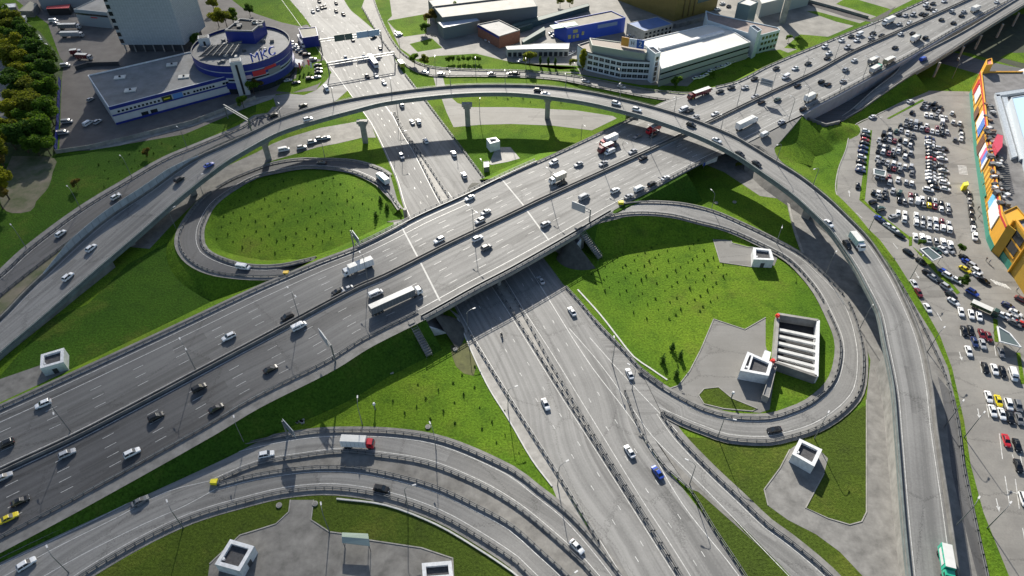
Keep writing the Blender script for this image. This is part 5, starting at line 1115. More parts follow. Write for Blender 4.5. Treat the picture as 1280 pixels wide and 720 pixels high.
def ordn(i):
    if i<20: return ORD[i]
    t,u=divmod(i+1,10); T=['','','twenty','thirty','forty','fifty'][t]
    return T+('-'+ORD[u-1] if u else 'th')
def onroad(u,v,road,hz=.7,flip=1):
    path,sg,_=ROADS[road]; z=path[len(path)//2].z
    for _k in range(4):
        p=P(u,v,z+hz); z,a,i=dirat(path,p)
    return Vector((p.x,p.y,z+.09)),a+(0 if sg*flip>0 else math.pi)
RV=[ # u v colour kind road
(54,505,'white','suv','far'),(286,421,'white','suv','far'),(7,555,'black','suv','far'),(359,396,'black','suv','far'),(422,364,'black','sedan','far'),(434,361,'silver','sedan','far'),(549,300,'white','suv','far'),(587,247,'white','sedan','far'),(607,265,'silver','sedan','far'),(600,276,'silver','suv','far'),
(338,461,'black','sedan','near'),(249,485,'black','suv','near'),(270,510,'black','sedan','near'),(195,521,'black','suv','near'),(165,566,'white','suv','near'),(84,567,'silver','suv','near'),(4,596,'silver','sedan','near'),(25,626,'black','sedan','near'),(11,647,'yellow','sedan','near'),
(374,408,'white','van','near'),(470,367,'white','van','near'),(597,298,'white','suv','near'),(608,309,'grey','suv','near'),(682,280,'silver','suv','near'),(730,246,'silver','van','near'),(769,238,'white','suv','near'),(786,245,'silver','sedan','near'),(799,236,'white','van','near'),(815,230,'black','suv','near'),(832,222,'white','sedan','near'),(804,197,'black','sedan','near'),
(692,203,'white','suv','far'),(723,205,'silver','sedan','far'),(754,204,'silver','sedan','far'),(762,190,'white','van','far'),(765,184,'black','sedan','far'),(791,189,'silver','sedan','far'),(702,229,'black','sedan','far'),(797,170,'grey','sedan','far'),(816,169,'black','sedan','far'),
(900,114,'black','sedan','far'),(914,109,'black','sedan','far'),(931,109,'silver','sedan','far'),(943,98,'black','sedan','far'),(944,120,'silver','sedan','far'),(952,127,'black','sedan','near'),(894,142,'white','sedan','far'),(854,137,'white','van','far'),(862,138,'black','sedan','far'),(869,146,'silver','sedan','far'),(956,168,'white','van','near'),(977,152,'silver','sedan','near'),(1004,136,'black','suv','near'),(972,124,'dark green','sedan','near'),(997,106,'black','sedan','near'),(1027,102,'black','suv','near'),(1035,105,'black','sedan','near'),(1054,101,'silver','sedan','near'),(1068,75,'white','sedan','near'),(1057,87,'silver','suv','near'),(1119,59,'black','sedan','near'),
(970,85,'black','sedan','far'),(994,85,'white','sedan','far'),(1010,79,'black','sedan','far'),(982,96,'white','van','far'),(1034,72,'black','sedan','far'),(1036,66,'white','sedan','far'),(1031,58,'white','suv','far'),(1052,50,'white','sedan','far'),(1064,45,'black','sedan','far'),(1074,43,'white','van','far'),(1071,50,'white','sedan','far'),(1059,59,'silver','suv','far'),(1064,63,'black','sedan','far'),(1091,41,'black','sedan','far'),(1089,46,'silver','sedan','far'),(1089,51,'black','sedan','far'),(1102,44,'black','sedan','far'),(1124,30,'silver','sedan','far'),(1137,28,'white','sedan','far'),(1124,18,'black','sedan','far'),(1132,19,'silver','sedan','far'),(1141,18,'silver','suv','far'),(1152,17,'black','sedan','far'),(1157,19,'black','suv','far'),(1160,10,'black','sedan','far'),(1157,6,'white','suv','far'),(1166,12,'black','sedan','far'),(1169,14,'white','sedan','far'),(1166,4,'black','sedan','far'),(1180,1,'white','sedan','far'),
(1126,42,'white','sedan','near'),(1141,41,'black','sedan','near'),(1157,47,'black','suv','near'),(1177,24,'black','sedan','near'),(1192,28,'black','sedan','near'),(1190,14,'silver','suv','near'),(1205,14,'silver','sedan','near'),(1202,19,'black','sedan','near'),(1246,2,'white','sedan','near'),
(224,224,'black','suv','fly'),(261,206,'blue','sedan','fly'),(114,310,'white','suv','fly'),(85,346,'white','suv','fly'),(385,149,'white','suv','fly'),(673,113,'black','suv','fly'),(682,117,'white','sedan','fly'),(770,129,'white','suv','fly'),(796,137,'white','suv','fly'),(864,156,'black','suv','fly'),(896,175,'white','sedan','fly'),(925,192,'black','sedan','fly'),(946,204,'black','sedan','fly'),(1036,279,'white','sedan','fly'),(1059,306,'black','suv','fly'),
(145,246,'white','suv','outer'),(76,292,'white','suv','outer'),(304,334,'white','van','lw'),(402,203,'black','sedan','lw'),(968,537,'black','sedan','re'),
(333,568,'white','suv','sw'),(477,611,'black','suv','sw'),(175,626,'grey','sedan','sw'),(33,705,'white','suv','sw'),(721,683,'white','sedan','sw'),
(459,95,'black','sedan','lhl'),(470,94,'white','sedan','lhl'),(480,103,'white','sedan','lhl'),(432,72,'white','sedan','lhl'),(455,71,'white','sedan','lhl'),(441,49,'black','sedan','lhl'),(429,17,'black','sedan','lhr'),(420,13,'black','sedan','lhr'),(420,3,'black','sedan','lhr'),(475,59,'black','sedan','lhr'),
(406,8,'black','sedan','lhl'),(402,9,'black','sedan','lhl'),(397,11,'silver','sedan','lhl'),(391,14,'silver','sedan','lhl'),(399,1,'black','sedan','lhl'),
(408,111,'white','van','lhl'),(342,144,'black','suv','outer'),(379,132,'black','suv','outer'),
(502,131,'white','suv','lhr'),(515,152,'white','sedan','lhr'),(523,152,'white','suv','lhr'),(532,176,'white','suv','lhr'),(502,195,'silver','suv','lhl'),(567,192,'white','suv','lhr'),(580,219,'white','suv','lhr'),(676,350,'silver','sedan','lhr'),(715,389,'white','sedan','lhr'),(682,505,'white','sedan','lhl'),(787,467,'white','sedan','lhr'),(787,564,'white','sedan','lhr'),(822,590,'blue','sedan','lhr'),
(532,90,'silver','sedan','front'),(552,92,'black','sedan','front'),(615,92,'black','sedan','front'),(639,92,'black','sedan','front'),(645,92,'black','suv','front'),(732,101,'silver','sedan','front'),(777,108,'silver','sedan','front'),
(1154,74,'blue','van','side')]
from collections import Counter
def label_all(items,fmt):
    """items: (key fields..., u, v) -> unique readable labels, counted left to right"""
    cnt=Counter((c,k,r) for (u,v,c,k,r) in items); out={}
    for key in cnt:
        s=sorted([it for it in items if (it[2],it[3],it[4])==key],key=lambda t:(t[0],t[1]))
        for i,it in enumerate(s): out[it]=fmt(it,i,cnt[key])
    return out
KN={'sedan':'saloon','hatchback':'hatchback','suv':'estate','van':'van'}
def roadfmt(it,i,n):
    u,v,c,k,r=it; w_=ROADS[r][2]
    return f"the one {c} {KN[k]} on {w_}" if n==1 else f"{ordn(i)} {c} {KN[k]} from the left on {w_}"
LB=label_all(RV,roadfmt)
for it in RV:
    u,v,c,k,r=it; p,a=onroad(u,v,r)
    if r=='lhl' and v<140: a+=0
    put_car(k,c,p,a,LB[it],'vehicles driving on the roads',detail=(v>110))
# trucks and buses
def T(u,v,road,hz,label,**kw):
    p,a=onroad(u,v,road,hz); return truck(p,a,label,**kw)
T(447,332,'far',2.4,'white box truck on the far side of the main highway, near the sign gantry',L=11.5,h=3.7)
T(495,373,'near',2.4,'long articulated truck with pale trailer on the near side of the main highway',L=19.5,tractor=True,cab='white',box='grey',h=3.9,name='articulated_truck')
T(697,221,'far',2.2,'short box truck with cream sides on the far side of the main highway',L=8,cab='white',boxm=mat('box_cream',(.6,.52,.4),.5),h=3.4)
T(761,174,'far',2.2,'white box truck with red cab in the flyover shadow on the main highway',L=9.5,cab='red',box='white',h=3.7)
T(757,183,'far',2.0,'dark red box truck beside a white van on the main highway',L=8,cab='dark red',box='dark red',h=3.0)
T(817,160,'far',2.0,'red lorry just below the flyover on the far side of the main highway',L=8,cab='red',box='red',h=3.2)
T(874,116,'far',1.8,'long dark red lorry where the frontage road joins the main highway',L=14,tractor=True,cab='dark red',box='dark red',h=3.0,name='articulated_truck')
T(934,152,'near',2.4,'long white box truck on the near side of the main highway, right of the flyover',L=14,cab='white',box='white',h=3.9)
T(1014,120,'near',2.2,'cream and white box truck close to the sunken road',L=8.5,cab='tan',box='white',h=3.6)
T(1111,25,'far',2,'white lorry on the far side of the main highway, top right',L=10,cab='white',box='white',h=3.4)
T(1092,75,'near',1.6,'dark grey lorry with silver cab near the wall top, upper right',L=8,cab='silver',box='grey',h=2.8)
T(1095,85,'near',1.8,'green and white lorry at the wall edge, upper right',L=9,cab='green',box='silver',h=3.0)
T(1112,75,'near',1.8,'tan concrete lorry at the wall edge, upper right',L=9,cab='white',box='tan',h=3.2)
T(1145,47,'near',1.8,'white truck with green front on the near side of the main highway, top right',L=8,cab='dark green',box='white',h=3.2)
T(1220,10,'near',1.8,'white truck far up the main highway at the top right corner',L=8,cab='white',box='white',h=3.2)
T(447,552,'sw',2.2,'red truck with white cargo box on the upper bottom-left ramp',L=9.6,cab='red',box='white',h=3.8)
T(478,222,'lw',2.0,'white and blue box truck turning off the lower highway into the left loop',L=8.5,cab='white',box='white',h=3.4,side=mat('panel_paleblue',(.25,.35,.5),.5))
T(1072,301,'fly',2.0,'pale green and white box truck on the right part of the flyover',L=8.2,cab='white',boxm=mat('box_mint',(.45,.62,.56),.45),h=3.4)
T(1184,703,'fly',2.0,'green delivery truck with white panels at the bottom of the flyover',L=8.6,cab='green',boxm=mat('box_green',(.03,.45,.30),.4),h=3.5,side=mat('panel_white',(.7,.7,.7),.4))
T(501,79,'lhr',1.8,'yellow-green lorry at the right edge of the lower highway, top',L=7,cab='white',boxm=mat('box_olive',(.35,.36,.05),.5),h=3.2)
p,a=onroad(466,76,'lhl',1.8); bus(p,a,'white and blue bus on the lower highway below the overhead gantry')
p,a=onroad(377,51,'lhl',1.8); bus(p,a,'dark grey bus standing at the left kerb of the lower highway, top',(.2,.21,.22),(.05,.05,.06))
# motorcycle with rider
p,a=onroad(627,418,'lhl',.7); mc=empty('motorcycle',p,a); tag(mc,'black motorcycle riding on the lower highway just below the bridge shadow','motorcycle')
wb=mkwheel(mc,.31,.14); wb.location=(.72,0,.31); w2_=cpchild(wb,mc); w2_.location=(-.7,0,.31)
loft([(-.9,.1,.6,.82),(-.4,.2,.45,.85),(.1,.22,.35,1.0),(.5,.16,.5,.95),(.75,.08,.6,.85)],shell).build('body',paint('black'),mc)
mb=MB(); mb.tube([(.45,-.36,1.05),(.55,0,1.0),(.45,.36,1.05)],.03,6); mb.build('handlebar',RAIL,mc)
# rider: one continuous skinned figure
def person(loc,rz,label,pose='stand',top=(.05,.05,.06),legs=(.03,.035,.05),group=None,h=1.75):
    J={'pel':(0,0,.93),'chest':(0,0,1.32),'neck':(0,0,1.5),'head':(0,0,1.64),'crown':(0,0,1.76)}
    if pose=='stand':
        A=[('pel','hipL',(0,.1,.9)),('hipL','kneeL',(.03,.11,.5)),('kneeL','ankL',(-.02,.11,.09)),('ankL','toeL',(.14,.12,.05)),('pel','hipR',(0,-.1,.9)),('hipR','kneeR',(.12,-.11,.5)),('kneeR','ankR',(.10,-.11,.09)),('ankR','toeR',(.26,-.12,.05)),
           ('chest','shL',(0,.2,1.42)),('shL','elL',(-.03,.26,1.13)),('elL','haL',(.08,.25,.88)),('chest','shR',(0,-.2,1.42)),('shR','elR',(.0,-.27,1.13)),('elR','haR',(.12,-.25,.9))]
    else:
        J={'pel':(-.25,0,.9),'chest':(.0,0,1.25),'neck':(.08,0,1.4),'head':(.14,0,1.54),'crown':(.16,0,1.67)}
        A=[('pel','hipL',(-.22,.13,.86)),('hipL','kneeL',(.18,.24,.72)),('kneeL','ankL',(-.05,.24,.36)),('ankL','toeL',(.1,.25,.30)),('pel','hipR',(-.22,-.13,.86)),('hipR','kneeR',(.18,-.24,.72)),('kneeR','ankR',(-.05,-.24,.36)),('ankR','toeR',(.1,-.25,.30)),
           ('chest','shL',(.02,.2,1.33)),('shL','elL',(.2,.33,1.12)),('elL','haL',(.42,.34,1.06)),('chest','shR',(.02,-.2,1.33)),('shR','elR',(.2,-.33,1.12)),('elR','haR',(.42,-.34,1.06))]
    names=list(J); vs=[J[k] for k in names]; es=[(0,1),(1,2),(2,3),(3,4)]
    for a_,b_,c_ in A: names.append(b_); vs.append(c_); es.append((names.index(a_),len(vs)-1))
    rad={'pel':.15,'chest':.16,'neck':.06,'head':.10,'crown':.07,'hip':.10,'knee':.065,'ank':.045,'toe':.04,'sh':.075,'el':.05,'ha':.035}
    me=bpy.data.meshes.new('body'); me.from_pydata(vs,es,[]); o=bpy.data.objects.new('person',me); col.objects.link(o)
    md=o.modifiers.new('s','SKIN'); sk=me.skin_vertices[0].data if me.skin_vertices else None
    if sk is None:
        bm=bmesh.new(); bm.from_mesh(me); bm.verts.layers.skin.verify(); bm.to_mesh(me); bm.free(); sk=me.skin_vertices[0].data
    for i,nm in enumerate(names):
        r=rad.get(nm) or rad.get(nm[:-1]); sk[i].radius=(r,r)
    sk[0].use_root=True; o.modifiers.new('d','SUBSURF').levels=1
    dg=bpy.context.evaluated_depsgraph_get(); m2=bpy.data.meshes.new_from_object(o.evaluated_get(dg)); o.modifiers.clear(); o.data=m2
    m2.materials.clear()
    for c_ in ((.03,.03,.035) if pose=='ride' else (.10,.06,.04),top,legs,(.45,.28,.2)): m2.materials.append(mat('cloth_%d_%d_%d'%tuple(int(x*100) for x in c_),c_,.8))
    for f in m2.polygons:
        z=f.center.z; f.material_index=0 if z>(1.62 if pose=='stand' else 1.46) else (3 if 1.47<z<1.62 and pose=='stand' else (1 if z>.93 else 2))
    o.location=loc; o.rotation_euler=(0,0,rz); tag(o,label,'person',group); return o
person(p,a,'person in black riding the motorcycle on the lower highway','ride')
for u,v,rz,c_,lab in ((1232,326,.5,(.03,.03,.04),'person in dark clothes walking beside the mall entrance, left one'),(1236,329,.8,(.4,.4,.42),'person in a pale top walking near the mall entrance'),(1222,262,1.2,(.05,.05,.05),'person in black standing near the orange mall facade'),(1223,273,2.0,(.2,.05,.05),'person in dark red walking along the orange mall facade'),(1270,364,.4,(.5,.5,.5),'person in a pale top on the pavement at the right edge')):
    person(P(u,v,.04),rz,lab,top=c_,group='people walking near the mall')
# ---- parked cars
def W(u,v): return P(u,v,.7)
PK_=[]
def lot(rows):
    for name,(du,dv),across,cars in rows:
        for (u,v,c,k) in cars:
            a=P(u,v); b=P(u+du,v+dv); ang=math.atan2((b-a).y,(b-a).x)+(math.pi/2 if across else 0)
            PK_.append((u,v,c,k,name,ang))
w_,s_,g_,b_,db,bl,rd_,dr,y_,dg_='white','silver','grey','black','dark blue','blue','red','dark red','yellow','dark green'
def cc(txt):
    M={'w':'white','s':'silver','g':'grey','b':'black','n':'dark blue','u':'blue','r':'red','m':'dark red','y':'yellow','d':'dark green'}; K={'s':'sedan','h':'hatchback','u':'suv','v':'van'}; out=[]
    for t in txt.split():
        a,b,c=t.split(','); out.append((float(a),float(b),M[c[0]],K[c[1]]))
    return out
lot([
('the column along the narrow grass strip',(-.7,10),True,cc('1082.5,163.4,wh 1082,169.2,bs 1081.5,174.3,rh 1080.6,178.4,bs 1079.4,183.6,ns 1078.4,189,ns 1077.5,195.6,wh 1076.5,202,bs 1076,208.3,wh 1075.6,212.8,ns')),
('the lane beside the narrow grass strip',(-.7,10),False,cc('1072.3,232,bs')),
('the lane along the car park top edge',(40,-17),False,cc('1138,126.3,ws 1091,145.5,ws')),
('the small topmost car park group',(8,2.5),True,cc('1140.3,139.8,bh 1156.4,128.2,gs 1153.5,133.4,bs 1158.6,133.4,ss 1162.5,130.2,bs 1168.6,129.4,bu 1168.6,135.6,bs 1175.7,134,bs 1173.5,139,ss')),
('the short second car park row',(8,1.5),True,cc('1157.8,142.7,ws 1164,143.6,ws 1170.5,145.2,gs 1177,146,ws 1182.2,147,ss')),
('the scattered group near the far mall end',(8,2),True,cc('1190.3,140.8,wh 1191.8,152,wh 1199.8,153.5,wh 1201.2,162,bh 1201.7,167,wh 1201.7,173,ws 1194,173.8,gh')),
('the short block right of the third row',(8,1.6),True,cc('1177.6,151.9,wv 1179,156.6,bs 1171.5,159.3,ms 1177.6,161.3,gs 1171.5,164.8,ss 1178.5,166.6,bs 1184,164.4,ss')),
('the long third car park row',(8.5,2),True,cc('1125.7,156.4,bs 1132.3,155.9,gs 1133.2,149.6,gs 1138.6,151.2,ss 1139,157.8,bs 1144.6,153,sv 1145,158.9,ss 1151,154.6,bs 1152,160.2,su 1158.2,156.6,ws 1159.4,162,ms 1165.3,163.4,ws')),
('the fourth car park row',(8.5,2),True,cc('1112.2,161.5,bs 1120.3,163.4,ds 1126.4,161.8,ss 1104.6,167,bv 1112.2,168.2,su 1134.4,165.3,ws 1141.5,168.6,gs 1106,173.6,bs 1112.2,174,ss 1118.4,175.7,ms 1125.5,173.6,bh 1131.6,176.5,wu 1139,175,bs 1137.7,180.8,wh')),
('the fifth car park row',(8.5,2.2),True,cc('1099,174.5,ss 1099.5,181.4,gu 1110,183.8,bs 1104,189.2,wu 1111.5,191.3,ms 1118,193.7,bh 1123.3,188.6,wh 1131.3,195.2,wu 1131.3,189.4,bs 1138.4,190.6,sh 1097.8,188,bs 1123.6,182.5,ss 1104.6,183,wh 1117,187.6,ss')),
('the sixth car park row',(8.5,2.2),True,cc('1096.8,197,ss 1097.8,203.4,gu 1104,200.3,gs 1109.6,203,ss 1117,204,wu 1111.5,209.6,bs 1118,210.4,ms 1124.2,206,ss 1125,212.4,gu 1131.3,207.6,wh 1138.8,207.6,su 1139.8,215.8,gs')),
('the row behind the upper trolley shelter',(8.5,2.2),True,cc('1096.8,219,su 1104,220.6,ss 1111.5,221.2,ms 1112,227.5,su 1122.8,224,ws 1132.7,227.2,sh 1139.8,228.6,wh')),
('the row above the grass strip corner',(8.5,2.4),True,cc('1092,240,bh 1097.8,240.6,ws 1106.3,238.2,gs 1107.6,245.2,bs 1116.2,237.9,ss 1124.7,240.6,du 1099.6,245.6,gs')),
('the cars against the diagonal grass strip',(8,6),True,cc('1091.5,252,bh 1100.6,261,du 1116.6,270.2,ss')),
('the dense middle double row',(8.5,1.8),True,cc('1124.2,249.4,bs 1131,251.3,gs 1138.4,243.9,ms 1138.6,250.2,ss 1146.6,250.6,wv 1145.2,244.6,bs 1153,248.3,ws 1155,255.2,gs 1161.5,249.2,bs 1161.5,256,yh 1168.8,250.8,ss 1168.8,257.4,ms 1176.8,254,bs 1176.6,260.6,wh 1185,257,ss 1185.5,263.8,gs')),
('the lower middle double row of the car park',(8.5,2),True,cc('1122.8,265.4,wh 1131.3,267,ws 1130.3,273.7,wu 1145.4,268.6,ws 1145.4,277.6,wu 1153.8,272.8,gs 1153.4,279.8,ss 1162,274.4,ss 1162,282.2,ss 1169.2,275.4,wu 1170.6,283,ws 1177.5,276.4,ms 1178.8,284.4,wu 1186,279.5,ss 1187.2,286.6,wu')),
('the row above the lower trolley shelter',(8.5,1.6),True,cc('1144.5,295.2,ws 1153,295.9,wu 1161,298.6,ws 1170.4,301,gs 1179,301.9,wu 1188,305,wu')),
('the angled cars beside the lower trolley shelter',(10,8),False,cc('1178.7,311.9,ws 1187.2,312,ss 1170.6,313.4,ds')),
('the angled row near the mall entrance',(10,6),False,cc('1206,322,bs 1209.5,327.2,us 1216.5,332.6,su 1206.5,336.4,ys 1221,338.6,wu 1223.7,344.7,ws 1230,350.5,bs')),
('the angled row right of the strip',(10,6),False,cc('1180.6,339.6,uh 1185.4,344.9,wu 1195.9,349.6,ws 1215.8,365.4,uu')),
('the angled five below the diagonal strip',(9,5),False,cc('1099.7,273,us 1104.4,277,ns 1111,282,ws 1117.6,286.6,ws 1125,293.8,bs')),
('the long angled row by the left lane',(9,6),False,cc('1135.7,315,bs 1151.8,326.6,bs 1160.3,341.3,bs 1167,346.6,ss 1177.3,353,bs 1183,358.8,su 1189.3,368.5,bs 1192,376.8,ws')),
('the cars along the left grass edge',(5,8),False,cc('1142.8,354.8,ws 1148.5,365.5,ms 1159.5,384.6,ws')),
('the trio beside the small grass island',(2,9),False,cc('1201.5,389.5,ws 1214.3,392.6,ws 1224.2,395,ws')),
('the crowd at the right edge',(10,5),False,cc('1253,393.5,ws 1261,395.5,ws 1270,390.6,ws 1271,397.6,ss 1278,404.6,rs 1268.6,403.4,gs 1260.5,381.6,ns 1277,374,ms')),
('the group left of the white framed shelter',(3,9),False,cc('1205.5,413.2,bs 1213.8,412.6,bs 1227.3,417,ms 1236,420.6,ms 1218.5,427.2,ns 1228.4,429.6,ss 1211,438.6,ws 1251.6,440,gs')),
('the row of four above the yellow taxi',(3,9),False,cc('1231.8,459.4,bs 1243.4,461.4,ws 1253.5,464,bs 1266.5,468.5,wv')),
('the double row with the yellow taxi',(3,9),False,cc('1236,495.6,ws 1248.3,500.8,ys 1261,505.5,wu 1272.4,507.2,gu 1241.2,513.2,ws 1252.5,517,ws 1263,521.4,bs 1274.3,523.3,gs')),
('the lowest right car park corner',(3,9),False,cc('1258.2,550.4,rs 1271.6,556,bs 1273.3,582,bs 1280,624,wu')),
('the first crosswise column of the car park',(0.3,5),True,cc('1162.5,172.6,ns 1162.5,176.6,ss 1162,180.8,wu 1163.4,185.2,bs 1163.4,189.6,gs 1163.6,194,bs 1163.9,198,rs 1163.4,202.2,gs 1163.9,206.4,gs 1164,210.6,bs 1163,214.8,ss 1163.4,219.2,ws 1163.6,223.8,ws 1165.6,228.4,bs 1168.2,233.8,bs 1160.4,237,wu')),
('the second crosswise column of the car park',(0.3,5),True,cc('1174.2,185.7,su 1180.3,185.7,bh 1176,192.3,ss 1178,198,ws 1177,207.4,gu 1179.8,213,ss 1178,219.4,gs 1178,223.8,ss 1180.6,228.4,wu 1181.9,236,wh')),
('the single file along the mall front',(1,9),False,cc('1211.2,243,bs 1212.2,251,gs 1213.3,259.8,bs 1214.3,267.8,bs 1215.7,277,bs 1216.9,286,ss 1218.7,295.8,wu')),
])
items=[(u,v,c,k,n) for (u,v,c,k,n,a) in PK_]
def lotfmt(it,i,n):
    u,v,c,k,r=it
    return f"the one {c} {KN[k]} in {r}" if n==1 else f"{ordn(i)} {c} {KN[k]} from the left in {r}"
LB=label_all(items,lotfmt)
for (u,v,c,k,n,a),it in zip(PK_,items):
    p=W(u,v); lab=LB[it]
    ws=lab.split()
    if len(ws)>16: lab=' '.join(ws[:16])
    put_car(k,c,Vector((p.x,p.y,.05)),a,LB[it],'cars parked in the mall car park',detail=(v>330))
# yard vehicles, upper left
YV=[(67,26,'white','van'),(70,29,'silver','hatchback'),(110,154,'white','van'),(122,152,'silver','suv'),(113,124,'silver','hatchback'),(84,152,'silver','van'),(79,166,'silver','van'),(82,82,'silver','van'),(8,134,'white','van'),(2,73,'white','van'),
(363,52,'white','hatchback'),(367,56,'white','sedan'),(370,59,'silver','sedan'),(374,62,'silver','sedan'),(378,65,'black','sedan'),(383,68,'black','suv'),(391,74,'silver','suv'),(397,81,'black','sedan'),(398,86,'black','sedan'),(398,90,'black','sedan'),(387,98,'black','suv'),(396,96,'silver','sedan'),(360,100,'silver','sedan'),(370,103,'black','sedan'),
(390,177,'silver','suv'),(400,173,'silver','suv'),(407,172,'silver','sedan'),(355,187,'white','van'),(377,184,'silver','suv')]
its=[(u,v,c,k,'x') for u,v,c,k in YV]
def yf(it,i,n):
    u,v,c,k,_=it; z='the showroom car park' if u>340 and v<110 else ('the paved strip below the flyover' if v>165 and u>300 else 'the dark yard beside the hall' if u>60 else 'the track left of the trees')
    return z
cn=Counter()
for u,v,c,k in sorted(YV):
    z=yf((u,v,c,k,0),0,0); cn[(c,k,z)]+=1; tot=sum(1 for t in YV if (t[2],t[3],yf((*t,0),0,0))==(c,k,z)); i=cn[(c,k,z)]-1
    lab=f"the one {c} {KN[k]} in {z}" if tot==1 else f"{ordn(i)} {c} {KN[k]} from the left in {z}"
    p=W(u,v); put_car(k,c,Vector((p.x,p.y,.06)),{'the showroom car park':.35,'the paved strip below the flyover':.35}.get(z,.2 if u<100 else 1.2),lab,'cars parked in the upper left yards',detail=False)
for (u,v,L_,rz,lab,c_) in ((87,33,13,.05,'long grey lorry trailer parked beside the workshop hall, upper one','grey'),(90,43,13,.05,'long pale lorry trailer parked beside the workshop hall, lower one','silver'),(50,50,8,-.9,'white lorry trailer parked along the tree belt, upper one','white'),(59,61,8,-.9,'white lorry trailer parked along the tree belt, lower one','white'),(30,25,6,-1.2,'white box lorry at the top of the tree belt','white'),(105,71,9,-.1,'red and white lorry parked in the middle of the dark yard','dark red'),(95,65,6,.3,'dull red skip lorry parked in the dark yard','dark red')):
    p=P(u,v,1.6); truck(Vector((p.x,p.y,.06)),rz,lab,L=L_,h=3.3,cab='silver',box=c_,group='lorries parked in the upper left yard')
YV2=[(870,97,'white'),(876,96,'white'),(883,93,'white'),(889,88,'white'),(897,85,'silver'),(903,83,'white'),(910,80,'white'),(915,77,'silver'),(837,96,'silver'),(934,70,'white'),(650,29,'white'),(658,27,'white'),(665,25,'white'),(672,22,'silver'),(610,49,'silver'),(615,51,'white'),(497,41,'silver'),(499,43,'white'),(467,46,'black'),(890,5,'black'),(903,4,'white'),(911,7,'black'),(897,11,'white'),(650,75,'white'),(712,67,'white'),(716,65,'silver'),(690,41,'dark green'),(692,44,'white'),(790,42,'white'),(795,45,'silver'),(785,45,'silver'),(800,46,'white')]
cn=Counter()
for u,v,c in sorted(YV2):
    cn[c]+=1; p=W(u,v); put_car('sedan',c,Vector((p.x,p.y,.06)),.5+(u%3)*.2,f"{ordn(cn[c]-1)} {c} saloon from the left among the buildings at the top",'cars parked among the buildings at the top',detail=False)
# green planter truck
p=P(1231,386,1.2); truck(Vector((p.x,p.y,.05)),-.75,'dark green flatbed lorry with hedge plants in the car park',L=9,h=2.2,cab='dark green',boxm=mat('hedge_load',(.05,.08,.025),.8,noise=.5,scale=2),name='flatbed_lorry')
# ================================================================== STREET FURNITURE
STEELP=mat('pole_grey',(.22,.23,.235),.5,metal=.5)
_lamp=None
def lamp(base,label,arm=0.0,h=10.5,z=0,double=False,al=2.2,group='street lamps'):
    """arm: world heading of the arm"""
    global _lamp
    key=('d' if double else 's',round(h,1))
    if _lamp is None: globals()['_lamp']={}
    if key not in _lamp:
        r=empty('street_lamp',(0,0,0)); mb=MB(); mb.tube([(0,0,0),(0,0,1.2),(0,0,h-.9)],[.17,.13,.08],8); mb.build('pole',STEELP,r)
        for s in ((1,-1) if double else (1,)):
            mb=MB(); mb.tube([(0,0,h-1.0),(.35*s,0,h-.4),(1.0*s,0,h-.1),(al*s,0,h)],.07,6); ar=mb.build('arm',STEELP,r)
            mb=MB(); mb.box((al*s+.35*s,0,h),(.95,.34,.16)); mb.build('lamp_head',mat('lamp_head_white',(.6,.6,.6),.4),ar)
        _lamp[key]=r; o=r
    else: o=dup(_lamp[key],(0,0,0),0)
    o.location=base; o.rotation_euler=(0,0,arm); tag(o,label,'street lamp',group); return o
# median of the main highway
ml=[(88,539),(244,461),(374,396),(460,352),(592,292),(687.5,244),(754,213),(812,189),(920.6,135),(963,118),(1003,99),(1042,78),(1086,57),(1130,37)]
for i,(u,v) in enumerate(ml):
    z=zMH(u,v); p=P(u,v,z); _,a,_i=dirat(MM,p); lamp(p,f"double-armed lamp on the main highway median, {ordn(i)} from the left",a+math.pi/2,11,double=True)
# right-hand side lamps beyond the flyover
for i,(u,v) in enumerate(((986,150),(1004,137),(1050,112),(1078,99))):
    p=P(u,v,zMH(u,v)); lamp(p,f"lamp on the near highway shoulder right of the flyover, {ordn(i)} from the left",2.2)
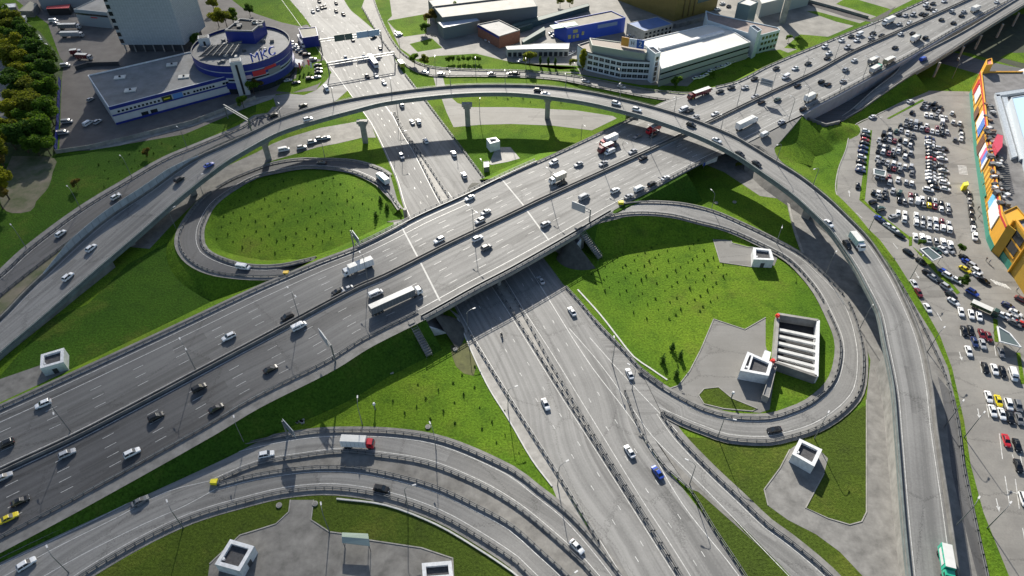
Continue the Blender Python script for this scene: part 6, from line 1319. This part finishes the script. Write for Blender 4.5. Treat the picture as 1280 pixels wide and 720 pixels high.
# flyover lamps on the far parapet
for i,u in enumerate((352,422,491,562,633,705,774,840,903,965,1010)):
    v=interp(u,[(320,165),(352,149),(400,134),(445,124),(491,118),(530,112),(562,110),(640,107.5),(705,112),(774,125),(840,143),(903,165),(965,201),(1010,230)])
    j=min(range(len(FF)),key=lambda k:(FF[k].xy-P(u,v,13).xy).length); q_=FF[j]; d=(FEp[j]-q_); lamp(q_+Vector((0,0,.9))+d.normalized()*-.2,f"lamp on the far parapet of the flyover, {ordn(i)} from the left",math.atan2(d.y,d.x),8)
sl_=[((33,310),2.4,'lamp on the grass bank at the left edge beside the outer left road'),((101,261),2.4,'lamp on the grass bank beside the outer left road, above a white car'),((165,222),2.4,'lamp on the grass bank beside the outer left road, right of the reddish shrubs'),((234,185),2.4,'lamp beside the outer left road near the hall fence'),
((155,264),-.5,'lamp on the sloped concrete wall between outer road and flyover'),((221,288),.9,'lamp on the outer side of the left loop ramp'),((255,246),.9,'lamp beside the left loop ramp near the flyover pier'),((406,197),.6,'lamp behind the top of the left loop ramp'),
((1031,345),.9,'lamp between the right loop ramp and the flyover, upper one'),((1074,412),.8,'lamp between the right loop ramp and the flyover, middle one'),((1018,548),.9,'lamp at the bottom outside of the right loop ramp'),((897,547),-.3,'lamp at the lower left outside of the right loop ramp'),((888,267),2.0,'lamp on the outer edge of the right loop ramp, near its start'),((970,305),-2,'lamp beside the grass triangle left of the flyover'),
((453,531),1.7,'lamp on the grass just above the bottom left ramps'),((635,512),.4,'lamp on the left verge of the lower highway, halfway between bridge and nose'),((697,607),.6,'lamp on the left verge of the lower highway where the ramps join'),((412,665),1.9,'lamp at the edge of the bottom concrete yard beside the shelter'),((585,415),.5,'lamp at the left verge of the lower highway in the bridge shadow'),((862,605),2.6,'lamp at the tip of the grass wedge between lower highway and collector road'),
((545,563),2.0,'lamp on the outer edge of the bottom left ramps, upper'),((510,634),.3,'lamp between the curved ramps and the bottom yard'),((229,660),2.2,'lamp on the inner edge of the bottom left ramps above the left kiosk'),((86,716),2.3,'lamp on the inner edge of the bottom left ramps near the left corner'),((306,555),2.0,'lamp beside the split of the bottom left ramps'),
((790,487),2.4,'lamp beside the gore of the right loop ramp and lower highway'),((765,455),1.6,'lamp beside the drain channel at the edge of the right loop field'),((706,745),.6,'lamp at the bottom edge between the ramps'),
((1086,288),1.2,'lamp at the tip of the grass strip beside the flyover truck'),((1137,350),.9,'lamp on the grass strip left of the car park, middle'),((1159,440),.7,'lamp on the paved strip between flyover and car park'),((1181,533),.8,'lamp right of the flyover wall, beside the sunken road'),((1205,547),.7,'lamp on the grass edge of the lower car park'),((1196,656),.8,'lamp on the flyover wall top at the lower right'),((1234,660),.7,'lamp at the edge of the car park in the lower right corner'),
((503,190),.6,'lamp on the lower highway median in the flyover shadow'),((498,150),.4,'lamp on the lower highway median just beyond the flyover'),((600,150),1.5,'lamp on the right verge of the lower highway beyond the flyover'),((604,228),1.9,'lamp on the right verge of the lower highway at the bridge'),((776,200),-1,'lamp below the bridge rail of the main highway beside the field'),((726,178),-1.2,'lamp on the grass beside the far rail of the main highway'),
((402,60),-.4,'lamp at the left kerb of the lower highway, top'),((500,62),2.4,'lamp at the right kerb of the lower highway near the gantry'),((545,95),1.6,'lamp beside the frontage road, leftmost'),((595,97),1.6,'lamp beside the frontage road, second from the left'),((657,98),1.6,'lamp beside the frontage road, middle'),((717,104),1.6,'lamp beside the frontage road, fourth from the left'),((772,112),1.6,'lamp beside the frontage road, last before the main highway'),((1190,98),1.4,'lamp beside the dark road below the side viaduct')]
for (u,v),a,l in sl_:
    z=0
    if 'flyover wall top' in l: z=6
    lamp(P(u,v,z),l,a,9.5)
# cantilever direction signs
def cantilever(u,v,z,ang,label,l=7,h=8.5,pw=5.5,ph=3.2,back=True):
    p=P(u,v,z); r=empty('sign_gantry',p,ang); tag(r,label,'road sign','cantilever direction signs')
    mb=MB(); mb.tube([(0,0,0),(0,0,h)],[.28,.2],10); mb.build('post',STEELP,r); mb=MB(); mb.tube([(0,0,h-.4),(l,0,h-.1)],.16,8); mb.tube([(0,0,h-1.6),(l,0,h-1.3)],.12,8); mb.build('arm',STEELP,r)
    mb=MB(); mb.box((l-pw/2+.5,.3,h-.9),(pw,.16,ph)); mb.build('sign_panel',mat('sign_back_grey',(.40,.43,.47),.4,metal=.3),r)
    mb=MB(); mb.box((0,0,.1),(1.6,1.6,.5)); mb.build('footing',CONC,r)
cantilever(736,285,4.5,2.55,'cantilever road sign on a post where the right loop leaves the main highway')
cantilever(420,455,5.2,2.2,'cantilever road sign reaching over the near side of the main highway, left of the bridge')
cantilever(443,312,5.5,-1.0,'cantilever road sign standing in the round left field beside the main highway',l=6)
cantilever(943,120,6.9,-.6,'cantilever road sign over the far side of the main highway, right of the flyover',l=6)
cantilever(360,545,0,-.8,'cantilever road sign casting a triangular shadow above the bottom left ramps',l=5,h=7)
# overhead gantries on the lower highway (top)
def gantry(a,b,h,label,panels):
    A=P(*a); B=P(*b); r=empty('overhead_gantry',A); tag(r,label,'gantry','overhead gantries'); d=B-A; ang=math.atan2(d.y,d.x); L_=d.length; r.rotation_euler=(0,0,ang)
    for x in (0,L_): mb=MB(); mb.tube([(x,0,0),(x,0,h)],.3,8); mb.build('post',STEELP,r)
    mb=MB(); mb.box((L_/2,0,h),(L_,.5,.35)); mb.box((L_/2,0,h-1.2),(L_,.4,.2))
    for k in range(int(L_/3)): mb.tube([(k*3,0,h-1.2),(k*3+1.5,0,h)],.08,4)
    mb.build('truss',STEELP,r)
    for t,w_,c_ in panels:
        mb=MB(); mb.box((L_*t,-.45,h-.3),(w_,.18,3.4)); mb.build('sign_panel',mat('gantry_'+c_,{'green':(.05,.09,.08),'blue':(.30,.42,.55)}[c_],.45),r)
gantry((403,68),(478,57),8,'overhead gantry with two dark and two pale blue signs across the lower highway, top',((.32,5.5,'green'),(.47,4,'green'),(.70,6.5,'blue'),(.88,6.5,'blue')))
gantry((412,94),(494,80),6.5,'second lighter overhead gantry across the lower highway, beyond the flyover',())
# truss over the slip road by the hall
gantry((285,148),(315,166),7,'white lattice gantry at the corner of the fenced hall, left of the flyover',())
# crash cushions (yellow noses)
for (u,v,z,l) in ((358,343,5.6,'yellow crash cushion at the nose of the left loop ramp'),(776,255,7.0,'yellow-green crash cushion at the nose of the right loop ramp'),(268.5,604,0,'yellow crash cushion at the split of the bottom left ramps'),(864,124,7.0,'small yellow crash cushion where the frontage road meets the main highway')):
    p=P(u,v,z); r=empty('crash_cushion',p); tag(r,l,'crash cushion','yellow crash cushions'); mb=loft([(-1.0,.45,.15,.9),(-.85,.65,.1,1.15),(.8,.8,.1,1.2),(.95,.75,.15,1.1)],shell); mb.build('shell',YEL if u>400 or u<300 else YELO,r); mb=MB(); mb.box((1.15,0,.5),(.4,1.3,.8)); mb.build('frame',RAIL_D,r)
# stairs down the banks
def stairs(a,za,b,zb,label,w_=2.0):
    A=P(*a,za); B=P(*b,zb); r=empty('bank_stairs',Vector((B.x,B.y,0))); tag(r,label,'stairs','concrete stairs down the banks'); n=14; d=(A-B); dh=Vector((d.x,d.y,0)); ang=math.atan2(d.y,d.x); mb=MB()
    for k in range(n):
        t=(k+.5)/n; q=dh*t; zt=zb+(za-zb)*(k+1)/n; mb.box((q.x,q.y,zt+.55),(dh.length/n+.05,w_,.7),ang)
    mb.build('steps',CONC_D,r); s=Vector((-d.y,d.x,0)).normalized()*w_/2
    for k in (-1,1):
        m=MB(); m.tube([s*k+Vector((0,0,zb+1.8)),s*k+dh+Vector((0,0,za+1.8))],.06,6); m.tube([s*k,s*k+Vector((0,0,zb+1))],.05,6); m.build('handrail',RAIL,r)
stairs((514,405),6.0,(537,446),.2,'concrete stairs down the grass bank left of the bridge'); stairs((727,293),5.8,(750,324),.3,'concrete stairs down the grass bank right of the bridge')
# drainage chutes down the bank
for a,za,b,l in (((461,430),5.2,(483,461),'stone drainage chute down the bank, nearer the bridge'),((356,487),4.2,(372,522),'stone drainage chute down the bank, farther left')):
    A=P(*a,za); B=P(*b,0); r=empty('drainage_chute',Vector((B.x,B.y,0))); tag(r,l,'drainage chute','drainage chutes'); d=A-B; d.z=0
    mb=MB(); pts=[Vector((0,0,.5)),d+Vector((0,0,za+.9))]; wallstrip(mb,[p+Vector((0,0,-.1)) for p in pts],.9,-.1,.25); mb.build('channel',CONC,r); mb=MB(); rn=random.Random(5)
    for k in range(14): mb.box((rn.uniform(-2.2,2.2),rn.uniform(-1.8,1.2),.2),(rn.uniform(.6,1.3),rn.uniform(.5,1),.5),rn.uniform(0,3))
    tag(mb.build('stone_heap',CONC,r),kind='stuff')
# low pipe channel left of the paved strip
# concrete hatches / manholes scattered in the grass
for i,(u,v,l) in enumerate(((469,512,'white capped vent pipe standing on the grass below the main highway'),(535,534,'pale round manhole cover on the grass above the ramps'),(569,437,'pale square hatch on the grass beside the lower highway'),(349,632,'white ring manhole on grass left of the yard entrance'),(394,630,'white ring manhole on grass right of the yard entrance'),(914,498,'white bollard box on the small grass island'),(895,254,'pale manhole on the grass triangle, left one'),(918,253,'pale manhole on the grass triangle, right one'))):
    p=P(u,v,0); r=empty('manhole',p); tag(r,l,'manhole','manholes and vent caps'); mb=MB()
    if i==0 or i==5: mb.tube([(0,0,0),(0,0,2.6)],.18,8); mb.build('pipe',RAIL,r); mb=MB(); mb.tube([(0,0,2.5),(0,0,3.1)],[.45,.3],10); mb.build('cap',WHITE,r)
    else: mb.tube([(0,0,-.1),(0,0,.35)],.75,14); mb.build('ring',CONC,r); mb=MB(); mb.tube([(0,0,.3),(0,0,.40)],.5,12); mb.build('cover',CONC_D,r)
# fences
def fence(px,h,label,m,z=0,name='fence',th=.18):
    pts=PL(px); o0=pts[0].copy(); loc=[p-o0 for p in pts]; r=empty(name,o0); tag(r,label,'fence','fences around the yards'); mb=MB(); wallstrip(mb,loc,th,0,h); mb.build('panel',m,r)
    pm=None
    for p in resample(loc,6)[:40]:
        if pm is None: mb=MB(); mb.box((0,0,h/2+.05),(.35,.35,h+.1)); pm=mb.build('post',m,r); o=pm
        else: o=pm.copy(); col.objects.link(o); o.parent=r
        o.location=p
fence([(76,102),(74,150),(71,190)],2.4,'bright blue sheet fence between the tree belt and the dark yard',BLUE)
fence([(71,192),(112,186),(160,175),(240,155),(320,124)],1.8,'long pale concrete fence between the hall and the grass slope',CONC)
fence([(96,88),(112,83),(150,82)],2.2,'dark mesh fence behind the hall yard',RAIL_D)
# small kiosk at the end of the gantry, blue-white sign wall under flyover
p=P(886,208,0); r=empty('road_sign',p,.5); tag(r,'white panel sign with blue stripe below the flyover beside the grass triangle','sign'); mb=MB(); mb.box((0,0,3.0),(7.5,.3,3.2)); mb.build('board',WHITE,r); mb=MB(); mb.box((-3.1,-.2,3.0),(1.0,.12,3.2)); mb.build('blue_stripe',BLUE2,r)
for x in (-3,3): mb=MB(); mb.tube([(x,0,0),(x,0,1.5)],.15,6); mb.build('post',STEELP,r)
# striped barrier area at the showroom
for i,(u,v) in enumerate(((375,90),(380,88),(386,86),(389,89))):
    p=P(u,v,0); r=empty('flag_banner',p); tag(r,f"red and white upright banner in the showroom car park, {ordn(i)} from the left",'banner','red and white banners'); mb=MB(); mb.tube([(0,0,0),(0,0,5)],.07,6); mb.build('pole',RAIL,r); mb=MB(); mb.box((.55,0,3.4),(1.0,.08,3.0)); mb.build('cloth',mat('banner_red',(.6,.12,.14),.6) if i%2==0 else WHITE,r)
# white tent beside the showroom
r=empty('white_tent',P(366,84)); tag(r,'white pointed tent beside the round showroom','tent'); mb=MB(); mb.add([(-5,-4,2),(5,-4,2),(5,4,2),(-5,4,2),(0,0,5)],[(0,1,4),(1,2,4),(2,3,4),(3,0,4)]); mb.build('canopy',WHITE,r)
for x,y in ((-5,-4),(5,-4),(5,4),(-5,4)): mb=MB(); mb.tube([(x,y,0),(x,y,2)],.08,6); mb.build('pole',RAIL,r)
# ================================================================== VEGETATION
def leafmat(n,c1,c2):
    m=mat(n,c1,.7,spec=.1,noise=.45,scale=1.2,col2=c2); t_,b_=nodes_of(m); tr=t_.nodes.new('ShaderNodeBsdfTranslucent'); mx=t_.nodes.new('ShaderNodeMixShader'); mx.inputs[0].default_value=.4
    tr.inputs[0].default_value=(c1[0]*1.6,c1[1]*1.6,c1[2]*1.2,1); out=[x for x in t_.nodes if x.type=='OUTPUT_MATERIAL'][0]; t_.links.new(b_.outputs[0],mx.inputs[1]); t_.links.new(tr.outputs[0],mx.inputs[2]); t_.links.new(mx.outputs[0],out.inputs[0]); return m
LM=[leafmat('leaves_dark',(.065,.125,.022),(.035,.075,.015)),leafmat('leaves_green',(.11,.19,.022),(.055,.11,.015)),leafmat('leaves_olive',(.15,.17,.022),(.08,.095,.015)),leafmat('leaves_yellow',(.23,.24,.022),(.13,.14,.016)),leafmat('leaves_brown',(.16,.13,.035),(.09,.075,.022))]
BARK=mat('bark_brown',(.07,.05,.035),.9)
_tr={}
def tree_mesh(kind,seed):
    k=(kind,seed)
    if k in _tr: return _tr[k]
    rn=random.Random(seed); lobes=[]
    if kind=='round':
        H_=9; 
        for i in range(11):
            a=rn.uniform(0,6.28); r=rn.uniform(0,2.4); z=rn.uniform(3.4,8); lobes.append((r*math.cos(a),r*math.sin(a),z,rn.uniform(1.1,1.9),rn.uniform(.9,1.5)))
        n=2600; ls=.40
    elif kind=='tall':
        H_=12
        for i in range(10):
            z=2.5+i*.95; r=1.5*math.sin(math.pi*(i+1.2)/12); a=rn.uniform(0,6.28); lobes.append((r*.4*math.cos(a),r*.4*math.sin(a),z,.7+r*.6,1.0))
        n=1900; ls=.38
    elif kind=='conifer':
        H_=2.2
        for i in range(5): lobes.append((rn.uniform(-.1,.1),rn.uniform(-.1,.1),.35+i*.4,.55-.1*i,.32))
        n=160; ls=.2
    else:  # shrub
        H_=1.1
        for i in range(4): lobes.append((rn.uniform(-.3,.3),rn.uniform(-.3,.3),rn.uniform(.3,.7),.45,.4))
        n=110; ls=.2
    mb=MB(); tot=sum(l[3]**2 for l in lobes)
    for l in lobes:
        for _ in range(int(n*l[3]**2/tot)):
            d=Vector((rn.gauss(0,1),rn.gauss(0,1),rn.gauss(0,1))).normalized()*(rn.uniform(.45,1.08)**.6)
            c_=Vector((l[0]+d.x*l[3],l[1]+d.y*l[3],l[2]+d.z*l[4])); a=Vector((rn.gauss(0,1),rn.gauss(0,1),rn.gauss(0,.6))).normalized(); b=a.cross(Vector((rn.gauss(0,1),rn.gauss(0,1),rn.gauss(0,1)))).normalized(); s=ls*rn.uniform(.6,1.3)
            mb.quad(c_-a*s,c_+b*s*.6,c_+a*s,c_-b*s*.6)
    tm=MB(); tm.tube([(0,0,-.1),(.05,.03,H_*.35),(0,.1,H_*.7)],[H_*.024,H_*.017,H_*.006],7)
    if kind in('round','tall'):
        for l in lobes[::2]: tm.tube([(0,0,H_*.3),(l[0]*.5,l[1]*.5,(l[2]+H_*.3)/2),(l[0],l[1],l[2])],[H_*.011,H_*.008,.03],5)
    _tr[k]=(mb,tm); return _tr[k]
_ts={}
def tree(loc,kind,seed,leaf,scale,label,cat,group,name):
    k=(kind,seed,leaf)
    if k not in _ts:
        r=empty(name,loc); mb,tm=tree_mesh(kind,seed); mb.build('crown' if kind in('round','tall') else 'foliage',LM[leaf],r); tm.build('trunk',BARK,r); _ts[k]=r; o=r
    else: o=dup(_ts[k],loc,0)
    o.name=name; o.location=loc; o.rotation_euler=(0,0,random.uniform(0,6.28)); o.scale=(scale,)*3; tag(o,label,cat,group); return o
# tree belt at the left: traced one crown at a time
rn=random.Random(11)
belt=[(8,24,1),(18,30,1),(6,36,2),(28,34,2),(20,43,2),(35,42,0),(8,50,1),(30,52,0),(42,52,0),(16,58,2),(24,64,3),(38,63,1),(50,62,0),(10,68,0),(30,74,3),(44,74,0),(57,72,0),(22,80,2),(36,84,3),(50,85,0),(66,80,0),(29,94,3),(42,96,3),(56,96,1),(70,94,0),(22,104,0),(38,108,1),(50,110,2),(64,108,0),(26,118,0),(42,120,2),(55,122,2),(68,120,1),(30,130,2),(46,134,2),(62,134,0),(36,142,2),(52,146,2),(68,148,1),(24,150,3),(40,156,1),(58,158,1),(20,164,2),(34,168,2),(48,172,3),(62,172,1),(8,172,3),(50,186,1),(36,182,0),(20,178,1),(4,186,3),(64,186,1),(6,200,3),(2,214,4),(12,240,3),(4,252,4),(2,48,0),(0,90,0),(14,90,0),(12,110,0)]
KD={0:'dark green',1:'mid green',2:'olive green',3:'yellow autumn',4:'brownish autumn'}; cn=Counter()
for u,v,l in sorted(belt,key=lambda t:(t[1],t[0])):
    if u<16 and 60<v<165: continue
    cn[l]+=1; tree(P(u,v+9,0),'round',1+(u+v)%3,l,rn.uniform(1.15,1.6),f"{ordn(cn[l]-1)} {KD[l]} tree from the top in the left belt",'tree','trees of the belt at the left edge','broadleaf_tree')
tt=[((274,34),3,1.2,'round','yellow tree beside the tower, left one'),((284,34),2,1.25,'round','olive yellow tree beside the tower, middle one'),((268,14),2,1.0,'round','olive tree at the foot of the tower, top'),((292,30),1,1.0,'round','green tree beside the tower, right one'),((246,58),0,.9,'round','dark tree at the right corner of the tower base'),((313,20),0,.8,'round','dark round tree on the path beside the showroom'),((292,28),0,.7,'tall','slim dark conifer beside the yellow trees'),
((570,24),1,.85,'tall','slim green poplar behind the pale shed roof'),((564,26),2,.7,'round','olive tree left of the poplar by the pale shed'),((545,30),4,1.0,'round','bare brownish tree left of the pale shed'),((536,30),4,.8,'round','brownish tree at the edge of the square lawn'),((532,42),0,.8,'round','dark tree at the corner of the square lawn'),((518,80),1,.7,'round','green bush tree beside the frontage road, left one'),((531,83),2,.7,'round','olive bush tree beside the frontage road, right one'),((662,82),2,1.0,'round','big olive tree in front of the shop row'),((675,82),0,.42,'tall','small dark tree right of the olive tree, first'),((685,83),0,.42,'tall','small dark tree right of the olive tree, second'),((694,84),0,.42,'tall','small dark tree right of the olive tree, third'),((728,88),3,.95,'tall','bright yellow-green tree at the corner of the white office'),((716,84),2,.6,'round','small olive tree left of the white office'),((844,110),1,.75,'round','green tree on the bank below the white hall'),((712,8),3,.8,'round','yellow-green tree beyond the diagonal wall, right one'),((700,9),2,.7,'round','olive tree beyond the diagonal wall, left one'),((905,192),2,.55,'round','yellowish shrub tree beside the flyover pier'),((922,210),2,.35,'round','small shrub on the pale bank below the flyover'),((318,118),1,.9,'round','green tree at the fence corner right of the hall'),((305,135),1,.8,'round','light green tree beside the lattice gantry'),((325,114),4,.8,'round','brownish tree below the round showroom'),((985,52),1,.5,'round','small bush beside the far white office, left'),((996,54),1,.5,'round','small bush beside the far white office, right'),((889,98),1,.45,'round','bush on the bank above the dark red lorry'),((98,235),4,.55,'round','reddish bush on the grass slope beside the outer road'),((185,196),4,.5,'round','reddish bush on the grass slope near the hall fence'),((1201,357),0,.5,'round','dark bush at the end of the diagonal grass strip'),((1199,316),0,.45,'round','dark bush beside the lower car park row'),((1150,308),0,.4,'round','dark bush at the head of the lower trolley shelter')]
for (u,v),l,s,k,lab in tt: tree(P(u,v,0),k,2 if k=='round' else 5,l,s,lab,'tree','single trees and bushes','broadleaf_tree' if k=='round' else 'slim_tree')
for i,u in enumerate((560,566,573,579,586,592,598)): tree(P(u,79-(i%2),0),'round',3,1,.42,f"clipped bush in the hedge beside the frontage road, {ordn(i)} from the left",'bush','hedge bushes beside the frontage road','bush')
# saplings planted over the fields
def inpoly(u,v,pg):
    c=False; j=len(pg)-1
    for i in range(len(pg)):
        if (pg[i][1]>v)!=(pg[j][1]>v) and u<(pg[j][0]-pg[i][0])*(v-pg[i][1])/(pg[j][1]-pg[i][1])+pg[i][0]: c=not c
        j=i
    return c
def field(pg,n,label,group,seed,grid=None):
    r=random.Random(seed); x0=min(p[0] for p in pg); x1=max(p[0] for p in pg); y0=min(p[1] for p in pg); y1=max(p[1] for p in pg); pts=[]
    cen=P(sum(p[0] for p in pg)/len(pg),sum(p[1] for p in pg)/len(pg)); wp=PL(pg); ang=.72; ca,sa=math.cos(ang),math.sin(ang); ar=abs(sum(wp[i].x*wp[(i+1)%len(wp)].y-wp[(i+1)%len(wp)].x*wp[i].y for i in range(len(wp))))/2; sp_=math.sqrt(ar/n); wl=[(p.x,p.y) for p in wp]
    for i in range(-45,46):
        for j in range(-45,46):
            x=i*sp_*.85+r.uniform(-.9,.9); y=j*sp_*1.18+r.uniform(-.5,.5); X=cen.x+x*ca-y*sa; Y=cen.y+x*sa+y*ca
            if inpoly(X,Y,wl) and r.random()>.12: pts.append((X,Y))
    for X,Y in pts: tree(Vector((X,Y,0)),'conifer' if r.random()<.35 else 'shrub',1+r.randint(0,1),0,r.uniform(.32,.62),label,'sapling',group,'sapling')
field([(268,268),(290,240),(340,222),(400,218),(450,228),(482,258),(470,280),(420,300),(350,320),(300,318),(262,300)],115,'small dark sapling planted in the round field of the left loop','saplings of the left loop field',4)
field([(712,325),(760,298),(880,300),(915,345),(890,385),(845,400),(800,405),(760,375)],120,'small dark sapling planted in rows in the right loop field','saplings of the right loop field',5)
field([(560,470),(600,455),(640,530),(670,590),(640,575),(570,540),(500,525),(480,480)],26,'small dark sapling on the grass between the main highway and the bottom ramps','saplings below the main highway',6)
field([(580,121),(640,121),(760,134),(810,150),(740,133),(640,127)],12,'small sapling in the strip behind the flyover','saplings behind the flyover',7)
field([(120,200),(200,175),(240,165),(235,185),(170,210),(125,240)],26,'young tree planted on the grass slope below the hall','young trees on the left slope',8)
for (u,v,l) in ((476,253,'tall dark sapling near the highway rail in the left loop field, upper'),(484,262,'tall dark sapling near the highway rail in the left loop field, right'),(470,272,'tall dark sapling near the highway rail in the left loop field, lower'),(828,452,'dark conifer in the right loop field, leftmost of the group'),(840,437,'dark conifer in the right loop field, top of the group'),(850,447,'dark conifer in the right loop field, rightmost of the group'),(845,470,'dark conifer in the right loop field, lowest of the group')):
    tree(P(u,v,0),'conifer',1,0,1.7,l,'sapling','taller saplings','conifer')
for o in list(bpy.data.objects):
    if '_used' in o.keys(): 
        del o['_used']
bpy.context.view_layer.update()
# ================================================================== SHADE VOLUME: unseen vapour lens added only to darken the left of the ground
me=bpy.data.meshes.new('shade_volume'); bm=bmesh.new(); bmesh.ops.create_icosphere(bm,subdivisions=4,radius=1)
for v_ in bm.verts: v_.co*=1+.06*math.sin(v_.co.x*5+v_.co.y*3)+.05*math.sin(v_.co.y*9)
bm.to_mesh(me); bm.free(); cl=bpy.data.objects.new('shade_volume',me); col.objects.link(cl); cl.scale=(180,470,48); cl.rotation_euler=(0,0,R_(22))
tc=620/math.sin(SUN_EL); cl.location=Vector((-250,250,0))+sd*tc
cm=bpy.data.materials.new('shade_volume_vapour'); cm.use_nodes=True; n=cm.node_tree; n.nodes.clear(); oo_=n.nodes.new('ShaderNodeOutputMaterial'); pv=n.nodes.new('ShaderNodeVolumePrincipled'); pv.inputs['Density'].default_value=.0055; pv.inputs['Color'].default_value=(.8,.8,.8,1); pv.inputs['Anisotropy'].default_value=.7; n.links.new(pv.outputs[0],oo_.inputs['Volume']); me.materials.append(cm); tag(cl,kind='stuff')
